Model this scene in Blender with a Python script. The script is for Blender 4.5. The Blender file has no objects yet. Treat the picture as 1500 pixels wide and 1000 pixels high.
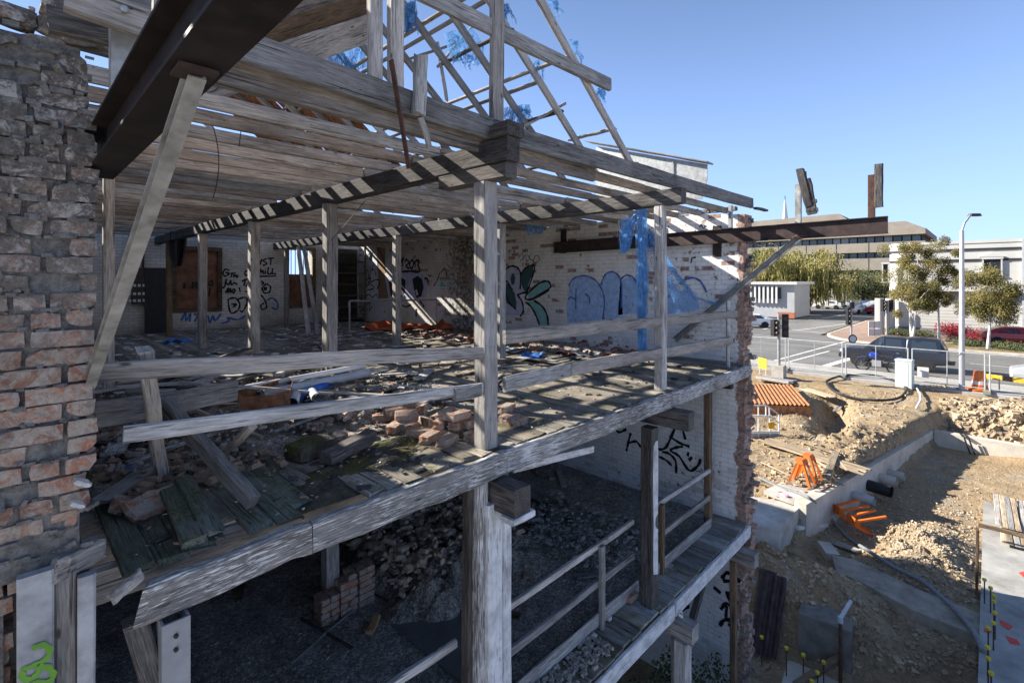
import bpy, math, random
from mathutils import Vector, Matrix, noise as mnoise
R = random.Random(11)
scene = bpy.context.scene
col = scene.collection

# ------------------------------------------------------------------ camera
# axes: X along the ruined front towards the street, Y into the building, Z up; the camera height is z = 0
F, CX, HZ = 720.0, 750.0, 410.0
SA, CA = math.sin(math.radians(44.2)), math.cos(math.radians(44.2))
cam = bpy.data.cameras.new('camera')
camo = bpy.data.objects.new('camera', cam)
col.objects.link(camo)
camo.location = (0, 0, 0)
camo.rotation_euler = (math.radians(90), 0, -math.radians(45.8))
cam.sensor_width = 36
cam.lens = F / 1500 * 36
cam.shift_y = -(500 - HZ) / 1500
cam.clip_start = 0.05
cam.clip_end = 3000
scene.camera = camo

# ------------------------------------------------------------------ light
SUN = Vector((-0.33, 0.80, 0.50)).normalized()
elev = math.asin(SUN.z)
world = bpy.data.worlds.new('World')
scene.world = world
world.use_nodes = True
wn = world.node_tree
bg = wn.nodes['Background']
sky = wn.nodes.new('ShaderNodeTexSky')
sky.sky_type = 'NISHITA'
sky.sun_disc = False
sky.sun_elevation = elev
sky.sun_rotation = math.atan2(SUN.x, SUN.y)
sky.altitude = 50
sky.air_density = 1.0
sky.dust_density = 0.0
sky.ozone_density = 3.0
# soft shoulder on the sky radiance (the photograph's tone mapping keeps the horizon blue), the same in every direction
vm1 = wn.nodes.new('ShaderNodeVectorMath'); vm1.operation = 'MULTIPLY_ADD'; vm1.inputs[1].default_value = (.84, .56, .28); vm1.inputs[2].default_value = (1, 1, 1)
vm2 = wn.nodes.new('ShaderNodeVectorMath'); vm2.operation = 'DIVIDE'
wn.links.new(sky.outputs[0], vm1.inputs[0]); wn.links.new(sky.outputs[0], vm2.inputs[0]); wn.links.new(vm1.outputs[0], vm2.inputs[1]); 
# the clear sky of the photograph deepens with height, alike all round
wtc = wn.nodes.new('ShaderNodeTexCoord'); wsx = wn.nodes.new('ShaderNodeSeparateXYZ'); wmr = wn.nodes.new('ShaderNodeMapRange'); wmr.interpolation_type = 'SMOOTHSTEP'
wmr.inputs['From Min'].default_value = .0; wmr.inputs['From Max'].default_value = .7; wmr.inputs['To Min'].default_value = 1.0; wmr.inputs['To Max'].default_value = .46
wn.links.new(wtc.outputs['Generated'], wsx.inputs[0]); wn.links.new(wsx.outputs[2], wmr.inputs[0])
vm3 = wn.nodes.new('ShaderNodeVectorMath'); vm3.operation = 'SCALE'
wn.links.new(vm2.outputs[0], vm3.inputs[0]); wn.links.new(wmr.outputs[0], vm3.inputs['Scale']); wn.links.new(vm3.outputs[0], bg.inputs[0])
bg.inputs[1].default_value = 0.15
sl = bpy.data.lights.new('sun', 'SUN')
sl.energy = 2.9
sl.angle = math.radians(0.55)
sl.color = (1.0, 0.94, 0.84)
so = bpy.data.objects.new('sun', sl)
col.objects.link(so)
so.rotation_euler = SUN.to_track_quat('Z', 'Y').to_euler()
scene.view_settings.view_transform = 'Standard'
scene.view_settings.look = 'None'
scene.view_settings.gamma = 1
scene.view_settings.exposure = 2.22

# ------------------------------------------------------------------ pixel helpers (a pixel gives a direction only)
def ray(px, py):
    x = (px - CX) / F
    return Vector((SA * x + CA, -CA * x + SA, (HZ - py) / F))
def onh(px, py, h): q = ray(px, py); return q * (h / q.z)
def onv(px, py, v): q = ray(px, py); return q * (v / q.y)
def onu(px, py, u): q = ray(px, py); return q * (u / q.x)

# ------------------------------------------------------------------ object helpers
def tag(o, label=None, cat=None, group=None, kind=None):
    if label: o['label'] = label
    if cat: o['category'] = cat
    if group: o['group'] = group
    if kind: o['kind'] = kind
    return o
def thing(name, label, cat, loc=(0, 0, 0), group=None):
    o = bpy.data.objects.new(name, None)
    o.empty_display_size = 0.1
    o.location = loc
    col.objects.link(o)
    return tag(o, label, cat, group)
def wloc(o):
    v = Vector(o.location)
    while o.parent:
        o = o.parent
        v += Vector(o.location)
    return v
def place(o, parent=None, M=None):
    """link o with world matrix M below a parent that is only translated"""
    col.objects.link(o)
    M = M or Matrix.Identity(4)
    if parent is not None:
        o.parent = parent
        if parent.type == 'EMPTY' or all(abs(a) < 1e-9 for a in parent.rotation_euler):
            o.matrix_basis = Matrix.Translation(-wloc(parent)) @ M
        else:
            pm = parent.matrix_basis
            if parent.parent: pm = Matrix.Translation(wloc(parent.parent)) @ pm
            o.matrix_basis = pm.inverted() @ M
    else:
        o.matrix_basis = M
    return o
def mk(name, vs, fs, mat, parent=None, M=None, smooth=False):
    me = bpy.data.meshes.new(name)
    me.from_pydata([tuple(v) for v in vs], [], fs)
    if mat is not None: me.materials.append(mat)
    if smooth:
        for p in me.polygons: p.use_smooth = True
    me.update()
    o = bpy.data.objects.new(name, me)
    return place(o, parent, M)
def inst(name, me, parent, M):
    return place(bpy.data.objects.new(name, me), parent, M)

class MB:
    """collects shapes into ONE mesh"""
    def __init__(s): s.v = []; s.f = []
    def add(s, vs, fs):
        b = len(s.v); s.v += [tuple(v) for v in vs]
        s.f += [tuple(i + b for i in f) for f in fs]
    def box(s, c, sz, M=None, taper=1.0):
        x, y, z = (k / 2 for k in sz)
        vs = [Vector((a * x * (taper if d > 0 else 1), b * y * (taper if d > 0 else 1), d * z)) for d in (-1, 1) for b in (-1, 1) for a in (-1, 1)]
        if M: vs = [M @ v for v in vs]
        vs = [v + Vector(c) for v in vs]
        s.add(vs, [(0, 2, 3, 1), (4, 5, 7, 6), (0, 1, 5, 4), (2, 6, 7, 3), (0, 4, 6, 2), (1, 3, 7, 5)])
    def bar(s, p0, p1, w, d=None):
        p0, p1 = Vector(p0), Vector(p1); d = d or w
        X = (p1 - p0); L = X.length; X.normalize()
        up = Vector((0, 0, 1)) if abs(X.z) < .95 else Vector((1, 0, 0))
        Y = up.cross(X).normalized(); Z = X.cross(Y)
        vs = [p0 + X * (L * t) + Y * (a * w / 2) + Z * (b * d / 2) for t in (0, 1) for b in (-1, 1) for a in (-1, 1)]
        s.add(vs, [(0, 1, 3, 2), (4, 6, 7, 5), (0, 4, 5, 1), (2, 3, 7, 6), (0, 2, 6, 4), (1, 5, 7, 3)])
    def tube(s, pts, r, n=8, cap=True):
        pts = [Vector(p) for p in pts]; rs = r if isinstance(r, (list, tuple)) else [r] * len(pts)
        b = len(s.v); prev = None
        for i, p in enumerate(pts):
            d = (pts[min(i + 1, len(pts) - 1)] - pts[max(i - 1, 0)]).normalized()
            if prev is None:
                a = Vector((0, 0, 1)) if abs(d.z) < .9 else Vector((1, 0, 0))
                Y = d.cross(a).normalized()
            else:
                Y = (prev - d * prev.dot(d)).normalized()
            prev = Y; Z = d.cross(Y)
            for k in range(n):
                t = 2 * math.pi * k / n
                s.v.append(tuple(p + (Y * math.cos(t) + Z * math.sin(t)) * rs[i]))
        for i in range(len(pts) - 1):
            for k in range(n):
                k2 = (k + 1) % n
                s.f.append((b + i * n + k, b + i * n + k2, b + (i + 1) * n + k2, b + (i + 1) * n + k))
        if cap:
            s.f.append(tuple(b + k for k in range(n))[::-1])
            e = b + (len(pts) - 1) * n
            s.f.append(tuple(e + k for k in range(n)))
    def lathe(s, c, prof, n=16, M=None):
        b = len(s.v); c = Vector(c)
        for (r, z) in prof:
            for k in range(n):
                t = 2 * math.pi * k / n
                v = Vector((r * math.cos(t), r * math.sin(t), z))
                if M: v = M @ v
                s.v.append(tuple(v + c))
        for i in range(len(prof) - 1):
            for k in range(n):
                k2 = (k + 1) % n
                s.f.append((b + i * n + k, b + i * n + k2, b + (i + 1) * n + k2, b + (i + 1) * n + k))
        s.f.append(tuple(b + k for k in range(n))[::-1])
        e = b + (len(prof) - 1) * n
        s.f.append(tuple(e + k for k in range(n)))
    def prism(s, poly, off):
        n = len(poly); off = Vector(off)
        vs = [Vector(p) for p in poly] + [Vector(p) + off for p in poly]
        s.add(vs, [tuple(range(n))[::-1], tuple(range(n, 2 * n))] + [(i, (i + 1) % n, n + (i + 1) % n, n + i) for i in range(n)])
    def build(s, name, mat, parent=None, M=None, smooth=False):
        return mk(name, s.v, s.f, mat, parent, M, smooth)

def frame(p0, p1, up=None):
    p0, p1 = Vector(p0), Vector(p1)
    X = (p1 - p0).normalized()
    up = Vector(up) if up is not None else (Vector((0, 0, 1)) if abs(X.z) < .9 else Vector((0, 1, 0)))
    Y = up.cross(X).normalized(); Z = X.cross(Y)
    M = Matrix((X, Y, Z)).transposed().to_4x4()
    M.translation = p0
    return M, (p1 - p0).length
def beam(name, p0, p1, w, d, mat, parent=None, up=None, jit=.005, rag=(0, 0), seg=None, ch=.009, bow=.008):
    """a sawn timber from p0 to p1, w wide, d deep, with worn edges; rag = splintered ends"""
    M, L = frame(p0, p1, up)
    n = seg or max(2, min(10, int(L / .45)))
    ch = min(ch, w * .3, d * .3)
    sec = [(-w/2+ch, -d/2), (w/2-ch, -d/2), (w/2, -d/2+ch), (w/2, d/2-ch), (w/2-ch, d/2), (-w/2+ch, d/2), (-w/2, d/2-ch), (-w/2, -d/2+ch)]
    vs = []; fs = []
    bz = R.uniform(-1, 1) * bow; by = R.uniform(-1, 1) * bow * .6
    for i in range(n + 1):
        t = i / n; k = math.sin(math.pi * t)
        oy, oz = R.uniform(-jit, jit) + by * k, R.uniform(-jit, jit) + bz * k
        for (y, z) in sec:
            x = L * t
            if i == 0 and rag[0]: x += R.uniform(0, rag[0])
            if i == n and rag[1]: x -= R.uniform(0, rag[1])
            vs.append((x, y + oy + R.uniform(-jit, jit) * .6, z + oz + R.uniform(-jit, jit) * .6))
    for i in range(n):
        for k in range(8):
            k2 = (k + 1) % 8
            fs.append((i*8+k, i*8+k2, (i+1)*8+k2, (i+1)*8+k))
    fs.append(tuple(range(8))[::-1]); fs.append(tuple(n*8+k for k in range(8)))
    return mk(name, vs, fs, mat, parent, M)

# ------------------------------------------------------------------ material helpers
class NT:
    def __init__(s, name, rough=.8, metal=0.0, spec=.3):
        s.m = bpy.data.materials.new(name); s.m.use_nodes = True
        s.t = s.m.node_tree; s.b = s.t.nodes['Principled BSDF']
        s.b.inputs['Roughness'].default_value = rough
        s.b.inputs['Metallic'].default_value = metal
        s.b.inputs['Specular IOR Level'].default_value = spec
        s.tc = None
    def n(s, t, **kw):
        x = s.t.nodes.new(t)
        for k, v in kw.items(): setattr(x, k, v)
        return x
    def l(s, a, b): s.t.links.new(a, b)
    def put(s, sock, v):
        if isinstance(v, bpy.types.NodeSocket): s.l(v, sock)
        elif isinstance(v, (tuple, list)) and len(v) == 3 and sock.type == 'RGBA': sock.default_value = (*v, 1)
        else: sock.default_value = v
    def coord(s, kind='Object', scale=(1, 1, 1), rand=0.0, rot=(0, 0, 0)):
        if s.tc is None: s.tc = s.n('ShaderNodeTexCoord')
        mp = s.n('ShaderNodeMapping')
        s.l(s.tc.outputs[kind], mp.inputs[0])
        mp.inputs['Scale'].default_value = scale
        mp.inputs['Rotation'].default_value = rot
        if rand:
            oi = s.n('ShaderNodeObjectInfo')
            m = s.n('ShaderNodeMath', operation='MULTIPLY'); m.inputs[1].default_value = rand
            s.l(oi.outputs['Random'], m.inputs[0]); s.l(m.outputs[0], mp.inputs['Location'])
        return mp.outputs[0]
    def wpos(s, scale=(1, 1, 1)):
        g = s.n('ShaderNodeNewGeometry'); mp = s.n('ShaderNodeMapping')
        s.l(g.outputs['Position'], mp.inputs[0]); mp.inputs['Scale'].default_value = scale
        return mp.outputs[0]
    def rnd(s): return s.n('ShaderNodeObjectInfo').outputs['Random']
    def noise(s, vec, scale, detail=4, rough=.6, dist=0.0, outp=0):
        x = s.n('ShaderNodeTexNoise')
        s.l(vec, x.inputs['Vector'])
        x.inputs['Scale'].default_value = scale; x.inputs['Detail'].default_value = detail
        x.inputs['Roughness'].default_value = rough; x.inputs['Distortion'].default_value = dist
        return x.outputs[outp]
    def vor(s, vec, scale, feat='F1', outp='Distance'):
        x = s.n('ShaderNodeTexVoronoi', feature=feat); s.l(vec, x.inputs['Vector']); x.inputs['Scale'].default_value = scale
        return x.outputs[outp]
    def ramp(s, fac, stops, interp='LINEAR'):
        x = s.n('ShaderNodeValToRGB'); e = x.color_ramp; e.interpolation = interp
        while len(e.elements) < len(stops): e.elements.new(.5)
        for el, (p, c) in zip(e.elements, stops):
            el.position = p; el.color = (c, c, c, 1) if isinstance(c, (int, float)) else (*c, 1)
        s.put(x.inputs[0], fac)
        return x.outputs[0]
    def mix(s, fac, a, b, bt='MIX'):
        x = s.n('ShaderNodeMix', data_type='RGBA', blend_type=bt)
        s.put(x.inputs[0], fac); s.put(x.inputs[6], a); s.put(x.inputs[7], b)
        return x.outputs[2]
    def math(s, op, a, b=0.0):
        x = s.n('ShaderNodeMath', operation=op); s.put(x.inputs[0], a); s.put(x.inputs[1], b)
        return x.outputs[0]
    def sep(s, vec):
        x = s.n('ShaderNodeSeparateXYZ'); s.l(vec, x.inputs[0]); return x.outputs
    def bump(s, h, strength=.5, dist=.01, nrm=None):
        x = s.n('ShaderNodeBump'); x.inputs['Strength'].default_value = strength; x.inputs['Distance'].default_value = dist
        s.l(h, x.inputs['Height'])
        if nrm is not None: s.l(nrm, x.inputs['Normal'])
        s.l(x.outputs[0], s.b.inputs['Normal'])
        return x.outputs[0]
    def color(s, c): s.put(s.b.inputs['Base Color'], c)
    def rough(s, c): s.put(s.b.inputs['Roughness'], c)

def wood(name, dark, mid, light, stain=(.1, .085, .07), stain_amt=.5, rand_lo=.6, rand_hi=1.25, paint=None, paint_lo=.45, paint_hi=.55, moss=0.0, bumpd=.006):
    N = NT(name, .85, 0, .2)
    v = N.coord('Object', (1, 1, 1), 37.0)
    vg = N.coord('Object', (2.6, 42, 42), 37.0)
    g = N.noise(vg, 2.6, 7, .68, .12)
    big = N.noise(v, 2.2, 4, .6)
    c = N.ramp(g, [(.28, dark), (.48, mid), (.72, light)])
    c = N.mix(N.math('MULTIPLY', N.ramp(big, [(.42, 0.0), (.68, 1.0)]), stain_amt), c, stain)
    vc = N.coord('Object', (.9, 42, 42), 61.0)
    cr = N.ramp(N.noise(vc, 1.6, 4, .55, .1), [(.345, 0.0), (.4, 1.0)])
    c = N.mix(cr, N.mix(.7, c, (.015, .013, .012)), c)
    vs_ = N.coord('Object', (.7, 5.5, 5.5), 91.0)
    c = N.mix(1.0, c, N.ramp(N.noise(vs_, 1.3, 6, .72, .2), [(.34, .5), (.5, .95), (.7, 1.18)]), 'MULTIPLY')
    kn = N.vor(N.coord('Object', (1.1, 3.2, 3.2), 71.0), 2.2)
    c = N.mix(N.ramp(kn, [(.045, .8), (.085, 0.0)]), c, (.03, .025, .02))
    nl = N.vor(N.coord('Object', (4, 9, 9), 11.0), 2.0)
    c = N.mix(N.ramp(nl, [(.055, .85), (.075, 0.0)]), c, (.02, .014, .01))
    rr = N.math('ADD', N.math('MULTIPLY', N.rnd(), rand_hi - rand_lo), rand_lo)
    c = N.mix(1.0, c, rr, 'MULTIPLY')
    hue = N.math('FRACT', N.math('MULTIPLY', N.rnd(), 17.3))
    c = N.mix(N.math('MULTIPLY', hue, .42), c, N.mix(1.0, c, (1.12, .94, .76), 'MULTIPLY'))
    h = N.math('ADD', N.math('MULTIPLY', g, .6), N.math('MULTIPLY', cr, .7))
    if paint:
        vp = N.coord('Object', (7, 130, 130), 23.0)
        pn = N.noise(vp, 1.0, 6, .62, .25)
        pn2 = N.noise(v, 1.7, 5, .6)
        pm = N.ramp(N.math('ADD', N.math('MULTIPLY', pn, .72), N.math('MULTIPLY', pn2, .28)), [(paint_lo, 0.0), (paint_hi, 1.0)])
        dirt = N.ramp(N.noise(v, 5, 6, .7), [(.35, .62), (.6, 1.0)])
        c = N.mix(pm, c, N.mix(1.0, paint, dirt, 'MULTIPLY'))
        h = N.math('ADD', h, N.math('MULTIPLY', pm, .9))
    if moss:
        mv = N.wpos()
        mm = N.ramp(N.math('ADD', N.math('MULTIPLY', N.noise(mv, 3.1, 4, .6), .6), N.math('MULTIPLY', N.noise(mv, 28, 5, .7), .4)), [(.62 - moss * .2, 0.0), (.72 - moss * .2, 1.0)])
        nz = N.n('ShaderNodeNewGeometry')
        up = N.ramp(N.sep(nz.outputs['Normal'])[2], [(.55, 0.0), (.8, 1.0)])
        mc = N.ramp(N.noise(mv, 40, 3, .6), [(.35, (.035, .045, .014)), (.65, (.12, .13, .035))])
        c = N.mix(N.math('MULTIPLY', N.math('MULTIPLY', mm, up), .85), c, mc)
    N.color(c)
    N.bump(h, .7, bumpd)
    return N.m
W_GREY = wood('weathered_grey_timber', (.13, .12, .11), (.32, .312, .3), (.52, .51, .49), stain=(.14, .13, .118))
W_JOIST = wood('grey_brown_joist_timber', (.12, .1, .082), (.33, .29, .25), (.54, .49, .43), stain=(.18, .135, .1), stain_amt=.55)
W_LIGHT = wood('pale_weathered_timber', (.19, .175, .155), (.42, .41, .395), (.6, .59, .57), stain=(.2, .185, .17), stain_amt=.35)
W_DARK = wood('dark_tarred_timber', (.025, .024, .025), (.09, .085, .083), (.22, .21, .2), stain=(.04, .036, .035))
W_BROWN = wood('brown_timber', (.06, .042, .028), (.17, .12, .078), (.31, .23, .155), stain=(.08, .05, .03))
W_PAINT = wood('flaking_white_painted_timber', (.1, .096, .094), (.27, .26, .25), (.42, .4, .38), paint=(.64, .63, .6), paint_lo=.475, paint_hi=.53, rand_lo=.9, rand_hi=1.05, bumpd=.01)
W_PAINT2 = wood('mostly_white_painted_timber', (.1, .094, .09), (.26, .25, .24), (.4, .385, .365), paint=(.7, .7, .69), paint_lo=.38, paint_hi=.44, rand_lo=.9, rand_hi=1.05, bumpd=.01)
W_DECK = wood('mossy_deck_timber', (.09, .083, .072), (.275, .255, .222), (.45, .425, .375), stain=(.15, .13, .092), stain_amt=.7, moss=.42)
W_DECKG = wood('green_painted_deck_timber', (.05, .055, .045), (.165, .18, .15), (.29, .315, .265), stain=(.08, .09, .055), stain_amt=.6, moss=.6)
W_NEW = wood('fresh_sawn_timber', (.3, .2, .11), (.45, .31, .17), (.58, .43, .26), stain_amt=.15)
W_FORM = wood('pale_formwork_timber', (.28, .22, .15), (.46, .37, .26), (.6, .5, .37), stain_amt=.25)

def brick_mat(name, whitewash=0.0):
    N = NT(name, .92, 0, .2)
    v = N.coord('Object', (1, 1, 1), 53.0)
    w = N.wpos()
    r1 = N.rnd()
    base = N.ramp(r1, [(0, (.19, .075, .047)), (.25, (.31, .125, .074)), (.5, (.38, .165, .098)), (.7, (.26, .13, .085)), (.88, (.42, .22, .135)), (1, (.21, .115, .08))])
    n1 = N.noise(v, 24, 6, .75)
    c = N.mix(1.0, base, N.ramp(n1, [(.3, .55), (.7, 1.35)]), 'MULTIPLY')
    lime = N.ramp(N.noise(v, 11, 8, .82, .8), [(.42, 0.0), (.54, 1.0)])
    c = N.mix(N.math('MULTIPLY', lime, .85), c, N.ramp(N.noise(v, 60, 4, .7), [(.3, (.27, .245, .205)), (.7, (.45, .41, .345))]))
    # lichen and soot crust, heavier on the exposed top of the pier
    z = N.sep(w)[2]
    hi = N.ramp(N.math('ADD', N.math('ADD', N.math('MULTIPLY', z, .42), .45), N.math('MULTIPLY', N.math('SUBTRACT', N.noise(w, 2.5, 4, .6), .5), .5)), [(.25, 0.0), (.6, 1.0)])
    g1 = N.ramp(N.math('ADD', N.noise(w, 7, 8, .8, .6), N.math('MULTIPLY', hi, .13)), [(.5, 0.0), (.6, 1.0)])
    g2 = N.ramp(N.noise(w, 13, 7, .8, .5), [(.52, 0.0), (.6, 1.0)])
    amt = N.math('ADD', N.math('MULTIPLY', hi, .5), .36)
    c = N.mix(N.math('MULTIPLY', hi, .5), c, N.ramp(N.noise(w, 30, 6, .75), [(.35, (.2, .18, .155)), (.65, (.36, .335, .3))]))
    c = N.mix(N.math('MULTIPLY', g1, amt), c, N.ramp(N.noise(w, 50, 5, .75), [(.35, (.035, .033, .03)), (.7, (.15, .14, .125))]))
    c = N.mix(N.math('MULTIPLY', N.math('MULTIPLY', g2, hi), .7), c, (.46, .44, .4))
    N.color(c)
    N.bump(N.math('ADD', N.noise(v, 55, 6, .75), N.math('MULTIPLY', N.noise(v, 14, 4, .6), .9)), .8, .008)
    return N.m
BRICK = brick_mat('old_red_brick')
def simple(name, colr, rough=.7, metal=0.0, var=.25, scale=6, bump=0.0, bdist=.005, spec=.3, obj=True, hue=None):
    N = NT(name, rough, metal, spec)
    v = N.coord('Object', (1, 1, 1), 19.0 if obj else 0.0)
    n1 = N.noise(v, scale, 6, .65)
    lo = tuple(k * (1 - var) for k in colr); hi = tuple(min(1, k * (1 + var)) for k in (hue or colr))
    N.color(N.ramp(n1, [(.3, lo), (.7, hi)]))
    if bump: N.bump(N.noise(v, scale * 4, 5, .7), bump, bdist)
    return N.m
MORTAR = simple('crumbling_lime_mortar', (.21, .2, .185), .95, 0, .6, 22, 1.0, .02)
def rubble_mat(name, dk, md, lt, pale=.2):
    N = NT(name, .95, 0, .12); w = N.wpos()
    x = N.n('ShaderNodeTexVoronoi'); N.l(w, x.inputs['Vector']); x.inputs['Scale'].default_value = 34
    x2 = N.n('ShaderNodeTexVoronoi'); N.l(w, x2.inputs['Vector']); x2.inputs['Scale'].default_value = 95
    cell = N.sep(x.outputs['Color'])[0]; cell2 = N.sep(x2.outputs['Color'])[1]
    c = N.ramp(N.noise(w, 2.6, 6, .7), [(.3, dk), (.55, md), (.75, lt)])
    c = N.mix(1.0, c, N.ramp(cell, [(0, .65), (.7, 1.15), (1, 1.7)]), 'MULTIPLY')
    c = N.mix(1.0, c, N.ramp(cell2, [(0, .7), (1, 1.45)]), 'MULTIPLY')
    c = N.mix(N.math('MULTIPLY', N.ramp(cell2, [(.93, 0.0), (.94, 1.0)]), pale), c, (.6, .57, .52))
    N.color(c)
    N.bump(N.math('SUBTRACT', N.math('MULTIPLY', N.noise(w, 22, 6, .75), 1.2), N.math('ADD', x.outputs['Distance'], N.math('MULTIPLY', x2.outputs['Distance'], .5))), 1.0, .03)
    return N.m
DIRTY = rubble_mat('dark_rubble_dust', (.16, .142, .116), (.33, .295, .25), (.48, .44, .38), .6)
LIMEBIT = simple('pale_plaster_bits', (.5, .48, .45), .9, 0, .3, 8)
STEEL_D = simple('dark_painted_steel', (.03, .026, .026), .5, .1, .35, 9, .25, .002, hue=(.06, .04, .034))
RUST = simple('rusty_steel', (.13, .058, .032), .8, .2, .5, 14, .4, .003, hue=(.24, .11, .055))
RUSTD = simple('dark_rusty_steel', (.07, .042, .033), .75, .2, .45, 14, .4, .003, hue=(.1, .05, .034))
GALV = simple('galvanised_steel', (.33, .34, .34), .5, .55, .3, 11, .15, .002)
GALV_O = simple('stained_galvanised_steel', (.24, .24, .22), .6, .3, .35, 7, .15, .002, hue=(.36, .36, .345))
WHITEP = simple('dull_white_paint', (.6, .6, .59), .6, 0, .15, 5)
BLACKP = simple('black_plastic', (.02, .02, .021), .5, 0, .3, 8)
GREYP = simple('grey_plastic_pipe', (.42, .43, .44), .45, 0, .2, 6)
CHAR = simple('charcoal_mortar_shadow', (.04, .037, .034), .95, 0, .3, 9)
def cloth_mat(name, colr, alpha=.85, tr=.35, cut=(.44, .62)):
    N = NT(name, .7, 0, .2)
    v = N.coord('Object')
    c = N.ramp(N.noise(v, 9, 6, .7), [(.3, tuple(k * .55 for k in colr)), (.7, colr)])
    N.color(c)
    t = N.n('ShaderNodeBsdfTranslucent'); N.l(c, t.inputs[0])
    ms = N.n('ShaderNodeMixShader'); ms.inputs[0].default_value = tr
    out = N.t.nodes['Material Output']
    N.l(N.b.outputs[0], ms.inputs[1]); N.l(t.outputs[0], ms.inputs[2])
    tp = N.n('ShaderNodeBsdfTransparent')
    weave = N.ramp(N.noise(N.coord('Object', (22, 22, 2.5)), 3.0, 5, .75), [(cut[0], 0.0), (cut[1], 1.0)])
    m2 = N.n('ShaderNodeMixShader'); N.l(weave, m2.inputs[0])
    inv = N.math('SUBTRACT', 1.0, N.math('MULTIPLY', N.math('SUBTRACT', 1.0, weave), .0))
    N.l(ms.outputs[0], m2.inputs[1]); N.l(tp.outputs[0], m2.inputs[2])
    N.l(m2.outputs[0], out.inputs[0])
    return N.m
TARP = cloth_mat('frayed_blue_mesh_tarp', (.15, .38, .74), 1.02)
SOLIDTARP = simple('blue_tarp_scrap', (.03, .13, .42), .6, 0, .5, 8)
# ================================================================== levels
DECK, LOW, STREET, PIT, FLOOR0 = -1.46, -4.25, -5.0, -6.8, -7.7
VF, UW, VB = 3.05, 9.0, 16.6        # plane of the ruined front, inner face of the white wall, back wall

# ------------------------------------------------------------------ ground materials
def ground_mat():
    N = NT('excavated_clay_soil', .95, 0, .15)
    w = N.wpos()
    big = N.noise(w, .35, 5, .6); mid = N.noise(w, 2.2, 6, .65); fine = N.noise(w, 16, 6, .75)
    c = N.ramp(mid, [(.3, (.23, .165, .098)), (.5, (.36, .272, .168)), (.7, (.47, .372, .245))])
    c = N.mix(N.ramp(big, [(.4, 0.0), (.62, .8)]), c, (.36, .25, .14))
    c = N.mix(N.ramp(N.noise(w, .9, 4, .6, .8), [(.55, 0.0), (.66, .5)]), c, (.33, .3, .26))
    c = N.mix(1.0, c, N.ramp(fine, [(.3, .55), (.7, 1.25)]), 'MULTIPLY')
    N.color(c)
    N.bump(N.math('ADD', fine, N.math('MULTIPLY', N.noise(w, 5, 5, .7), 1.5)), .9, .05)
    return N.m
SOIL = ground_mat()
def asphalt_mat():
    N = NT('worn_asphalt', .88, 0, .25)
    w = N.wpos()
    c = N.ramp(N.noise(w, .25, 5, .6, .5), [(.35, (.14, .138, .132)), (.65, (.215, .21, .2))])
    c = N.mix(1.0, c, N.ramp(N.noise(w, 30, 4, .7), [(.3, .75), (.7, 1.2)]), 'MULTIPLY')
    tr = N.ramp(N.noise(N.wpos((1.6, .05, 1)), 1.2, 3, .5), [(.45, 1.0), (.6, .82)])
    c = N.mix(1.0, c, tr, 'MULTIPLY')
    N.color(c); N.bump(N.noise(w, 60, 3, .6), .3, .01)
    return N.m
ASPH = asphalt_mat()
CONC = simple('site_concrete', (.4, .36, .3), .9, 0, .3, 1.8, .5, .01, obj=False, hue=(.42, .4, .36))
CONC2 = simple('pale_new_concrete', (.46, .42, .355), .9, 0, .25, 1.4, .4, .008, obj=False)
PAVE = simple('footpath_concrete', (.36, .34, .31), .9, 0, .2, 1.0, .2, .01, obj=False)
PAVER = simple('red_brown_paving', (.27, .19, .15), .9, 0, .25, 1.5, .2, .01, obj=False)
GRASS = simple('dry_lawn', (.1, .105, .04), .95, 0, .5, 2.5, .8, .03, obj=False, hue=(.2, .18, .08))
ROADW = simple('worn_road_paint', (.62, .61, .58), .8, 0, .25, 4, obj=False)
DARKEARTH = simple('dark_cellar_earth', (.05, .046, .042), .95, 0, .5, 3, .9, .03, obj=False)

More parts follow.
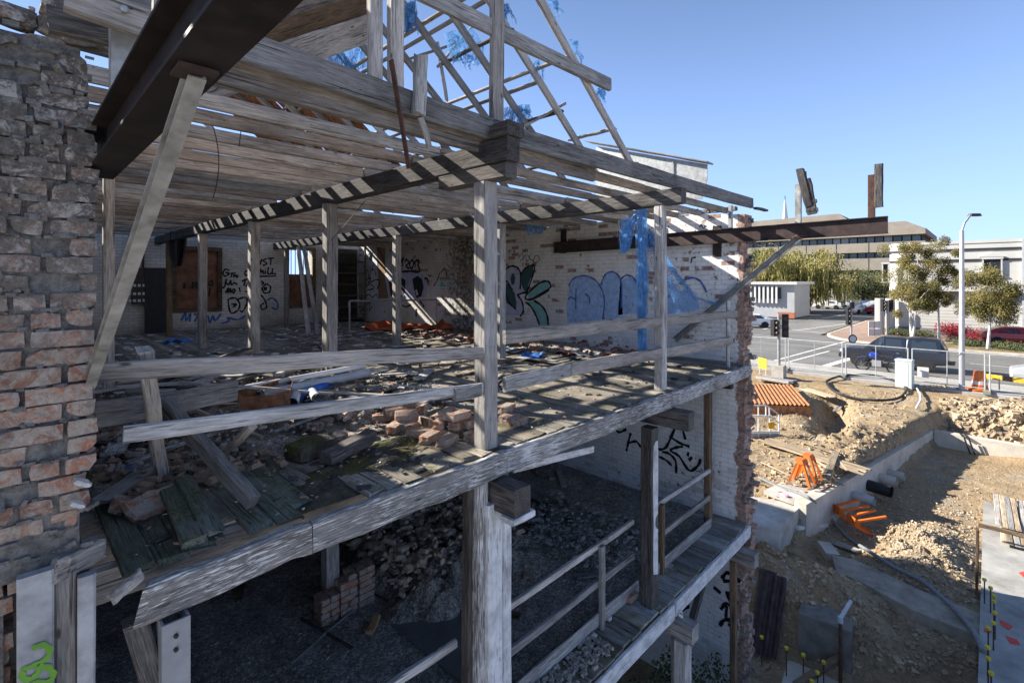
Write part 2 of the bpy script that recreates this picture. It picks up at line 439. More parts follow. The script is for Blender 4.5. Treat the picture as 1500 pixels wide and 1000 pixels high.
# ------------------------------------------------------------------ terrain: one sheet to the horizon, finer over the site
def sstep(a, b, x):
    t = max(0, min(1, (x - a) / (b - a))); return t * t * (3 - 2 * t)
def wall_v(u):            # centre line of the concrete footing wall across the site
    return 3.35 - (u - 16) * .185
def ground_h(u, v):
    n = mnoise.noise(Vector((u * .55, v * .55, 1.3))); n2 = mnoise.noise(Vector((u * 1.9, v * 1.9, 7.1))); n3 = mnoise.noise(Vector((u * 4.6, v * 4.6, 3.1)))
    if u > 30.0: return STREET - .03 - (.25 if u > 33 else 0)
    rough = n * .12 + n2 * .07 + n3 * .035
    terr = -5.9 + .6 * sstep(13.5, 24, u) + rough           # terrace on the far side of the footing wall
    terr -= .45 * sstep(13.8, 12.6, u)
    # trench cut into the terrace
    tr = math.exp(-((v - (4.2 + (u - 21) * .16)) / .55) ** 2) * sstep(19.5, 21, u) * sstep(26.5, 25.3, u)
    terr -= tr * .75
    terr += .35 * math.exp(-((u - 20.3) / 1.5) ** 2 - ((v - 3.5) / .8) ** 2) * (1 + n3)
    pit = PIT + .42 * sstep(17.5, 24, u) + n * .04 + n2 * .02
    d = wall_v(max(u, 15.0)) - v
    hgt = pit + (terr - pit) * sstep(.25, -.12, d)
    # far bank below the fence
    bk = sstep(25.6, 27.2 + n * .5, u + n2 * .35)
    far = STREET - .12 + rough * .5
    if d > 0 or u > 27.5: hgt = hgt + (far - hgt) * bk
    elif u > 26: hgt = hgt + (far - hgt) * sstep(26, 29, u)
    # loose spoil at the foot of the far bank, right
    hgt += .9 * math.exp(-((u - 25.9) / 1.2) ** 2 - ((v + 2.2) / 1.7) ** 2) * (1 + .6 * n2 + .35 * n3) * sstep(1.2, -.6, v)
    # gravelly mound in the pit
    m = math.exp(-((u - 15.6) / 1.9) ** 2 - ((v - 1.15) / .85) ** 2)
    hgt += m * (.55 + .25 * n2 + .2 * n3)
    # near ground: slope falling from the terrace to the footing trench beside the wall
    near = -6.75 + rough * 2.0 + .55 * math.exp(-((u - 12.3) / .9) ** 2 - ((v - 3.6) / 1.1) ** 2) * (1 + n2 * .5)
    near -= .5 * sstep(2.2, .4, v) * sstep(13, 11.2, u)
    k = sstep(14.6, 13.2, u - max(0, v - 3) * .25 + n * .5)
    hgt = hgt + (near - hgt) * k
    tr2 = sstep(11.6 + n * .25, 10.9 + n * .2, u)
    hgt = hgt + (FLOOR0 + n2 * .03 - hgt) * tr2
    return hgt
def grid_sheet(name, us, vs_, hf, mat, label=None):
    V = [(u, v, hf(u, v)) for u in us for v in vs_]
    n = len(vs_)
    Fc = [(i*n+j, (i+1)*n+j, (i+1)*n+j+1, i*n+j+1) for i in range(len(us)-1) for j in range(n-1)]
    o = mk(name, V, Fc, mat, smooth=True)
    return tag(o, kind='structure')
us = [-900, -200, -30] + [-4 + i for i in range(13)] + [9.2 + .13 * i for i in range(165)] + [31, 32.9, 33.1, 60, 140, 400, 1500]
vs = [-900, -200, -40] + [-16 + i for i in range(13)] + [-3.4 + .13 * i for i in range(100)] + [10.5 + i for i in range(12)] + [30, 60, 150, 400, 1500]
grid_sheet('ground', us, vs, ground_h, SOIL)

def sheet(name, poly, z, mat, thick=0.0, kind='structure'):
    mb = MB(); n = len(poly)
    if thick: mb.prism([(x, y, z - thick) for x, y in poly], (0, 0, thick))
    else: mb.add([(x, y, z) for x, y in poly], [tuple(range(n))])
    return tag(mb.build(name, mat), kind=kind)
# road sheets
sheet('road', [(33.2, -160), (48.5, -160), (48.5, 6.5), (53.5, 11.5), (60, 11.5), (400, 11.5), (400, 27), (48, 27), (46, 32), (46, 300), (33.2, 300)], STREET - .15, ASPH)
sheet('pavement', [(29.95, -160), (33.2, -160), (33.2, 300), (29.95, 300)], STREET, PAVE, .3)
sheet('kerb', [(33.2, -160), (33.36, -160), (33.36, 300), (33.2, 300)], STREET - .012, CONC2, .28)
# island on the far side: garden, corner paving, kerb
corner = [(48.2, -160), (48.2, 3), (48.3, 5.5), (48.9, 7.6), (50.2, 9.2), (52, 10.3), (54, 10.8), (400, 10.8), (400, -160)]
sheet('kerb', [(48.0, -160), (48.0, 3), (48.1, 5.6), (48.75, 7.75), (50.1, 9.4), (51.95, 10.5), (54, 11.02), (400, 11.02), (400, 10), (54, 10), (52, 9.6), (50, 8), (49, 5), (49, -160)], STREET - .02, CONC2, .2)
sheet('pavement', corner, STREET, PAVER, .2)
sheet('lawn', [(48.7, -90), (48.7, 3.2), (50.4, 3.6), (51.6, 1.5), (51.6, -90)], STREET + .05, GRASS, .1)
sheet('lawn', [(62, 27.5), (300, 27.5), (300, 60), (62, 60)], STREET - .08, GRASS, .1)
sheet('car_park', [(51.6, -90), (51.6, 1.2), (56.2, 1.2), (56.2, -90)], STREET + .012, ASPH)
# painted road markings, sheets 4 mm above the asphalt
ZR = STREET - .146
def stripe(p, q, w):
    p, q = Vector((p[0], p[1])), Vector((q[0], q[1])); d = (q - p).normalized(); n_ = Vector((-d.y, d.x)) * w / 2
    o = sheet('road_marking', [tuple(p - n_), tuple(q - n_), tuple(q + n_), tuple(p + n_)], ZR, ROADW)
def g(px, py): q = onh(px, py, STREET - .15); return (q.x, q.y)
stripe(g(1192, 541), g(1253, 523), .42)
for a, b, w in [((1120, 532), (1238, 500), .16), ((1140, 534), (1215, 514), .16), ((1118, 482), (1268, 455), .22), ((1165, 484), (1240, 474), .14),
                ((1160, 483), (1220, 489), .14), ((1105, 490), (1160, 496), .14), ((1150, 476), (1290, 452), .16), ((1390, 559), (1500, 572), .14), ((1420, 532), (1500, 540), .12)]:
    stripe(g(*a), g(*b), w)

# ------------------------------------------------------------------ white painted brick wall, right side of the ruin
def painted_wall_mat():
    N = NT('flaking_whitewashed_brickwork', .85, 0, .2)
    w = N.wpos(); s = N.sep(w)
    cm = N.n('ShaderNodeCombineXYZ'); N.l(N.math('ADD', s[1], s[0]), cm.inputs[0]); N.l(s[2], cm.inputs[1])
    bt = N.n('ShaderNodeTexBrick'); N.l(cm.outputs[0], bt.inputs['Vector'])
    bt.offset = .5
    for k, val in (('Scale', 1.0), ('Mortar Size', .006), ('Mortar Smooth', .25), ('Brick Width', .24), ('Row Height', .086), ('Bias', 0.0)): bt.inputs[k].default_value = val
    bt.inputs['Color1'].default_value = (0, 0, 0, 1); bt.inputs['Color2'].default_value = (1, 1, 1, 1); bt.inputs['Mortar'].default_value = (.3, .3, .3, 1)
    per = bt.outputs['Color']; mort = bt.outputs['Fac']
    big = N.noise(w, .55, 5, .65, .4); mid = N.noise(w, 3.2, 6, .7); fine = N.noise(w, 17, 6, .75)
    paint = N.ramp(mid, [(.3, (.64, .63, .6)), (.6, (.82, .815, .795))])
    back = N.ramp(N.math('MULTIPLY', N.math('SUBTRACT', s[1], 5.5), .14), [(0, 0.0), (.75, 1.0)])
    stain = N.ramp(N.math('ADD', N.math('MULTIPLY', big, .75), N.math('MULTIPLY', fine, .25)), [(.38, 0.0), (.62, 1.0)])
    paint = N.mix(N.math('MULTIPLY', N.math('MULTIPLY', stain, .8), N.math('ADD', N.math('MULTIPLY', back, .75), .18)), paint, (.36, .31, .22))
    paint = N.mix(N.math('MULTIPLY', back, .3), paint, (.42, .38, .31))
    # mould patch in the middle of the wall
    dv = N.math('ABSOLUTE', N.math('SUBTRACT', s[1], 10.6)); md = N.math('SUBTRACT', 1.0, N.math('MULTIPLY', dv, .55))
    mould = N.ramp(N.math('ADD', N.math('MULTIPLY', N.noise(w, 9, 7, .8, .6), .8), N.math('MULTIPLY', md, .18)), [(.5, 0.0), (.58, 1.0)])
    paint = N.mix(N.math('MULTIPLY', mould, N.ramp(md, [(0, 0.0), (.5, .85)])), paint, (.045, .043, .028))
    # bare bricks where paint has flaked
    zf = N.ramp(N.math('ADD', s[2], 2.0), [(.2, .35), (.5, 1.0)])
    fl = N.math('ADD', N.math('MULTIPLY', per, .58), N.math('MULTIPLY', N.noise(w, 1.3, 4, .6), .55))
    bare = N.math('MULTIPLY', N.ramp(fl, [(.81, 0.0), (.82, 1.0)]), zf)
    bare = N.math('MULTIPLY', bare, N.ramp(N.noise(w, 21, 3, .6), [(.27, 0.0), (.36, 1.0)]))
    chips = N.ramp(N.math('ADD', N.math('MULTIPLY', N.noise(w, 11, 5, .75, .4), .75), N.math('MULTIPLY', N.noise(w, .9, 3, .5), .25)), [(.605, 0.0), (.62, 1.0)])
    chips = N.math('MULTIPLY', chips, .95)
    edge = N.ramp(N.math('ADD', N.math('MULTIPLY', N.math('SUBTRACT', s[1], 3.12), 2.0), N.math('MULTIPLY', N.noise(w, 4.5, 5, .7), -1.5)), [(.0, 1.0), (.08, 0.0)])
    edge2 = N.ramp(N.math('ADD', N.math('MULTIPLY', N.math('SUBTRACT', s[1], 2.98), 2.3), N.math('MULTIPLY', N.noise(w, 3.7, 6, .75), -1.0)), [(.0, 1.0), (.05, 0.0)])
    red = N.ramp(per, [(0, (.24, .12, .085)), (.5, (.36, .18, .125)), (1, (.27, .16, .12))])
    red = N.mix(1.0, red, N.ramp(fine, [(.3, .6), (.7, 1.3)]), 'MULTIPLY')
    red = N.mix(N.ramp(N.noise(w, 15, 6, .75, .5), [(.47, 0.0), (.6, .8)]), red, (.46, .4, .35))
    red = N.mix(N.math('MULTIPLY', mort, .8), red, (.42, .375, .33))
    red = N.mix(N.ramp(N.noise(w, 8, 6, .75), [(.55, 0.0), (.66, .75)]), red, (.09, .07, .06))
    c = N.mix(chips, paint, N.mix(.55, red, (.1, .08, .07)))
    c = N.mix(N.math('MAXIMUM', bare, edge2), c, red)
    c = N.mix(N.math('MULTIPLY', mort, .22), c, (.1, .09, .085))
    N.color(c)
    h = N.math('SUBTRACT', N.math('ADD', N.math('MULTIPLY', fine, .35), N.math('MULTIPLY', mid, .4)), N.math('ADD', N.math('MULTIPLY', mort, .8), N.math('MULTIPLY', N.math('MAXIMUM', bare, chips), .5)))
    N.bump(h, .8, .012)
    return N.m
PWALL = painted_wall_mat()
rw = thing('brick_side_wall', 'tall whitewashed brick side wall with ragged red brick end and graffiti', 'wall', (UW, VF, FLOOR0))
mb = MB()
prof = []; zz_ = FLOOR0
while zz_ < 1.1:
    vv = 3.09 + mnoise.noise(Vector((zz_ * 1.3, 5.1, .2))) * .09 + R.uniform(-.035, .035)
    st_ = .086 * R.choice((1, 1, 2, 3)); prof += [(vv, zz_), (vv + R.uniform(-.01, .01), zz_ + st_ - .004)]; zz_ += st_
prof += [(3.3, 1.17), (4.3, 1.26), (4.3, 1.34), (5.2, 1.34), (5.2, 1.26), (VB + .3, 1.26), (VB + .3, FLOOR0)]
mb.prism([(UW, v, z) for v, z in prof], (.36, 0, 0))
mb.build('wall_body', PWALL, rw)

# brick pieces: a few worn brick meshes that all bricks share
def brick_mesh(l, w, h, seed, wear=.003, sub=2):
    r = random.Random(seed)
    nx, ny, nz = sub + 2, sub, sub
    vid = {}; vs_ = []; fs_ = []
    def vtx(i, j, k):
        if (i, j, k) in vid: return vid[i, j, k]
        x, y, z = (i / nx - .5) * l, (j / ny - .5) * w, (k / nz - .5) * h
        ed = sum((i in (0, nx), j in (0, ny), k in (0, nz)))
        s_ = wear * (ed - 1) * r.uniform(.2, 1.0) * (3.5 if r.random() < .12 else 1)
        q = Vector((x, y, z)); c_ = Vector((math.copysign(1, x) * (i in (0, nx)), math.copysign(1, y) * (j in (0, ny)), math.copysign(1, z) * (k in (0, nz))))
        q -= c_ * s_
        q += Vector((r.gauss(0, 1), r.gauss(0, 1), r.gauss(0, 1))) * wear * .38
        vs_.append(q); vid[i, j, k] = len(vs_) - 1
        return vid[i, j, k]
    for k in (0, nz):
        for i in range(nx):
            for j in range(ny):
                f_ = [vtx(i, j, k), vtx(i + 1, j, k), vtx(i + 1, j + 1, k), vtx(i, j + 1, k)]
                fs_.append(f_ if k else f_[::-1])
    for j in (0, ny):
        for i in range(nx):
            for k in range(nz):
                f_ = [vtx(i, j, k), vtx(i + 1, j, k), vtx(i + 1, j, k + 1), vtx(i, j, k + 1)]
                fs_.append(f_[::-1] if j else f_)
    for i in (0, nx):
        for j in range(ny):
            for k in range(nz):
                f_ = [vtx(i, j, k), vtx(i, j + 1, k), vtx(i, j + 1, k + 1), vtx(i, j, k + 1)]
                fs_.append(f_ if i else f_[::-1])
    me = bpy.data.meshes.new('brick'); me.from_pydata([tuple(q) for q in vs_], [], fs_); me.materials.append(BRICK)
    for p in me.polygons: p.use_smooth = False
    me.update(); return me
BM = [brick_mesh(.228, .11, .076, s) for s in range(7)]
BMH = [brick_mesh(.11, .228, .076, 40 + s) for s in range(6)]
BMB = [brick_mesh(.15, .11, .074, 60 + s, .0055) for s in range(5)]      # broken bats
BMW = [brick_mesh(.2, .16, .07, 80 + s, .01) for s in range(4)]         # irregular lumps

# ragged end of the side wall: bricks toothing out, course by course
for k in range(74):
    zc = FLOOR0 + .045 + .086 * R.randrange(101)
    if zc > 1.1: continue
    near_ = [p[0] for p in prof if abs(p[1] - zc) < .1]; vv = min(near_) if near_ else 3.1
    uu = UW + R.choice((.058, .06, .18, .3)); a = R.choice((0, math.pi / 2))
    inst('brick', R.choice(BMB if a else BMH), rw, Matrix.Translation((uu, vv + R.uniform(.0, .05), zc)) @ Matrix.Rotation(a + R.gauss(0, .08), 4, 'Z') @ Matrix.Rotation(R.gauss(0, .05), 4, 'X'))
mb = MB()
for i in range(70):       # crumbs of mortar and stubs of brick along the broken edge
    zz = R.uniform(FLOOR0, 1.2)
    Mr = Matrix.Rotation(R.uniform(0, 6), 3, 'X') @ Matrix.Rotation(R.uniform(0, 6), 3, 'Z')
    mb.box((UW + R.uniform(-.004, .34), R.uniform(3.02, 3.12), zz), (R.uniform(.03, .09), R.uniform(.03, .08), R.uniform(.02, .06)), Mr)
tag(mb.build('mortar_crumbs', MORTAR, rw), kind='stuff')
# loose courses on top of the wall
for i, v in enumerate([3.35, 3.58, 3.82, 4.05, 4.5, 4.74, 5.0, 5.45, 5.7]):
    inst('brick', R.choice(BM), rw, Matrix.Translation((UW + .07, v, 1.26 + (.08 if 4.3 < v < 5.2 else -.03 if v < 4 else 0) + .042)) @ Matrix.Rotation(math.pi / 2 + R.uniform(-.1, .1), 4, 'Z'))

# ------------------------------------------------------------------ back wall and left side wall
def back_mat():
    N = NT('dirty_cream_painted_brick', .9, 0, .2)
    w = N.wpos(); s = N.sep(w)
    cm = N.n('ShaderNodeCombineXYZ'); N.l(s[0], cm.inputs[0]); N.l(s[2], cm.inputs[1])
    bt = N.n('ShaderNodeTexBrick'); N.l(cm.outputs[0], bt.inputs['Vector'])
    for k, val in (('Scale', 1.0), ('Mortar Size', .007), ('Brick Width', .24), ('Row Height', .086)): bt.inputs[k].default_value = val
    bt.inputs['Color1'].default_value = (.6, .57, .5, 1); bt.inputs['Color2'].default_value = (.7, .67, .6, 1); bt.inputs['Mortar'].default_value = (.42, .39, .34, 1)
    c = N.mix(N.ramp(N.noise(w, .8, 5, .6), [(.45, 0.0), (.7, .7)]), bt.outputs[0], (.24, .2, .15))
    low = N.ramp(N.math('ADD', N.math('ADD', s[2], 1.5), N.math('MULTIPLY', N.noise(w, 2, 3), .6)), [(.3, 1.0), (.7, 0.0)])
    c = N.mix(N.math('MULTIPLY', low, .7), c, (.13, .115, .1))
    N.color(c); N.bump(N.math('SUBTRACT', N.noise(w, 12, 4), bt.outputs['Fac']), .5, .01)
    return N.m
BWALL = back_mat()
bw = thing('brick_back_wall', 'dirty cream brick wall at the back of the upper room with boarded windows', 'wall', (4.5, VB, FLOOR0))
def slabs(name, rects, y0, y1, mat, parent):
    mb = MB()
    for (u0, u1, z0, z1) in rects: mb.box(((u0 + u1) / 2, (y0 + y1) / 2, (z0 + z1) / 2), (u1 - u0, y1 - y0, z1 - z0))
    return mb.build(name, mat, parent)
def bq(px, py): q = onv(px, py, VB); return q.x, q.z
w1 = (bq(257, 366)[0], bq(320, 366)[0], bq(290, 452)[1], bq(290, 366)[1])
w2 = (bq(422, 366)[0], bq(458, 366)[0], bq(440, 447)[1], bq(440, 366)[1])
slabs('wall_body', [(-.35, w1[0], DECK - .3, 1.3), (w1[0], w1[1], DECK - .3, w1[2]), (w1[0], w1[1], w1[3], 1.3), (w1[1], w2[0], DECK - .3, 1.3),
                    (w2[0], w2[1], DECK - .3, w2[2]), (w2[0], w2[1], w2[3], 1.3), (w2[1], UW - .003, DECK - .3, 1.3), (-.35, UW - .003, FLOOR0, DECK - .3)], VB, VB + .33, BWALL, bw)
PLYR = simple('rusty_brown_board', (.13, .062, .035), .85, 0, .4, 3, .2, .004, hue=(.22, .105, .06))
for (u0, u1, z0, z1), half in ((w1, 0), (w2, 1)):
    zt = z0 + (z1 - z0) * (.56 if half else 1)
    slabs('boarding', [(u0, u1, z0, zt)], VB + .06, VB + .09, PLYR, bw)
    fr = MB(); t = .09
    for (a, b, c, d) in ((u0 - t, u0 + .02, z0 - t, z1 + t), (u1 - .02, u1 + t, z0 - t, z1 + t), (u0 + .02, u1 - .02, z1 - .02, z1 + t), (u0 + .02, u1 - .02, z0 - t, z0 + .02)):
        fr.box(((a + b) / 2, VB - .012, (c + d) / 2), (b - a, .07, d - c))
    fr.build('window_frame', W_BROWN, bw)
    if half:
        bars = MB()
        for i in range(1, 6): bars.box((u0 + (u1 - u0) * i / 6, VB + .1, (zt + z1) / 2), (.02, .02, z1 - zt))
        bars.build('window_bars', STEEL_D, bw)
lw = thing('brick_left_wall', 'brick left side wall of the ruin running back from the pier', 'wall', (.1, 10, FLOOR0))
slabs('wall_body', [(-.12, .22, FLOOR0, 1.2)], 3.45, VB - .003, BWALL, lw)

# ------------------------------------------------------------------ floors
lf = MB(); lf.box((4.63, (VF + .5 + VB) / 2, LOW - .1), (8.7, VB - VF - .52, .16))
LOWM = rubble_mat('dirty_lower_floor', (.17, .157, .142), (.36, .335, .305), (.54, .51, .465), .7)
tag(lf.build('lower_floor', LOWM), kind='structure')

# upper floor: boards laid along Y, bearers below
deck = thing('upper_floor_deck', 'rotten mossy timber floor deck with flaking white edge beam', 'deck', (4.6, VF, DECK))
bwid = .148; u = .40; i = 0
while u < UW - .08:
    w_ = bwid * R.uniform(.94, 1.04)
    v0 = VF + R.uniform(-.05, .0)
    m_ = W_DECK; drop = 0
    if i in (0, 1): v0 = VF + .03; m_ = W_DECKG
    if i == 2: v0 = VF + .06; m_ = W_DECKG
    if i in (3,): v0 = 3.3
    if i == 4: v0 = 3.08; m_ = W_DECKG
    if i == 5: v0 = 3.04; m_ = W_DECKG
    if i == 6: v0 = 3.2; m_ = W_DECKG
    if i in (7, 8): v0 = VF + .42 + .2 * (i - 7)
    if i > 9 and R.random() < .12: v0 += R.uniform(.1, .3)
    v1 = 6.3 + R.choice((-.45, 0, .45))
    zz = DECK - .016 + R.uniform(-.006, .006)
    beam('floorboard', (u + w_ / 2, v0, zz), (u + w_ / 2, v1, zz + R.uniform(-.004, .004)), w_ - R.uniform(.003, .012), .03, m_, deck, jit=.003, rag=(.05 if i > 8 else .1, .0), seg=7, ch=.003)
    v2 = 11.4 + R.choice((-.45, 0, .45))
    beam('floorboard', (u + w_ / 2, v1 + .004, zz), (u + w_ / 2, v2, zz), w_ - .008, .03, W_DECK, deck, jit=.003, seg=3, ch=.003)
    beam('floorboard', (u + w_ / 2, v2 + .004, zz), (u + w_ / 2, VB - .02, zz), w_ - .008, .03, W_DECK, deck, jit=.003, seg=3, ch=.003)
    u += w_; i += 1
for v in [3.32, 3.77, 4.22, 4.67, 5.12, 5.57, 6.02, 7.5, 9, 10.5, 12, 13.5, 15]:
    beam('floor_joist', (.3, v, DECK - .125), (UW - .01, v, DECK - .125), .06, .18, W_GREY, deck, seg=4)
# edge beams with flaking paint (three lengths, broken left end)
def fpt(px, py): return onv(px, py, VF)
a0 = Vector((.36, VF - .045, DECK - .13)); 
beam('edge_beam', (.37, VF - .05, DECK - .15), (1.30, VF - .05, DECK - .115), .07, .19, W_PAINT, deck, jit=.008, rag=(.16, .0), seg=8, ch=.014)
beam('edge_beam', (1.305, VF - .05, DECK - .115), (2.99, VF - .05, DECK - .11), .07, .2, W_PAINT, deck, jit=.007, seg=10, ch=.014)
beam('edge_beam', (2.995, VF - .05, DECK - .11), (6.02, VF - .05, DECK - .11), .07, .2, W_PAINT, deck, jit=.006, seg=10, ch=.014)
beam('edge_beam', (6.05, VF - .05, DECK - .11), (UW + .02, VF - .05, DECK - .11), .07, .2, W_PAINT, deck, jit=.005, seg=8, ch=.012)
for uu in (2.93, 6.08):
    for zc in (1,):
        beam('cross_bearer', (uu, 2.72, DECK - .345), (uu, 16.5, DECK - .345), .19, .235, W_DARK, deck, jit=.004, seg=6, rag=(.02, 0))
beam('cross_bearer', (8.75, 3.2, DECK - .33), (8.75, 16.5, DECK - .33), .14, .2, W_DARK, deck, seg=3)
# ================================================================== brick pier on the left
pier = thing('brick_pier', 'crumbling red brick pier blackened at the top beside the deck', 'wall', (-.1, 3.2, FLOOR0))
VP_ = 3.06
core = MB()
core.box((-.62, 3.262, -.12), (1.72, .36, 2.42))
core.box((-.82, 3.30, -1.33 - 2.9), (1.62, .3, 5.8))
core.build('mortar_core', MORTAR, pier)
zc = -1.62 - 7 * .0845; row = 0
while zc < 1.22:
    edge = .305 + R.uniform(-.014, .01)
    if zc < -.85: edge = .305 - (-.85 - zc) * .22 + R.uniform(-.03, .015)
    if zc < -1.32: edge = (.14 if zc > -1.62 else .04) + R.uniform(-.03, .01)
    if zc > .75: edge = .29 - (zc - .75) * .06 + R.uniform(-.03, .0)
    u_ = edge
    header = row % 2 == 0
    first = True
    while u_ > -.5:
        head = header if R.random() < .8 else not header
        if zc > .2 and R.random() < .35: head = not head
        L = (.11 if head else .228) * R.uniform(.93, 1.06)
        if first and not header: L = R.choice((.11, .17, .228))
        cu = u_ - L / 2
        skip = R.random() < .035
        topcut = 1.08 + .06 * math.sin(cu * 9) - (.14 if .06 > cu > -.02 else 0)
        if zc > topcut: skip = True
        if zc < -1.15 and cu > .02 and R.random() < .45: skip = True
        dep = R.gauss(0, .006) + (R.uniform(.02, .05) if R.random() < .1 else 0)
        if zc < -1.0: dep += .05 * (-1.0 - zc) / .3
        if not skip:
            me = R.choice(BMH if L < .14 else BM)
            base = .11 if L < .14 else .228
            yc = VP_ + (.114 if L < .14 else .055) + dep
            M = Matrix.Translation((cu, yc, zc + R.gauss(0, .002))) @ Matrix.Rotation(R.gauss(0, .012), 4, 'Y') @ Matrix.Rotation(R.gauss(0, .02), 4, 'Z') @ Matrix.Diagonal((L / base * .97, 1, R.uniform(.94, 1.06), 1))
            inst('brick', me, pier, M)
        u_ -= L + R.uniform(.006, .014)
        first = False
    zc += .0845; row += 1
# loose bricks crowning the pier
for (px, py, a) in [(85, 45, .3), (125, 60, -.2), (100, 24, .1), (20, 25, .2), (140, 55, 1.2)]:
    q = onv(px, py, 3.12)
    inst('brick', R.choice(BMB + BMW), pier, Matrix.Translation(q) @ Matrix.Rotation(a, 4, 'Z') @ Matrix.Rotation(R.uniform(-.3, .3), 4, 'X'))
mb = MB()
for i in range(420):      # smeared and crumbling mortar lumps in the joints
    uu, zz = R.uniform(-.35, .29), R.uniform(-1.3, 1.1)
    r_ = R.uniform(.006, .02) * (1.5 if zz > .2 else 1)
    Mr = Matrix.Rotation(R.uniform(0, 6), 3, 'X') @ Matrix.Rotation(R.uniform(0, 6), 3, 'Y')
    rr_ = round((zz + 1.62) / .0845 - .5) + .5
    zz = -1.62 + rr_ * .0845 + R.gauss(0, .006)
    mb.box((uu, VP_ + R.uniform(.0, .016), zz), (r_ * R.uniform(1, 3.5), r_, r_), Mr if R.random() < .4 else None)
tag(mb.build('mortar_crumbs', MORTAR, pier), kind='stuff')
for (px, py, s_) in [(121, 706, .36), (114, 738, .3)]:
    q = onv(px, py, 3.02)
    o = mk('brick', [tuple(k for k in v.co) for v in BMW[0].vertices], [tuple(p.vertices) for p in BMW[0].polygons], LIMEBIT, pier, Matrix.Translation(q) @ Matrix.Rotation(.6, 4, 'Y') @ Matrix.Scale(s_, 4))

# painted boards below the pier
pan = thing('painted_post_casing', 'white painted post casing with a green spray tag below the brick pier', 'post', (.17, 3.0, FLOOR0))
def vcol(name, px0, px1, pytop, v, depth, mat, parent, zb=FLOOR0, **kw):
    a, b = onv(px0, pytop, v), onv(px1, pytop, v)
    return beam(name, ((a.x + b.x) / 2, v + depth / 2, zb), ((a.x + b.x) / 2, v + depth / 2, a.z), abs(b.x - a.x), depth, mat, parent, up=(0, 1, 0), **kw)
CASE = simple('grimy_white_board', (.2, .2, .2), .7, 0, .4, 3.5, .2, .004, hue=(.36, .36, .355))
vcol('casing_board', 24, 79, 850, 2.99, .05, CASE, pan, jit=.002)
vcol('casing_groove', 80, 113, 845, 3.015, .04, W_GREY, pan, jit=.003)
vcol('casing_board', 114, 141, 848, 2.99, .05, CASE, pan, jit=.002)
ch = thing('steel_channel_post', 'short galvanised channel post with two bolts below the broken deck corner', 'post', (.55, 3.0, FLOOR0))
a, b = onv(237, 918, 2.92), onv(279, 918, 2.92)
mb = MB(); mb.box(((a.x + b.x) / 2, 2.925, (a.z + FLOOR0) / 2), (b.x - a.x, .012, a.z - FLOOR0)); mb.box((a.x + .006, 2.995, (a.z + FLOOR0) / 2), (.012, .126, a.z - FLOOR0)); mb.box((b.x - .006, 2.995, (a.z + FLOOR0) / 2), (.012, .126, a.z - FLOOR0))
mb.build('channel', simple('pale_galvanised_steel', (.27, .275, .28), .55, .15, .15, 8), ch)
for py in (931, 951):
    q = onv(258, py, 2.912); mb = MB(); mb.lathe(q, [(.011, -.006), (.011, .006), (.006, .01)], 6, Matrix.Rotation(math.pi / 2, 3, 'X')); mb.build('bolt', STEEL_D, ch)
q = onv(246, 942, 2.9125)
beam('dark_strut', onv(196, 905, 3.05), onv(250, 1090, 3.05), .1, .09, W_DARK, None)
tag(bpy.context.scene.objects['dark_strut'], 'dark timber strut slanting down beside the channel post', 'timber')

# ================================================================== posts
def post(name, label, cat, u, v, w, z0, z1, mat, group=None, d=None, **kw):
    o = beam(name, (u, v, z0), (u, v, z1), w, d or w, mat, None, up=(0, 1, 0), **kw)
    return tag(o, label, cat, group)
B0, B1 = .985, 1.185          # underside and top of the ceiling beams
G = 'weathered timber posts'
post('timber_post', 'thick silver grey timber post with a square notch standing on the deck edge', 'post', 2.93, 3.17, .155, DECK, .85, W_LIGHT, G, jit=.004, seg=12, ch=.012)
post('timber_post', 'slim grey timber post at the deck edge in front of the hanging blue netting', 'post', 6.08, 3.15, .125, DECK, B0, W_LIGHT, G, jit=.003, seg=10)
rows = {2.93: [6.15, 8.95, 12.1, 15.2], 6.08: [6.2, 9.5, 12.7, 15.7]}
labs = {(2.93, 6.15): 'stout grey post right behind the rusty steel strip and loose bricks', (2.93, 8.95): 'peeling grey post in front of the chill graffiti', (2.93, 12.1): 'grey post in front of the large boarded window', (2.93, 15.2): 'dark brown post beside the switchboard at the back wall',
        (6.08, 6.2): 'grey post behind the notched deck edge post', (6.08, 9.5): 'straight pale post in front of the big eyed graffiti face', (6.08, 12.7): 'grey post behind the stout post with the wire', (6.08, 15.7): 'dark post beside the half open window'}
for u, vs_ in rows.items():
    for v in vs_:
        post('timber_post', labs[u, v], 'post', u, v, .15 if v < 13 else .13, DECK - .01, B0, W_BROWN if (u, v) == (2.93, 15.2) else (W_GREY if v != 9.5 else W_LIGHT), G, jit=.004, seg=9, ch=.012)
post('timber_stud', 'thin pale stud standing behind the steel brace near the pier', 'post', .80, 7.1, .1, DECK, 1.17, W_GREY, jit=.002)
mb = MB(); q = Vector((.425, 3.62, 0))
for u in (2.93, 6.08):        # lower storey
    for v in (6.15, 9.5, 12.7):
        post('timber_post', 'grey lower storey post behind the stack of bricks' if (u, v) == (2.93, 6.15) else 'dark post deep inside the lower storey', 'post', u, v, .17, LOW - .02, DECK - .465, W_GREY if v < 7 else W_DARK, G if (u, v) == (2.93, 6.15) else 'posts deep inside the lower storey')

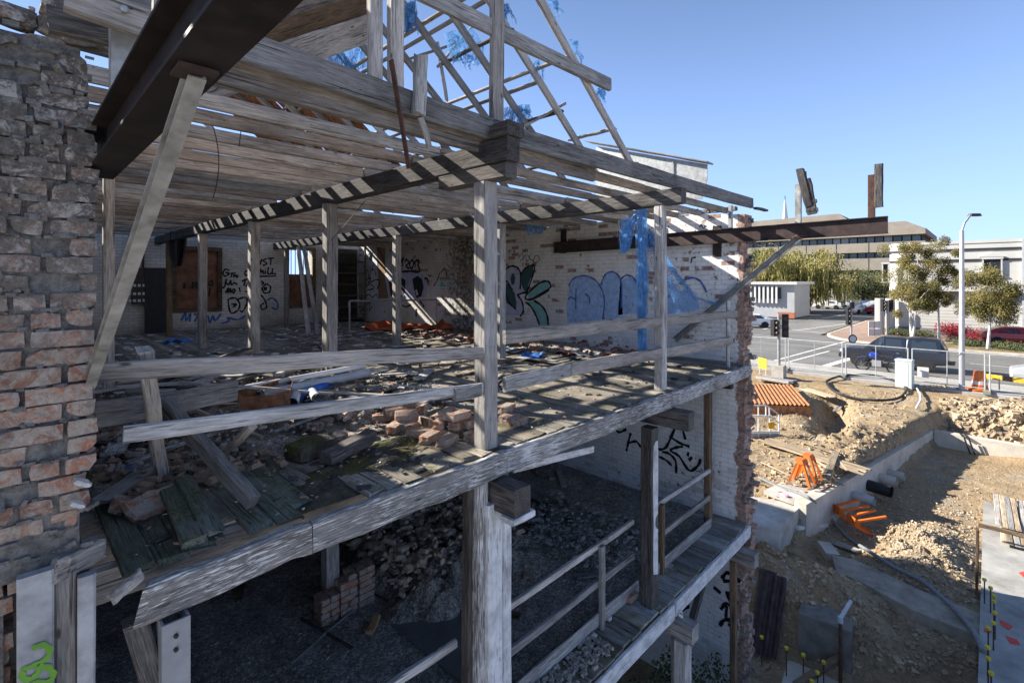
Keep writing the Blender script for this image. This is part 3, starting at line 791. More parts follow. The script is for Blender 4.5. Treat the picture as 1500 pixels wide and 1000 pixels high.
# painted column under the deck, made of posts strapped together
pc = thing('painted_column', 'flaking white timber column of clustered posts below the bearer end', 'column', (2.93, 3.0, FLOOR0))
for (px0, px1, v, dpt, m_, top) in [(688, 700, 3.06, .1, W_DARK, 706), (700, 716, 3.0, .1, W_PAINT, 700), (716, 737, 2.96, .12, W_PAINT2, 742), (737, 750, 3.0, .1, W_PAINT2, 748)]:
    vcol('column_post', px0, px1, top, v, dpt, m_, pc, jit=.004, seg=14, ch=.012)
mb = MB(); a = onv(726, 742, 2.84); b = onv(774, 742, 2.84)
beam('cap_board', (2.93 - .13, 2.78, DECK - .475), (2.93 + .13, 2.78, DECK - .475), .16, .05, W_PAINT2, pc)

# ================================================================== ceiling: beams, joists, front plate
cf = thing('ceiling_frame', 'weathered grey ceiling joists on dark beams above the open room', 'ceiling frame', (4.6, 9, 1.1))
for u in (2.93, 6.08):
    beam('ceiling_beam', (u, 2.83, (B0 + B1) / 2), (u, 9.5, (B0 + B1) / 2), .15, B1 - B0, W_DARK, cf, jit=.004, seg=10, ch=.01)
    beam('ceiling_beam', (u, 9.503, (B0 + B1) / 2), (u, VB - .01, (B0 + B1) / 2), .15, B1 - B0, W_DARK, cf, jit=.004, seg=8, ch=.01)
beam('corbel', (2.93, 2.86, .915), (2.93, 3.75, .915), .14, .13, W_DARK, cf, seg=4, ch=.01)
beam('ceiling_beam', (2.93, 2.80, 1.245), (2.93, 3.02, 1.245), .2, .115, W_DARK, cf, seg=2, ch=.01)
jd = .105; i = 0; v = 3.38
while v < VB - .1:
    ends = [.24, 2.93 + R.uniform(-.06, .06), 6.08 + R.uniform(-.06, .06), UW + .05]
    sag = R.uniform(-.006, .006)
    for a_, b_ in zip(ends, ends[1:]):
        off = R.uniform(-.02, .02)
        if i > 4 and R.random() < .03: continue
        m_ = R.choice((W_JOIST, W_JOIST, W_GREY))
        beam('ceiling_joist', (a_ + .004, v + off, B1 + jd / 2 + R.uniform(.002, .008)), (b_ - .004, v + off + R.uniform(-.02, .02), B1 + jd / 2 + R.uniform(.002, .008)), .048, jd, m_, cf, jit=.003, seg=4, bow=.008)
    v += .46 + R.uniform(-.07, .07); i += 1
beam('front_plate', (-.3, 3.1, 1.385), (2.925, 3.1, 1.30), .06, .185, W_GREY, cf, seg=10, bow=.01)
beam('front_plate', (2.935, 3.1, 1.30), (9.42, 3.1, 1.385), .06, .185, W_GREY, cf, seg=12, bow=.012)
beam('front_plate', (.6, 3.2, 1.22), (4.6, 3.2, 1.19), .05, .17, W_JOIST, cf, seg=8)
beam('nogging', (9.15, 2.95, 1.26), (9.75, 2.95, 1.28), .07, .04, W_DARK, cf)

# ================================================================== roof frame: open gable end, ridge running back
rf = thing('roof_frame', 'stripped gable roof frame of bare rafters and battens against the sky', 'roof', (1.75, 3.2, 1.4))
UR, HR, SL = 1.75, 4.29, .776
def roof_h(u): return HR - abs(u - UR) * SL
v = 3.2; i = 0
while v < 15.8:
    if v < 9.5 or i % 4 == 0: beam('rafter', (5.5, v, roof_h(5.5)), (UR + .03, v, roof_h(UR + .03)), .045, .095, W_GREY, rf, up=(0, 0, 1), jit=.003, seg=7, bow=.012)
    if v < 5 or v > 15: beam('rafter', (-1.6, v, roof_h(-1.6)), (UR - .03, v, roof_h(UR - .03)), .045, .095, W_GREY, rf, jit=.003, seg=5)
    v += .55; i += 1
beam('ridge_board', (UR, 3.1, HR + .02), (UR, 15.9, HR + .02), .03, .18, W_GREY, rf, seg=6)
beam('collar_tie', (1.15, 3.13, 2.2), (4.83, 3.13, 2.235), .05, .14, W_GREY, rf, seg=8, rag=(0, .015), bow=.01)
for k, (u, v0, v1) in enumerate([(2.15, 3.15, 9.5), (2.6, 3.6, 9), (3.0, 3.15, 4.4), (3.05, 4.9, 9), (3.45, 3.15, 9.5), (3.55, 3.75, 9.5), (3.85, 3.72, 5.0), (4.25, 3.2, 9.2), (4.37, 3.75, 9), (4.72, 3.72, 9), (5.05, 3.18, 3.9), (5.1, 4.3, 9), (5.3, 4.1, 9)]):
    h_ = roof_h(u) + .075
    beam('batten', (u, v0, h_), (u, v1, h_ + R.uniform(-.01, .01)), .06, .03, W_GREY if k % 3 else W_DARK, rf, jit=.004, seg=5, rag=(.03, .03))
for (a, b, d0, d1) in [((640, 100), (700, 30), 4.9, 4.9), ((590, 90), (680, 60), 5.4, 5.2), ((655, 150), (640, 60), 5.0, 5.1), ((760, 190), (830, 150), 3.9, 3.9)]:
    beam('broken_batten', onv(*a, d0), onv(*b, d1), .05, .03, W_GREY, rf, rag=(.05, .05), seg=4)
for k, (u, v0, v1) in enumerate([(-1.2, 3.2, 15), (-.5, 3.2, 15), (.2, 8, 15.5), (.9, 3.2, 9)]):
    beam('batten', (u, v0, roof_h(u) + .075), (u, v1, roof_h(u) + .075), .06, .03, W_GREY, rf, seg=4)
# gable studs standing on the front plate
def stud(px0, px1, py0, h1, v, mat, d=.07, **kw):
    a, b = onv(px0, py0, v), onv(px1, py0, v)
    return beam('gable_stud', ((a.x + b.x) / 2, v, a.z), ((a.x + b.x) / 2, v, h1), (b.x - a.x) * .8, d, mat, rf, up=(0, 1, 0), jit=.003, seg=7, **kw)
stud(538, 560, 122, 3.6, 3.13, W_LIGHT)
stud(567, 591, 135, 3.5, 3.13, W_LIGHT)
stud(717, 736, 178, 3.2, 3.12, W_LIGHT)
a, b = onv(612, 170, 3.04), onv(616, 78, 3.04)
beam('gable_stud', a, b, .1, .06, W_GREY, rf, up=(0, 1, 0), rag=(.02, .09), seg=6)
beam('gable_stud', onv(615, 172, 3.06), onv(630, 218, 3.1), .05, .03, W_LIGHT, rf, up=(0, 1, 0), rag=(0, .05))
mb = MB(); mb.bar(onv(573, 88, 3.0), onv(583, 150, 3.0), .045, .012); mb.bar(onv(583, 149, 3.0), onv(599, 247, 3.0), .04, .012)
mb.build('rusty_bar', RUSTD, rf)
# slumped boards of the old roof lining
for k in range(6):
    l_, r_ = onv(300, 128 - 36 * k, 4.55), onv(540, 42 - 30 * k, 4.9)
    beam('lining_board', l_, r_, .012, .29 - .01 * k, [W_GREY, W_BROWN, W_JOIST, W_GREY, W_LIGHT, W_GREY][k], rf, up=(.1, -.45, 1), jit=.005, seg=7, rag=(0, .05), bow=.02)
# rusty corrugated sheets still on the rear of the right slope
def corrug(name, P, U_, V_, nu, amp, mat, parent, M=None):
    vs_ = []; fs_ = []
    P, U_, V_ = Vector(P), Vector(U_), Vector(V_); nrm = U_.cross(V_).normalized()
    for i in range(nu + 1):
        for j in range(3):
            vs_.append(P + U_ * (i / nu) + V_ * (j / 2) + nrm * (amp * math.sin(i * math.pi / 2)))
    for i in range(nu):
        for j in range(2): fs_.append((i*3+j, (i+1)*3+j, (i+1)*3+j+1, i*3+j+1))
    return mk(name, vs_, fs_, mat, parent, M, smooth=True)
for v0 in (7.4, 8.25, 9.1):
    corrug('roof_sheet', (2.5, v0, roof_h(2.5) + .1), (0, .82, 0), (2.9, 0, -2.9 * SL), 44, .012, RUST, rf)
for v0 in (10.0,):
    corrug('roof_sheet', (1.85, v0, roof_h(1.85) + .1), (0, .86, 0), (3.6, 0, -3.6 * SL), 44, .012, RUST, rf)

# sheets on the low left slope, added unseen to shade the deck, and on the flat bay beside the side wall
for k in range(14):
    corrug('roof_sheet', (-1.75, 3.25 + k * .9, roof_h(-1.75) + .1), (0, .87, 0), (1.0, 0, 1.0 * SL), 46, .012, RUST, rf)
fb = thing('flat_roof_sheeting', 'grey iron sheeting over the flat bay beside the white wall', 'roof', (7.6, 9, 1.4))
for k in range(9):
    v0 = 5.4 + k * 1.2
    pass
    corrug('roof_sheet', (6.25, v0 - .03, 1.36 + .012 * (k % 2)), (0, 1.27, 0), (2.74 if k != 7 else 1.2, 0, .01), 64, .008, GALV, fb)
    if k == 7: corrug('roof_sheet', (7.75, v0 - .03, 1.36), (0, 1.27, 0), (1.24, 0, .01), 64, .008, GALV, fb)
# boarded gable added behind the roof space to block sky gaps between joists
for k in range(16):
    h_ = 1.36 + k * .185; a_ = max(-1.6, UR - (HR - h_) / SL); b_ = min(5.5, UR + (HR - h_) / SL)
    beam('sky_block_board', (a_, VB + .2, h_ + .09), (b_, VB + .2, h_ + .09), .025, .195, W_JOIST, rf, seg=3)
for ub in (2.62, 5.78):  # short boards added above the ceiling beams to interrupt their sun stripes
    v_ = 3.6
    while v_ < 14:
        v_ += R.uniform(.5, 1.5); L_ = R.uniform(.25, .7)
        beam('stripe_break_board', (ub + R.uniform(-.06, .1), v_, B1 + jd + .02), (ub + R.uniform(-.06, .1), v_ + L_, B1 + jd + .02), R.uniform(.12, .26), .02, W_GREY, rf, seg=2)
        v_ += L_
# more boards added in the roof space to make the sun stripes irregular
for k in range(14):
    u_, v_ = R.uniform(.6, 5.5), R.uniform(5.5, 15.5); L_ = R.uniform(.8, 2.2); a_ = R.choice((R.gauss(1.57, .2), R.gauss(0, .3)))
    d_ = Vector((math.cos(a_), math.sin(a_), 0)) * L_ / 2; c_ = Vector((u_, min(v_, 15), B1 + jd + .03))
    beam('stripe_break_board', c_ - d_, c_ + d_, R.uniform(.1, .3), .02, W_GREY, rf, seg=2)
# flashing upstand on top of the side wall
fl = thing('parapet_flashing', 'dented zinc parapet flashing with a thin timber capping above the white wall', 'flashing', (9.1, 5, 1.3))
pts = [onu(873, 214, 9.12), onu(1000, 235, 9.12), onu(1036, 241, 9.12), onu(1036, 262, 9.12), onu(1028, 292, 9.12), onu(873, 292, 9.12)]
mb = MB(); mb.prism([tuple(p) for p in pts], (.02, 0, 0)); mb.build('zinc_sheet', GALV, fl)
p0, p1 = onu(862, 208, 9.1), onu(1040, 239, 9.1)
beam('capping_board', p0, p1, .3, .025, W_GREY, fl, up=(0, 0, 1))
for px, py in ((930, 248), (985, 250)):
    q = onu(px, py, 9.1); mb = MB(); mb.box(q, (.012, .03, .34)); mb.build('seam', GALV, fl)
for (px, py) in [(1028, 262), (1030, 275), (1020, 284)]:
    inst('brick', R.choice(BMB), fl, Matrix.Translation(onu(px, py, 9.25)) @ Matrix.Rotation(1.5, 4, 'Z'))

# ================================================================== steel outriggers
def ibeam(name, p0, p1, w, d, mat, parent, tf=.012, tw=.01):
    M, L = frame(p0, p1); mb = MB()
    mb.box((L/2, 0, d/2 - tf/2), (L, w, tf)); mb.box((L/2, 0, -d/2 + tf/2), (L, w, tf)); mb.box((L/2, 0, 0), (L, tw, d - 2*tf - .002))
    return mb.build(name, mat, parent, M)
sb = thing('steel_outrigger', 'dark rusty steel beam jutting out from the brick pier overhead', 'steel beam', (.34, 3.4, .65))
ibeam('steel_beam', (.345, .74, .65), (.345, 3.45, .65), .125, .2, simple('blackened_steel', (.012, .01, .01), .6, .1, .4, 9, .3, .002, hue=(.024, .018, .017)), sb)
M_, L_ = frame((.345, 1.5, .548), (.272, 3.13, -.52))
mb = MB(); mb.box((L_/2, -.021, 0), (L_, .006, .05)); mb.box((L_/2, 0, .022), (L_, .036, .006)); mb.box((L_/2, 0, -.022), (L_, .036, .006))
mb.build('brace', GALV_O, sb, M_)
mb = MB(); mb.box((.345, 1.5, .543), (.09, .1, .01)); mb.build('brace_plate', STEEL_D, sb)
mb = MB(); mb.box((.36, 2.68, .97), (.1, .008, .44)); mb.box((.314, 2.72, .97), (.008, .072, .44)); mb.build('upright', GALV_O, sb)
p0, p1 = onv(95, -8, 2.58), onv(262, 52, 2.58)
beam('bolted_plank', p0, p1, .045, .13, W_GREY, sb)
q = onv(182, 14, 2.55); mb = MB(); mb.lathe(q, [(.016, -.01), (.016, .01), (.009, .014)], 6, Matrix.Rotation(math.pi/2, 3, 'X')); mb.build('bolt', GALV, sb)
beam('bolted_plank', onv(70, 30, 2.85), onv(158, 48, 2.85), .05, .11, W_DARK, sb)
beam('upright', onv(226, 36, 2.5), onv(226, -30, 2.5), .02, .05, W_LIGHT, sb, up=(0, 1, 0))
# right-hand one, bolted to the white wall
sr = thing('steel_outrigger', 'long brown steel beam bolted to the white wall and jutting over the site', 'steel beam', (8.9, 5, .78))
UB = 8.91
z1, z2 = .78, .78
ibeam('steel_beam', (UB, 1.06, .80), (UB, 7.3, .75), .1, .25, simple('brown_primed_steel', (.03, .022, .022), .6, .1, .3, 7, hue=(.055, .036, .033)), sr)
for px in (1050, 968, 825):
    q = onu(px, 352, 8.97); mb = MB(); mb.box((8.985, q.y, q.z - .02), (.03, .15, .56)); mb.build('wall_bracket', STEEL_D, sr)
p0 = onu(1172, 352, UB); p1 = onu(988, 498, UB)
M_, L_ = frame((UB, p0.y, .70), (UB, p1.y, p1.z))
mb = MB(); mb.box((L_/2, -.04, 0), (L_, .008, .1)); mb.box((L_/2, 0, .046), (L_, .072, .008)); mb.box((L_/2, 0, -.046), (L_, .072, .008)); mb.build('brace', GALV, sr, M_)
mb = MB(); mb.box((UB, p0.y, .70), (.1, .22, .012)); mb.build('brace_plate', RUST, sr)
for (px, top) in ((1173, 270), (1281, 256)):
    q = onu(px, 325, UB); zt = onu(px, top, UB).z
    mb = MB(); mb.box((UB, q.y, (.92 + zt) / 2), (.08, .012, zt - .92)); mb.box((UB - .035, q.y + .04, (.92 + zt) / 2), (.01, .07, zt - .92)); mb.build('upright', RUSTD if px > 1200 else GALV_O, sr)
for (a, b, w_, d_, rg) in [((1172, 246), (1186, 305), .06, .11, .05), ((1180, 262), (1190, 316), .05, .14, .04), ((1184, 296), (1197, 294), .05, .06, .01), ((1183, 309), (1199, 307), .05, .06, .01), ((1178, 250), (1183, 312), .03, .05, .02),
                           ((1287.5, 240), (1287.5, 304), .07, .1, .01)]:
    beam('bolted_plank', onu(*a, UB - .05), onu(*b, UB - .05), w_, d_, W_DARK, sr, up=(0, 1, 0), rag=(rg, rg), seg=5)

# ================================================================== railings
rl = thing('deck_railing', 'rough timber rails nailed to a leaning stud between pier and notched post', 'railing', (1.5, 3.2, DECK))
beam('rail', onv(136, 546, 3.22), onv(706, 517, 3.08), .04, .1, W_LIGHT, rl, seg=9, bow=.012)
beam('rail', onv(180, 636, 3.14), onv(706, 568, 3.08), .035, .085, W_LIGHT, rl, seg=9, bow=.012)
beam('rail', onv(667, 579, 3.05), onv(704, 572, 3.05), .035, .1, W_GREY, rl)
beam('stud', onh(238, 703, DECK), onv(211, 508, 3.27), .075, .065, W_LIGHT, rl, up=(0, 1, 0), rag=(0, .05), seg=6)
rr = thing('deck_railing', 'pale timber rails between notched post and the ragged wall end', 'railing', (6, 3.2, DECK))
beam('rail', onv(739, 494, 3.12), onv(1079, 460, 3.12), .04, .125, W_LIGHT, rr, seg=9, bow=.01)
beam('rail', onv(739, 564, 3.13), onv(835, 542, 3.13), .045, .14, W_GREY, rr, seg=5)
beam('rail', onv(836, 541, 3.11), onv(1072, 498, 3.11), .045, .14, W_LIGHT, rr, seg=8)
mb = MB(); q = onv(1070, 530, 3.12); mb.tube([(q.x, 3.16, DECK), (q.x, 3.16, onv(1068, 440, 3.12).z)], .035, 8); mb.build('pole', GALV, rr)
mb = MB(); q = onv(1079, 333, 3.1); mb.box((q.x, 3.2, (q.z + 1.28) / 2), (.08, .05, 1.28 - q.z)); mb.build('pole', GALV, rr)
W_DARK2 = wood('dark_grey_timber', (.05, .05, .05), (.15, .146, .14), (.28, .27, .26))
# loose framing timbers on the left of the deck
def lone(name, label, cat, p0, p1, w, d, mat, group=None, **kw): return tag(beam(name, p0, p1, w, d, mat, None, **kw), label, cat, group)
lone('fallen_timber', 'long grey beam leaning down onto the deck behind the leaning stud', 'timber', onh(371, 735, DECK + .07), onv(240, 588, 4.15), .075, .1, W_DARK2, seg=8)
lone('fallen_timber', 'broad grey plank lying on the rubble behind the rails beside the pier', 'timber', onv(118, 612, 4.0), onv(345, 572, 4.7), .05, .17, W_GREY, seg=8)
lone('fallen_timber', 'thin pale strut propped against the leaning beam', 'timber', onh(322, 668, DECK + .12), onv(370, 622, 3.35), .05, .05, W_LIGHT)
lone('fallen_timber', 'split mossy plank tilted over the deck edge', 'timber', onh(246, 707, DECK + .1), onh(288, 800, DECK + .035), .12, .04, W_DECKG, rag=(.02, .14), seg=8, ch=.004)
lone('fallen_timber', 'second half of the split mossy plank beside the hole', 'timber', onh(266, 700, DECK + .11), onh(318, 788, DECK + .04), .1, .04, W_DECKG, rag=(.02, .14), seg=8, ch=.004)
lone('fallen_timber', 'blackened timber block lying on loose bricks', 'timber', onh(476, 672, DECK + .08), onh(545, 636, DECK + .12), .13, .1, W_DARK, rag=(.01, .04), seg=5, ch=.012)
lone('fallen_timber', 'white lath sticking out below the deck edge', 'timber', onv(752, 686, 3.25), onv(868, 657, 3.25), .03, .075, W_PAINT2)
lone('fallen_timber', 'splintered rotten beam stub below the brick pier', 'timber', onv(74, 838, 3.0), onv(150, 800, 3.25), .07, .1, W_GREY, rag=(.09, .03), seg=6)
lone('fallen_timber', 'splintered sliver at the broken end of the edge beam', 'timber', onv(155, 885, 2.96), onv(212, 836, 3.0), .03, .06, W_GREY, rag=(.1, .02), seg=6)
lone('leaning_timber', 'pale prop leaning in front of the half open window', 'timber', onh(452, 492, DECK), onv(437, 362, 14.6), .11, .06, W_GREY)
lone('leaning_timber', 'second prop leaning beside the half open window', 'timber', onh(466, 491, DECK), onv(445, 362, 14.3), .11, .06, W_GREY)
# ================================================================== lower walkway along the front
lwk = thing('lower_walkway', 'narrow weathered plank walkway with white edge board on the lower storey', 'walkway', (6.4, 3.2, LOW))
u = 3.15
while u < UW - .05:
    w_ = R.uniform(.17, .23)
    zz = LOW - .02 + R.uniform(-.006, .006)
    beam('walkway_board', (u + w_ / 2, VF - .01 + R.uniform(-.015, .02), zz), (u + w_ / 2 + R.uniform(-.006, .006), 3.62, zz), w_ - R.uniform(.006, .016), .035, W_DECK if u < 4.9 else R.choice((W_GREY, W_DECK)), lwk, jit=.004, seg=4)
    u += w_
beam('edge_board', (3.1, VF - .04, LOW - .14), (6.16, VF - .04, LOW - .14), .05, .2, W_PAINT2, lwk, jit=.005, rag=(.02, .04), seg=10, ch=.01)
beam('edge_board', (6.2, VF - .04, LOW - .13), (UW + .05, VF - .04, LOW - .13), .05, .2, W_PAINT2, lwk, jit=.004, rag=(.05, .02), seg=9, ch=.01)
for uu in (6.25, 8.6):
    beam('cross_bearer', (uu, 2.75, LOW - .36), (uu, 4.6, LOW - .36), .2, .22, W_GREY, lwk, seg=3)
for v in (3.2, 3.55): beam('bearer', (3.1, v, LOW - .14), (UW - .02, v, LOW - .14), .07, .18, W_DARK, lwk, seg=3)
mb = MB(); q = Vector((6.2, 2.99, LOW - .19))
mb.tube([q + Vector((.0, -.03, .02)), q + Vector((.05, -.06, -.03)), q + Vector((.1, -.03, -.01)), q + Vector((.07, -.02, .03))], .015, 8); mb.build('white_clip', WHITEP, lwk)
# posts, rails, toe board of the walkway
lr = thing('walkway_railing', 'grey square timber railing with toe board along the lower walkway', 'railing', (6, 3.46, LOW))
VR = 3.46
def railh(px, py): return onv(px, py, VR).z
ht, hm, hb = railh(940, 742), railh(940, 800), railh(940, 862)
for h_, d_, nm in ((LOW + .98, .07, 'rail'), (LOW + .52, .08, 'rail')):
    beam(nm, (2.0, VR, h_), (2.83, VR, h_), .05, d_, W_LIGHT, lr, seg=3)
    beam(nm, (3.06, VR, h_), (5.9, VR, h_ + .01), .05, d_, W_LIGHT, lr, seg=8, bow=.01)
    beam(nm, (6.16, VR, h_), (8.42, VR, h_), .05, d_, W_LIGHT, lr, seg=6, bow=.01)
beam('toe_board', (3.0, VR - .02, LOW + .09), (5.99, VR - .02, LOW + .09), .035, .16, W_GREY, lr, seg=7)
beam('toe_board', (6.16, VR - .02, LOW + .09), (8.42, VR - .02, LOW + .09), .035, .16, W_GREY, lr, seg=6)
for uu, m_ in ((5.08, W_GREY), (6.62, W_BROWN)):
    beam('baluster', (uu, VR - .055, LOW - .01), (uu, VR - .055, LOW + 1.0), .075, .06, m_, lr, up=(0, 1, 0), seg=5)
post('timber_post', 'blackened lower post with a white conduit carrying the deck beam', 'post', 5.88, 3.2, .17, LOW - .02, DECK - .465, W_DARK, G, seg=8, ch=.012)
o = tag(vcol('white_conduit', 957, 964, 648, 3.12, .03, W_PAINT2, None, zb=LOW), 'peeling white batten on the edge of the blackened lower post', 'batten')
post('timber_post', 'brown sunlit lower post standing at the end of the walkway railing', 'post', 8.47, 3.5, .11, LOW - .02, DECK - .23, W_BROWN, G, seg=8)
# below the walkway
pu = thing('brick_footing_post', 'pale timber stump under the walkway bearer', 'post', (6.25, 3.0, FLOOR0))
beam('stump', (6.2, 2.9, FLOOR0), (6.2, 2.9, LOW - .475), .17, .17, W_LIGHT, pu, up=(0, 1, 0), seg=8)
beam('stump', (6.38, 3.06, FLOOR0), (6.38, 3.06, LOW - .475), .12, .14, W_GREY, pu, up=(0, 1, 0), seg=8)
post('timber_post', 'thin brown post under the walkway in front of the black tag', 'post', 8.55, 3.1, .1, FLOOR0, LOW - .475, W_BROWN)
lone('raking_strut', 'dark raking strut below the walkway', 'timber', onv(1030, 850, 3.5), onv(985, 1010, 3.5), .1, .1, W_DARK)

# ================================================================== graffiti: flat paint lying on the walls
def ribbon(name, strokes, plane, w, mat, parent, off=.004):
    """spray strokes as flat ribbons; plane = (function, coordinate, axis normal)"""
    fn, cval, nrm = plane; nrm = Vector(nrm); mb = MB()
    for k, st in enumerate(strokes):
        P = [fn(px, py, cval) + nrm * (off + .0007 * (k % 7)) for px, py in st]
        # smooth by Catmull-Rom
        if len(P) > 2:
            Q = []
            for i in range(len(P) - 1):
                p0, p1, p2, p3 = P[max(i-1, 0)], P[i], P[i+1], P[min(i+2, len(P)-1)]
                for t in (0, .25, .5, .75):
                    Q.append(.5 * ((2*p1) + (p2-p0)*t + (2*p0-5*p1+4*p2-p3)*t*t + (3*p1-p0-3*p2+p3)*t*t*t))
            P = Q + [P[-1]]
        n = len(P); b = len(mb.v)
        for i, p in enumerate(P):
            d = (P[min(i+1, n-1)] - P[max(i-1, 0)])
            if d.length < 1e-6: d = Vector((0, 0, 1))
            s_ = nrm.cross(d).normalized() * (w / 2 * (1 + .25 * math.sin(i * 1.7 + k)))
            mb.v += [tuple(p - s_), tuple(p + s_)]
        for i in range(n - 1): mb.f.append((b+2*i, b+2*i+1, b+2*i+3, b+2*i+2))
    return mb.build(name, mat, parent)
def patch(name, poly, plane, mat, parent, off=.002):
    fn, cval, nrm = plane; nrm = Vector(nrm)
    P = [fn(px, py, cval) + nrm * off for px, py in poly]
    return mk(name, P, [tuple(range(len(P)))], mat, parent)
def spray(name, colr, wear=.5, rough=.6):
    N = NT(name, rough, 0, .3)
    w = N.wpos()
    c = N.mix(1.0, colr, N.ramp(N.noise(w, 6, 5, .7), [(.3, .75), (.7, 1.2)]), 'MULTIPLY')
    N.color(c)
    tp = N.n('ShaderNodeBsdfTransparent'); ms = N.n('ShaderNodeMixShader')
    N.l(N.ramp(N.noise(w, 13, 6, .75), [(wear - .28, 1.0), (wear - .1, 0.0)]), ms.inputs[0])
    ms2 = ms
    N.l(N.b.outputs[0], ms.inputs[1]); N.l(tp.outputs[0], ms.inputs[2])
    N.l(ms.outputs[0], N.t.nodes['Material Output'].inputs[0])
    return N.m
S_BLK = spray('black_spray_paint', (.012, .012, .014), .42)
S_BLUE = spray('pale_blue_spray_paint', (.33, .48, .72), .56)
S_BLUL = spray('blue_line_spray_paint', (.05, .13, .35), .45)
S_TEAL = spray('dark_teal_spray_paint', (.035, .085, .09), .45)
S_TEALL = spray('teal_spray_paint', (.2, .4, .38), .45)
S_LIL = spray('lilac_grey_spray_paint', (.42, .43, .52), .5)
S_WHT = spray('white_spray_paint', (.62, .62, .62), .5)
S_CYAN = spray('turquoise_spray_paint', (.12, .42, .46), .42)
S_ORG = spray('orange_brown_wash', (.27, .16, .07), .62)
S_GRN = spray('green_spray_paint', (.12, .28, .03), .3)
RWP = (onu, UW, (-1, 0, 0)); BWP = (onv, VB, (0, -1, 0))
def zz(o, s, pts): return [(o[0] + x / s, o[1] + y / s) for x, y in pts]
# big piece behind the notched post
Z3 = lambda pts: zz((690, 370), 6.52, pts)
patch('graffiti', Z3([(40, 380), (70, 260), (110, 180), (190, 120), (300, 140), (310, 260), (200, 300), (190, 480), (110, 500), (60, 440)]), RWP, S_TEAL, rw, .002)
patch('graffiti', Z3([(300, 300), (320, 190), (370, 140), (420, 135), (465, 180), (475, 290), (520, 300), (530, 380), (450, 410), (500, 480), (480, 600), (310, 600)]), RWP, S_LIL, rw, .002)
patch('graffiti', Z3([(480, 300), (475, 210), (520, 150), (600, 125), (590, 200), (550, 300), (530, 380), (500, 350)]), RWP, S_TEAL, rw, .003)
patch('graffiti', Z3([(530, 400), (640, 300), (720, 275), (755, 300), (740, 345), (600, 440), (570, 450)]), RWP, S_TEALL, rw, .003)
patch('graffiti', Z3([(530, 470), (620, 460), (700, 530), (740, 640), (735, 690), (660, 690), (620, 580)]), RWP, S_TEALL, rw, .003)
patch('graffiti', Z3([(310, 280), (360, 300), (420, 390), (435, 480), (425, 540), (340, 480), (310, 380)]), RWP, S_TEAL, rw, .004)
patch('graffiti', Z3([(375, 250), (390, 200), (410, 195), (425, 240), (415, 300), (390, 310)]), RWP, S_TEAL, rw, .004)
ribbon('graffiti', [Z3(p) for p in [[(310, 200), (350, 145), (400, 128), (450, 150), (475, 210), (470, 350)], [(475, 210), (520, 150), (605, 122), (590, 220), (530, 390)], [(440, 405), (530, 380), (520, 440), (600, 440), (750, 355)],
        [(530, 400), (640, 300), (720, 272), (760, 300), (740, 350), (570, 450)], [(520, 470), (580, 520), (630, 620), (655, 690)], [(600, 455), (680, 510), (730, 600), (740, 690)], [(450, 410), (490, 470), (500, 560), (470, 610)],
        [(330, 380), (370, 480), (430, 540)], [(100, 180), (60, 260), (40, 360), (70, 450), (110, 510)], [(310, 270), (350, 280), (385, 340), (400, 350)]]], RWP, .05, S_BLK, rw, .006)
ribbon('graffiti', [Z3(p) for p in [[(450, 55), (490, 5), (500, 50)], [(470, 80), (500, 60), (520, 20), (530, 80)], [(540, 15), (560, 60), (530, 85)], [(580, 5), (560, 50), (600, 85)], [(600, 60), (625, 25), (655, 50), (640, 85), (605, 95), (600, 60)]]], RWP, .018, S_BLK, rw, .006)
# pale blue bubble letters
patch('graffiti', Z3([(935, 300), (975, 250), (1060, 220), (1150, 240), (1230, 320), (1270, 440), (1265, 640), (920, 670), (915, 500), (930, 420)]), RWP, S_BLUE, rw, .002)
patch('graffiti', Z3([(1240, 320), (1280, 220), (1340, 185), (1400, 210), (1440, 300), (1450, 620), (1280, 640), (1270, 440)]), RWP, S_BLUE, rw, .002)
Z4 = lambda pts: zz((880, 290), 4.762, pts)
patch('graffiti', Z4([(150, 570), (200, 545), (240, 570), (270, 650), (265, 800), (120, 815), (135, 600)]), RWP, S_BLUE, rw, .002)
patch('graffiti', Z4([(385, 560), (430, 540), (500, 570), (540, 650), (600, 640), (680, 720), (690, 780), (540, 800), (390, 820)]), RWP, S_BLUE, rw, .002)
ribbon('graffiti', [Z3(p) for p in [[(935, 320), (975, 252), (1070, 220), (1170, 250), (1240, 330), (1275, 460), (1260, 640)], [(1240, 310), (1280, 215), (1345, 183), (1410, 220), (1440, 320), (1437, 530)], [(1005, 340), (1002, 450), (1003, 540)], [(925, 450), (960, 425), (1000, 450)], [(1090, 390), (1130, 430), (1135, 490)]]] +
       [Z4(p) for p in [[(135, 570), (180, 540), (230, 555), (265, 620)], [(385, 555), (440, 540), (470, 545)], [(420, 690), (460, 690), (480, 683)], [(410, 600), (405, 660), (415, 690)], [(580, 575), (640, 555), (700, 585), (740, 660)]]], RWP, .035, S_BLUL, rw, .006)
ribbon('graffiti', [Z4(p) for p in [[(690, 205), (700, 185), (710, 205)], [(715, 190), (730, 195), (715, 210)], [(785, 195), (795, 200), (780, 230)], [(630, 455), (640, 420), (665, 415)]]], RWP, .025, S_BLK, rw, .006)
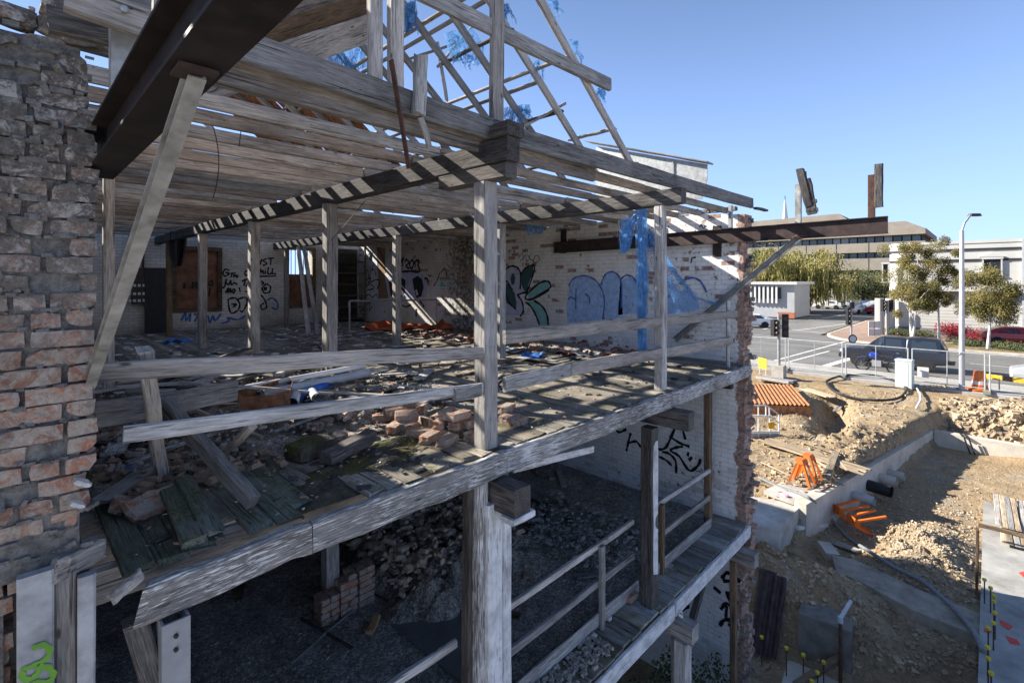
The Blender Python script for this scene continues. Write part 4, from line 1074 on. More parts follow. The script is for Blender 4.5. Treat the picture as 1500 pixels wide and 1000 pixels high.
# far part of the side wall: big eyed face, tags, turquoise wedges
Z2 = lambda pts: zz((520, 350), 6.665, pts)
patch('graffiti', Z2([(85, 80), (215, 75), (235, 250), (225, 580), (85, 580)]), RWP, S_WHT, rw, .002)
patch('graffiti', Z2([(210, 80), (300, 90), (290, 350), (330, 580), (230, 580)]), RWP, S_ORG, rw, .002)
patch('graffiti', Z2([(320, 370), (400, 330), (640, 320), (710, 420), (700, 560), (600, 590), (470, 590), (330, 560)]), RWP, S_LIL, rw, .003)
patch('graffiti', Z2([(560, 390), (610, 360), (655, 390), (672, 470), (650, 560), (600, 575), (575, 480)]), RWP, S_BLK, rw, .005)
patch('graffiti', Z2([(330, 420), (370, 385), (440, 370), (495, 400), (490, 520), (450, 575), (350, 560)]), RWP, S_BLK, rw, .005)
patch('graffiti', Z2([(590, 500), (605, 490), (620, 540), (605, 555)]), RWP, S_WHT, rw, .007)
patch('graffiti', Z2([(455, 640), (500, 655), (550, 630), (545, 655), (500, 670), (460, 655)]), RWP, S_BLK, rw, .005)
patch('graffiti', Z2([(825, 465), (845, 400), (895, 465)]), RWP, S_CYAN, rw, .004)
patch('graffiti', Z2([(925, 465), (950, 420), (985, 440)]), RWP, S_CYAN, rw, .004)
patch('graffiti', Z2([(850, 940), (850, 830), (870, 785), (890, 830), (890, 940)]), RWP, S_CYAN, rw, .004)
ribbon('graffiti', [Z2(p) for p in [[(450, 230), (475, 180), (460, 270)], [(490, 230), (500, 200), (530, 230), (500, 265), (530, 290)], [(540, 230), (560, 205), (575, 240), (555, 290), (535, 260), (540, 230)], [(590, 280), (590, 220), (625, 210), (620, 260)], [(450, 320), (540, 315), (635, 318), (610, 250)],
        [(680, 390), (705, 385), (715, 430)], [(630, 600), (670, 650), (675, 670)], [(600, 680), (598, 760)]]], RWP, .07, S_BLK, rw, .006)
ribbon('graffiti', [Z2(p) for p in [[(80, 150), (100, 110), (110, 200), (140, 140), (150, 210), (180, 110)], [(150, 270), (160, 310), (180, 250)], [(105, 340), (130, 300), (140, 380), (160, 310), (190, 300), (210, 370)], [(110, 400), (160, 380), (130, 430), (200, 400), (245, 410), (215, 490), (245, 440)],
        [(105, 470), (150, 440), (190, 480), (120, 500)], [(110, 560), (140, 540), (170, 570), (210, 540), (230, 580)], [(120, 640), (150, 620), (140, 700), (170, 660)], [(215, 80), (260, 150), (290, 250), (300, 330)], [(830, 330), (810, 390), (770, 460)], [(840, 330), (880, 290), (900, 370)]]], RWP, .04, S_BLK, rw, .006)
# back wall writing
Z1 = lambda pts: zz((240, 330), 6.665, pts)
ribbon('graffiti', [Z1(p) for p in [[(935, 380), (955, 330), (940, 385)], [(1000, 325), (970, 345), (1005, 375), (965, 392)], [(1015, 325), (1075, 318)], [(1045, 325), (1040, 390)],
        [(935, 480), (940, 420), (945, 455), (965, 440), (970, 478)], [(990, 440), (988, 476)], [(990, 418), (991, 424)], [(1020, 410), (1015, 470), (1050, 470)], [(1062, 420), (1058, 470), (1095, 472)], [(935, 497), (1100, 495)],
        [(815, 440), (790, 460), (800, 490), (825, 480)], [(760, 550), (790, 530), (820, 525)], [(795, 530), (780, 590)], [(800, 600), (820, 570)], [(640, 440), (600, 430), (575, 470), (600, 495), (640, 470), (600, 460)], [(650, 470), (700, 465)], [(670, 470), (650, 510)], [(680, 510), (690, 480), (715, 510), (720, 480)],
        [(610, 520), (590, 600), (560, 610)], [(605, 560), (630, 580), (650, 540), (660, 580), (690, 560), (715, 580)], [(600, 660), (630, 610), (625, 660), (650, 615), (650, 660)], [(680, 620), (665, 645), (685, 660), (692, 630), (680, 620)], [(735, 605), (745, 650)], [(790, 648), (815, 648)],
        [(945, 545), (975, 560), (950, 580)], [(1000, 570), (960, 610), (980, 660), (1030, 650), (1040, 600), (1000, 570)], [(985, 600), (980, 635)], [(1000, 600), (995, 635)],
        [(625, 720), (650, 850), (720, 830), (740, 770), (700, 710), (625, 720)], [(655, 770), (710, 770), (670, 800)], [(720, 720), (800, 705), (810, 760), (770, 840), (740, 830)], [(820, 760), (830, 830)], [(950, 680), (990, 740), (1000, 800), (960, 820), (945, 780), (980, 760)]]], BWP, .05, S_BLK, bw, .006)
ribbon('graffiti', [Z1(p) for p in [[(170, 930), (210, 850), (215, 930), (260, 860), (250, 940)], [(290, 870), (330, 870), (300, 940)], [(430, 880), (450, 950), (480, 880), (500, 930), (560, 860)], [(560, 960), (640, 930), (620, 900), (720, 920), (800, 880)], [(1010, 730), (1060, 710), (1110, 760), (1100, 820), (1050, 800)]]], BWP, .055, S_BLUL, bw, .005)
ribbon('graffiti', [Z1(p) for p in [[(200, 560), (198, 620)], [(285, 550), (280, 610), (320, 560), (320, 620)], [(440, 560), (470, 540), (470, 590), (430, 570)], [(450, 610), (440, 690)]]], (onv, VB + .055, (0, -1, 0)), .05, S_BLK, bw, .003)
# lower storey tags
Z8 = lambda pts: zz((880, 540), 5.556, pts)
ribbon('graffiti', [Z8(p) for p in [[(470, 655), (530, 640), (580, 540), (640, 425), (690, 575)], [(560, 545), (640, 600), (725, 632)], [(670, 630), (610, 640), (570, 665), (640, 710), (720, 825), (790, 790), (815, 730)], [(500, 675), (560, 690), (610, 750), (615, 850)], [(475, 712), (530, 740), (580, 785)], [(715, 675), (710, 710)], [(745, 715), (720, 745)],
        [(245, 520), (225, 600), (210, 670)], [(110, 480), (150, 515), (210, 490)], [(235, 600), (290, 590), (330, 640)]]], RWP, .05, S_BLK, rw, .006)
Z6 = lambda pts: zz((720, 700), 3.333, pts)
ribbon('graffiti', [Z6(p) for p in [[(1125, 490), (1150, 460), (1185, 480), (1210, 500), (1130, 500)], [(1085, 530), (1120, 560)], [(1160, 560), (1190, 570), (1195, 610), (1160, 590), (1150, 550)], [(1120, 640), (1150, 610), (1190, 650)], [(1150, 620), (1145, 680)], [(1115, 720), (1140, 690), (1190, 700), (1200, 740)], [(1160, 720), (1190, 690)], [(925, 620), (945, 605), (960, 625), (930, 640)]]], RWP, .06, S_BLK, rw, .006)
# green tag on the casing
ZG = lambda pts: zz((0, 600), 2.5, pts)
ribbon('graffiti', [ZG(p) for p in [[(118, 872), (150, 858), (180, 872), (172, 905), (120, 935), (85, 950), (82, 975), (108, 985), (138, 960), (150, 925)], [(140, 935), (175, 940), (195, 965), (180, 990), (120, 1000), (85, 1030)]]], (onv, 2.99, (0, -1, 0)), .022, S_GRN, pan, .005)

# ================================================================== hanging blue netting
SHEER = cloth_mat('sheer_blue_netting', (.15, .38, .74), 1.0, .4, (.3, .52))
def drape(name, label, left, right, fn, cval, nrm, amp, folds, mat, ny=22, nx=14):
    vs_ = []; fs_ = []; nrm = Vector(nrm)
    def samp(pl, t):
        k = t * (len(pl) - 1); i = min(int(k), len(pl) - 2); f_ = k - i
        return (pl[i][0] + (pl[i+1][0] - pl[i][0]) * f_, pl[i][1] + (pl[i+1][1] - pl[i][1]) * f_)
    for j in range(ny + 1):
        t = j / ny; l_, r_ = samp(left, t), samp(right, t)
        for i in range(nx + 1):
            s_ = i / nx
            px = l_[0] + (r_[0] - l_[0]) * s_; py = l_[1] + (r_[1] - l_[1]) * s_
            p = fn(px, py, cval) + nrm * (amp * math.sin(s_ * folds * math.pi + t * 2.2) + R.uniform(-.008, .008))
            vs_.append(p)
    for j in range(ny):
        for i in range(nx): fs_.append((j*(nx+1)+i, j*(nx+1)+i+1, (j+1)*(nx+1)+i+1, (j+1)*(nx+1)+i))
    o = mk(name, vs_, fs_, mat, None, smooth=True)
    return tag(o, label, 'netting', 'torn blue netting')
drape('blue_netting', 'long bunched strip of blue netting hanging behind the slim deck post', [(934, 308), (934, 360), (936, 420), (937, 500)], [(947, 306), (947, 360), (946, 420), (944, 520)], onv, 3.34, (0, 1, 0), .04, 7, TARP, nx=18)
drape('blue_netting', 'ragged blue netting flap knotted under the ceiling beam', [(912, 322), (911, 350), (912, 372)], [(935, 312), (926, 330), (918, 366)], onv, 3.42, (0, 1, 0), .05, 5, TARP)
drape('blue_netting', 'blue netting sail swept from the post to the white wall', [(948, 345), (958, 385), (962, 425), (955, 470)], [(950, 335), (990, 400), (1020, 436), (1055, 446)], onv, 3.5, (0, 1, 0), .06, 9, SHEER, nx=30, ny=30)
drape('blue_netting', 'twisted hem of the blue netting sail running down to the wall', [(949, 338), (985, 397), (1016, 436), (1050, 448)], [(951, 334), (992, 400), (1021, 435), (1056, 444)], onv, 3.47, (0, 1, 0), .02, 4, TARP, nx=6, ny=26)
drape('blue_netting', 'small scrap of blue netting snagged low behind the rail', [(936, 490), (938, 520)], [(946, 488), (945, 528)], onv, 3.3, (0, 1, 0), .03, 3, TARP)
drape('blue_netting', 'faded blue scrap hanging under the ceiling above the big graffiti', [(770, 318), (775, 345)], [(796, 312), (793, 342)], onv, 7.2, (0, 1, 0), .05, 3, TARP)
# shreds snagged on the rafters
mbs = [((592, 8), (605, 40)), ((655, 50), (690, 66)), ((668, 78), (705, 94)), ((735, 5), (745, 28)), ((782, 92), (792, 112)), ((832, 60), (845, 88)), ((876, 128), (886, 150)), ((740, 160), (770, 180)), ((802, 0), (815, 20)), ((480, 70), (530, 95)), ((762, 158), (772, 170))]
for k, (a, b) in enumerate(mbs):
    dep = [3.3, 4.6, 4.5, 3.3, 3.7, 3.3, 3.3, 4.3, 3.3, 6.3, 4.25][k]
    mb = MB()
    for n_ in range(9):
        x0 = R.uniform(a[0], b[0]); y0 = a[1] + R.uniform(-3, 4); L_ = (b[1] - a[1]) * R.uniform(.7, 1.6)
        dx = R.gauss(0, 2.2); wd = R.uniform(.006, .05); base = len(mb.v); ph = R.uniform(0, 6); d0 = dep + R.uniform(-.05, .05)
        for i in range(9):
            t_ = i / 8
            p = onv(x0 + dx * i * .5 + 2.0 * math.sin(ph + i * .9), y0 + L_ * t_, d0 + .03 * math.sin(ph + i))
            s_ = Vector((math.cos(ph + i * .5), math.sin(ph + i * .5) * .7, .25 * math.sin(i))) * wd * (1 - t_ * .75)
            mb.v += [tuple(p - s_), tuple(p + s_)]
        for i in range(8): mb.f.append((base+2*i, base+2*i+1, base+2*i+3, base+2*i+2))
    tag(mb.build('tarp_shred', TARP), 'frayed blue tarp shred caught on the bare roof timbers', 'tarp', 'tarp shreds on the rafters')

for k, (l_, r_, dep, lab) in enumerate([([(652, 48), (660, 70), (668, 90)], [(690, 40), (704, 66), (706, 96)], 4.7, 'torn blue tarp sagging between two rafters'), ([(736, 158), (740, 170), (742, 182)], [(776, 152), (772, 168), (768, 184)], 4.35, 'blue tarp bunched low behind the gable stud'),
        ([(478, 78), (486, 92), (500, 104)], [(538, 52), (540, 75), (536, 100)], 6.4, 'blue tarp under the rusty roof sheet'), ([(592, 6), (594, 24), (598, 44)], [(608, 2), (606, 22), (601, 48)], 3.35, 'pale blue tarp strip beside the broken stud')]):
    o = drape('torn_tarp', lab, l_, r_, onv, dep, (0, 1, 0), .06, 5, TARP, ny=14, nx=14); o['category'] = 'tarp'; o['group'] = 'tarp shreds on the rafters'
# ================================================================== rubble on the upper floor
def heap(name, label, cx, cy, rx, ry, h, z0, mat, n=40, seed=0, flat=False):
    r = random.Random(seed); vs_ = []; fs_ = []
    for i in range(n + 1):
        for j in range(n + 1):
            x, y = i / n * 2 - 1, j / n * 2 - 1
            rad = math.sqrt(x*x + y*y); wob = mnoise.noise(Vector((x*2.3 + seed, y*2.3, .3))) * .35
            k = max(0, 1 - (rad + wob) ** 2)
            zz_ = h * k * (.65 + .5 * mnoise.noise(Vector((x*5+seed, y*5, 1)))+ .35 * mnoise.noise(Vector((x*13+seed, y*13, 2)))) - .03
            vs_.append((cx + x*rx, cy + y*ry, z0 + zz_))
    for i in range(n):
        for j in range(n): fs_.append((i*(n+1)+j, (i+1)*(n+1)+j, (i+1)*(n+1)+j+1, i*(n+1)+j+1))
    return tag(mk(name, vs_, fs_, mat), label, None, None, 'stuff')
def mossdirt():
    N = NT('mossy_dirt', .95, 0, .1); w = N.wpos()
    c = N.ramp(N.noise(w, 7, 6, .7), [(.35, (.05, .044, .036)), (.55, (.115, .1, .08)), (.7, (.2, .18, .15))])
    m = N.ramp(N.noise(w, 4, 5, .65), [(.5, 0.0), (.6, 1.0)])
    c = N.mix(N.math('MULTIPLY', m, .75), c, N.ramp(N.noise(w, 38, 3), [(.35, (.05, .055, .012)), (.65, (.16, .155, .04))]))
    N.color(c); N.bump(N.noise(w, 30, 6, .75), 1.0, .03); return N.m
MOSSD = mossdirt()
heap('rubble_dirt', 'dark dirt and rubble spread over the upper floor', 1.9, 6.75, 1.9, 2.5, .3, DECK, DIRTY, 46, 1)
heap('moss_bed', 'mossy dirt on the deck edge around the loose bricks', 2.25, 3.72, .95, .58, .07, DECK, MOSSD, 40, 2)
heap('rubble_dirt', 'crumbs of dirt beside the pier on the deck', .8, 4.7, .42, .9, .1, DECK, DIRTY, 26, 3)
heap('rubble_dirt', 'low drift of rubble along the foot of the white wall', 8.2, 7.2, .75, 3.6, .16, DECK, DIRTY, 34, 5)
def bits(name, label, n, area, z, sz, mat, seed, hmax=.05, flat=False):
    r = random.Random(seed); mb = MB()
    for i in range(n):
        u, v = r.uniform(area[0], area[1]), r.uniform(area[2], area[3])
        s_ = r.uniform(*sz)
        Mr = Matrix.Rotation(r.uniform(0, 6.3), 3, 'Z') @ Matrix.Rotation(r.uniform(-.6, .6), 3, 'X')
        mb.box((u, v, z + r.uniform(.004, hmax)), (s_ * r.uniform(.8, 2.6), s_, s_ * (r.uniform(.12, .3) if flat else r.uniform(.4, .9))), Mr @ Matrix(((1, r.uniform(-.6, .6), 0), (0, 1, 0), (0, 0, 1))), r.uniform(.45, .95))
    return tag(mb.build(name, mat), label, None, None, 'stuff')
bits('rubble_bits', 'brick crumbs on the upper deck', 420, (.5, 4.2, 3.15, 6.5), DECK, (.004, .02), simple('brick_crumbs', (.28, .18, .13), .9, 0, .4, 20), 1, .05)
bits('rubble_bits', 'pale plaster flakes on the upper deck', 700, (.45, 6.5, 3.1, 7), DECK, (.004, .017), LIMEBIT, 2, .03, True)
bits('rubble_bits', 'dark splinters on the upper deck', 700, (.5, 8.6, 3.12, 9), DECK, (.012, .05), W_DARK, 3, .03, True)
bits('rubble_bits', 'brick crumbs along the foot of the white wall', 260, (7.3, 8.9, 4.5, 13), DECK, (.03, .09), simple('red_brick_crumbs', (.24, .1, .065), .9, 0, .4, 20), 4, .12)
bits('rubble_bits', 'pale debris over the far upper floor', 300, (1, 8.5, 8, 16), DECK, (.02, .1), LIMEBIT, 5, .04, True)
bits('rubble_bits', 'grey crumbs over the rubble heap behind the rails', 1500, (.5, 3.6, 4.2, 8), DECK + .04, (.008, .04), simple('grey_crumbs', (.25, .225, .19), .95, 0, .5, 14), 8, .2)
bits('rubble_bits', 'brown brick lumps in the dirt beside the pier', 230, (.45, 1.6, 3.9, 5.6), DECK + .02, (.02, .06), simple('brown_lumps', (.24, .165, .115), .95, 0, .45, 12), 9, .09)
# loose laths and broken boards strewn over the room
WM = [W_GREY, W_LIGHT, W_JOIST, W_DARK, W_LIGHT, W_PAINT]
def blab(w_, m_, near, v):
    c_ = {W_GREY.name: 'grey', W_LIGHT.name: 'pale', W_JOIST.name: 'brownish', W_DARK.name: 'blackened', W_PAINT.name: 'white flaked'}[m_.name]
    where = ('in the rubble behind the rails' if v < 6 else 'on the far side of the rubble heap') if near else ('on the floor in front of the white wall' if v < 8 else 'far back on the floor')
    return ('narrow ' if w_ < .05 else 'broken ' if w_ < .08 else 'wide ') + c_ + (' lath lying ' if w_ < .05 else ' board lying ') + where
GL = 'broken boards strewn on the upper floor'
for i in range(165):
    near = i < 125
    if near: u, v = R.uniform(.6, 3.9), R.uniform(4.5, 8.4)
    else: u, v = R.uniform(4.2, 8.4), R.uniform(4.9, 13)
    base = DECK + .02 + (max(0, .3 * (1 - ((u - 1.9) / 1.9) ** 2 - ((v - 6.75) / 2.5) ** 2)) if near else .0) + R.uniform(0, .06)
    L = R.uniform(.35, 1.5); a = R.gauss(.25, .6) if R.random() < .7 else R.uniform(0, 3.1)
    t_ = R.gauss(0, .07) if near else 0
    d_ = Vector((math.cos(a), math.sin(a), t_)) * L / 2
    c_ = Vector((u, v, base + abs(t_) * L / 2))
    c_.x = max(c_.x, .3 + abs(d_.x) + .1)
    w_ = R.choice((.035, .04, .06, .1, .14)); mt_ = R.choice(WM)
    tag(beam('broken_board', c_ - d_, c_ + d_, w_, R.choice((.012, .018, .025)), mt_, None, jit=.004, rag=(.04, .04), seg=4, ch=.003), blab(w_, mt_, near, v), 'board', GL)
# pale sheets, blue scraps
def crumple(name, label, cat, px, py, sx, sy, rot, mat, h=.04, z=DECK + .03, seed=0, fn=None):
    c_ = onh(px, py, z); n = 10; vs_ = []; fs_ = []
    for i in range(n + 1):
        for j in range(n + 1):
            x, y = (i / n - .5) * sx, (j / n - .5) * sy
            x, y = x * math.cos(rot) - y * math.sin(rot), x * math.sin(rot) + y * math.cos(rot)
            vs_.append((c_.x + x, c_.y + y, z + abs(mnoise.noise(Vector((x * 4 + seed, y * 4, seed)))) * h))
    for i in range(n):
        for j in range(n): fs_.append((i*(n+1)+j, (i+1)*(n+1)+j, (i+1)*(n+1)+j+1, i*(n+1)+j+1))
    o = tag(mk(name, vs_, fs_, mat, smooth=True), label, cat)
    md = o.modifiers.new('thick', 'SOLIDIFY'); md.thickness = .006
    return o
crumple('plaster_sheet', 'large white plaster sheet lying near the foot of the white wall', 'sheet', 868, 512, 1.7, .9, .2, WHITEP, .1, seed=1)
crumple('plaster_sheet', 'small tilted white sheet beside the notched post', 'sheet', 748, 512, .7, .5, .3, WHITEP, .06, seed=2)
crumple('tarp_scrap', 'bright blue tarp scrap on the floor near the white sheet', 'tarp', 778, 522, .7, .35, .5, SOLIDTARP, .16, seed=3)
crumple('tarp_scrap', 'blue plastic scrap on the rubble near the switchboard', 'tarp', 262, 503, .5, .25, .4, SOLIDTARP, .2, DECK + .2, seed=4)
crumple('tarp_scrap', 'blue tarp bunched under the pipes', 'tarp', 437, 588, .55, .3, .4, SOLIDTARP, .18, DECK + .12, seed=5)
crumple('rag', 'dull blue plastic rag on the deck beside the pier', 'rag', 182, 690, .16, .14, .4, simple('dull_blue_rag', (.13, .16, .3), .8, 0, .3, 9), .06, seed=6)
crumple('paper_scrap', 'crumpled pale wrapper on the deck beside the pier', 'paper', 148, 680, .09, .1, .1, LIMEBIT, .08, seed=7)
crumple('orange_mesh_heap', 'heap of orange safety mesh below the graffiti face', 'mesh', 600, 483, 2.4, .8, -.6, simple('orange_mesh', (.38, .08, .03), .8, 0, .4, 6), .5, seed=8)
# pipes, rusty strip
for k, (px, py, L, a, m_, r_, z_) in enumerate([(470, 560, 1.3, .15, GREYP, .05, .2), (430, 585, .3, 1.1, GREYP, .055, .16), (460, 578, .28, 1.3, GREYP, .045, .16), (445, 552, 1.6, .1, WHITEP, .03, .24), (455, 572, .8, .5, SOLIDTARP, .04, .16)]):
    z_ += .12; c_ = onh(px, py, DECK + z_); d_ = Vector((math.cos(a), math.sin(a), .02)) * L / 2
    mb = MB(); mb.tube([c_ - d_, c_ + d_], r_, 12, cap=False); mb.tube([c_ + d_, c_ - d_], r_ * .86, 12, cap=False)
    tag(mb.build('pipe_offcut', m_, smooth=True), ['long grey plastic pipe on the rubble', 'short grey pipe stub with its open end showing', 'thin grey pipe stub beside the blue tarp', 'long white conduit lying on the rubble', 'blue pipe half under the grey pipe'][k], 'pipe')
mb = MB()
for (pts, hh) in (([(320, 598), (360, 590), (400, 578), (425, 568), (428, 580), (425, 596), (400, 600), (350, 604)], .14),):
    P = [onh(px, py, DECK + .24) for px, py in pts]
    for a, b in zip(P, P[1:]):
        n_ = Vector((0, 0, hh)); t_ = (b - a).cross(n_).normalized() * .004
        mb.add([a, b, b + n_, a + n_, a + t_, b + t_, b + n_ + t_, a + n_ + t_], [(0, 1, 2, 3), (7, 6, 5, 4), (3, 2, 6, 7), (0, 4, 5, 1)])
tag(mb.build('rusty_strip', RUST), 'bent strip of rusty steel looped on the rubble', 'metal strip')
# loose bricks
def loose(px, py, z, rz, me=None, lab=0, tilt=0.0):
    q = onh(px, py, DECK + z)
    o = inst('loose_brick', me or R.choice(BM + BMB), None, Matrix.Translation(q) @ Matrix.Rotation(rz, 4, 'Z') @ Matrix.Rotation(tilt, 4, 'X'))
    tag(o, ['loose red brick in the heap on the upper deck', 'brick in the low pile against the notched post', 'brick fragment on the deck beside the pier'][lab], 'brick', ['loose bricks heaped on the deck', 'bricks piled by the notched post', 'brick fragments beside the pier'][lab])
for (px, py, z) in [(512, 570, .05), (545, 568, .06), (575, 566, .05), (600, 570, .06), (525, 580, .12), (505, 590, .04), (560, 578, .14), (590, 580, .12), (480, 618, .04), (455, 622, .04), (520, 612, .04), (500, 606, .1), (545, 605, .04), (565, 612, .04), (575, 600, .12), (580, 626, .04), (598, 622, .05), (592, 608, .13), (430, 612, .04), (612, 632, .04), (625, 618, .05), (640, 612, .05), (415, 622, .04), (530, 632, .04), (495, 640, .04), (570, 588, .05), (548, 590, .04), (585, 596, .05), (610, 603, .04), (620, 600, .11), (600, 595, .12)]:
    loose(px + R.uniform(-4, 4), py + R.uniform(-3, 3), z, R.uniform(0, 3.1), lab=0, tilt=R.gauss(0, .25))
for (px, py, z) in [(640, 634, .04), (662, 632, .04), (685, 628, .04), (695, 636, .04), (648, 618, .12), (670, 620, .12), (690, 618, .12), (630, 640, .04), (655, 645, .04), (672, 608, .2), (655, 605, .2), (745, 612, .04), (758, 616, .04), (742, 598, .1)]:
    loose(px, py, z, R.gauss(.3, .25), R.choice(BM), 1, R.gauss(0, .06))
for (px, py, z) in [(177, 738, .05), (212, 742, .05), (225, 726, .06), (160, 640, .1), (150, 655, .06), (175, 630, .12), (200, 645, .1), (140, 628, .1), (258, 655, .06), (275, 650, .06), (230, 662, .06), (150, 620, .14), (180, 618, .16)]:
    loose(px, py, z, R.uniform(0, 3), R.choice(BMB + BMW), 2, R.uniform(-.5, .5))
blk = mk('mossy_block', [tuple(v.co) for v in brick_mesh(.34, .24, .12, 99, .006, 3).vertices], [tuple(p.vertices) for p in brick_mesh(.34, .24, .12, 99, .006, 3).polygons], MOSSD, None, Matrix.Translation(onh(455, 655, DECK + .07)) @ Matrix.Rotation(.2, 4, 'Z'))
tag(blk, 'large moss covered stone block on the deck', 'stone block')
# dry grass tufts among the bricks
mb = MB()
for i in range(260):
    c_ = onh(R.choice((640, 655, 625, 600, 670)) + R.uniform(-14, 14), R.uniform(600, 650), DECK + .02)
    t_ = c_ + Vector((R.uniform(-.08, .08), R.uniform(-.08, .08), R.uniform(.05, .17)))
    w_ = Vector((R.uniform(-1, 1), R.uniform(-1, 1), 0)).normalized() * .0025
    mb.add([c_ - w_, c_ + w_, t_], [(0, 1, 2)])
tag(mb.build('dry_grass', simple('dry_grass_blades', (.3, .25, .13), .9, 0, .3, 9)), 'dry grass growing between the loose bricks', None, None, 'stuff')

# ------------------------------------------------------------------ fittings at the back of the room
sw = thing('switchboard', 'old black switchboard with white fuse rows against the back wall', 'switchboard', (bq(205, 440)[0], VB - .2, DECK))
a, b = bq(180, 392), bq(232, 488)
mb = MB(); mb.box(((bq(196, 400)[0] + b[0]) / 2 + .05, VB - .12, (a[1] + bq(190, 445)[1]) / 2), (b[0] - a[0], .22, a[1] - bq(190, 445)[1])); mb.build('cabinet', STEEL_D, sw)
mb = MB(); mb.box((b[0] - .1, VB - .25, (a[1] + DECK) / 2), (.5, .03, a[1] - DECK)); mb.build('open_door', BLACKP, sw)
for k, py in enumerate((418, 430, 440)):
    z_ = bq(190, py)[1]
    for i in range(5):
        mb = MB(); mb.box((bq(181, py)[0] + .1 * i, VB - .245, z_), (.06, .02, .07)); mb.build('fuse', WHITEP, sw)
for i in range(3):
    mb = MB(); u_ = bq(190, 0)[0] + i * .14; mb.tube([(u_, VB - .06, bq(190, 392)[1]), (u_, VB - .06, 1.2)], .03, 8); mb.build('conduit', STEEL_D, sw)
drape('black_sheet', 'black plastic sheet hanging from the ceiling beside the boarded window', [(249, 338), (250, 375), (256, 392)], [(274, 335), (275, 365), (268, 388)], onv, 14.6, (0, 1, 0), .1, 4, BLACKP)
bpy.context.scene.objects['black_sheet']['category'] = 'plastic sheet'
sh = thing('wooden_shelving', 'dark wooden shelving in the far corner of the room', 'shelves', (8.5, 15.5, DECK))
c0 = onu(503, 400, 8.6); c1 = onu(528, 400, 8.9)
for k in range(6): beam('shelf', (7.9, 16.4, DECK + .1 + k * .4), (8.9, 16.1, DECK + .1 + k * .4), .4, .03, W_BROWN, sh)
for u_, v_ in ((7.9, 16.25), (8.9, 15.95), (7.9, 16.5)): beam('upright', (u_, v_, DECK), (u_, v_, 1.15), .06, .05, W_BROWN, sh, up=(0, 1, 0))
tag(slabs('backing_board', [(7.9, 8.9, DECK, 1.1)], 16.52, 16.54, W_DARK, sh), None)
br = thing('tube_barrier', 'thin metal tube barrier in front of the graffiti face', 'barrier', (8, 13, DECK))
mb = MB(); p0, p1 = onv(512, 441, 13.2), onv(640, 439, 11.9); mb.tube([p0, p1], .03, 6); mb.tube([p0, (p0.x, p0.y, DECK)], .03, 6); mb.tube([p1, (p1.x, p1.y, DECK)], .03, 6); mb.build('tube', GALV, br)
for i in range(9):
    q = onu(740 + (i % 3) * 9 + R.uniform(-2, 2), 465 + (i // 3) * 5, UW - .06); q.z = max(q.z, DECK)
wire = MB()
for (a, b, c_) in [((538, 290), (515, 320), (482, 355)), ((310, 180), (330, 235), (312, 290)), ((290, 130), (318, 150), (335, 100)), ((355, 175), (352, 200), (350, 215))]:
    wire = MB(); wire.tube([onv(a[0] * (1-t)**2 + 2*b[0]*t*(1-t) + c_[0]*t*t, a[1] * (1-t)**2 + 2*b[1]*t*(1-t) + c_[1]*t*t, 4.4) for t in [i/10 for i in range(11)]], .004, 5); tag(wire.build('hanging_wire', BLACKP), 'thin loose wire dangling from the ceiling joists', 'wire', 'dangling wires')

# ================================================================== lower storey
GS = 'bricks in the neat stack'
q0 = onh(505, 905, LOW)
for k in range(6):
    for i in range(3):
        for j in range(2):
            if k >= 4 and i == 0: continue
            if k == 5 and i == 1 and j == 0: continue
            rot = (k % 2) * math.pi / 2
            c_ = Vector((q0.x - .16 + i * .25, q0.y + .1 + j * .13, LOW + .03 + k * .082))
            if k % 2: c_ = Vector((q0.x - .22 + i * .25 + j * .12, q0.y + .16, LOW + .03 + k * .082))
            o = inst('stacked_brick', R.choice(BM), None, Matrix.Translation(c_) @ Matrix.Rotation(rot + R.gauss(0, .05), 4, 'Z'))
            tag(o, 'old brick in the neat stack on the lower floor', 'brick', GS)
heap('rubble_pile', 'mossy brick rubble pile on the lower floor', onh(640, 815, LOW).x, onh(640, 815, LOW).y, 1.5, 1.5, .55, LOW, DIRTY, 40, 11)
heap('rubble_pile', 'pale plaster rubble pile on the lower floor', onh(860, 785, LOW).x, onh(860, 785, LOW).y, 1.0, 1.5, .18, LOW, DIRTY, 36, 12)
q = onh(630, 805, LOW)
bits('rubble_bits', 'broken brick lumps on the lower rubble pile', 900, (q.x - 1.1, q.x + 1.1, q.y - 1.0, q.y + 1.0), LOW + .1, (.02, .09), simple('dusty_brick_lumps', (.22, .165, .125), .95, 0, .5, 9, hue=(.36, .3, .23)), 21, .45)
q = onh(850, 785, LOW)
bits('rubble_bits', 'pale broken plaster on the lower rubble pile', 900, (q.x - .8, q.x + .8, q.y - 1.1, q.y + 1.1), LOW + .05, (.008, .06), simple('dirty_plaster', (.3, .285, .265), .9, 0, .5, 7), 22, .16, True)
bits('rubble_bits', 'specks of plaster on the lower floor', 900, (1.2, 8.8, 3.6, 9), LOW - .02, (.006, .026), simple('grey_specks', (.3, .255, .25), .9, 0, .4, 12), 23, .02)
bits('rubble_bits', 'gravelly dirt on the lower walkway', 420, (3.2, 4.9, 3.1, 3.42), LOW, (.012, .045), simple('gravel_specks', (.3, .27, .23), .9, 0, .5, 12), 24, .03)
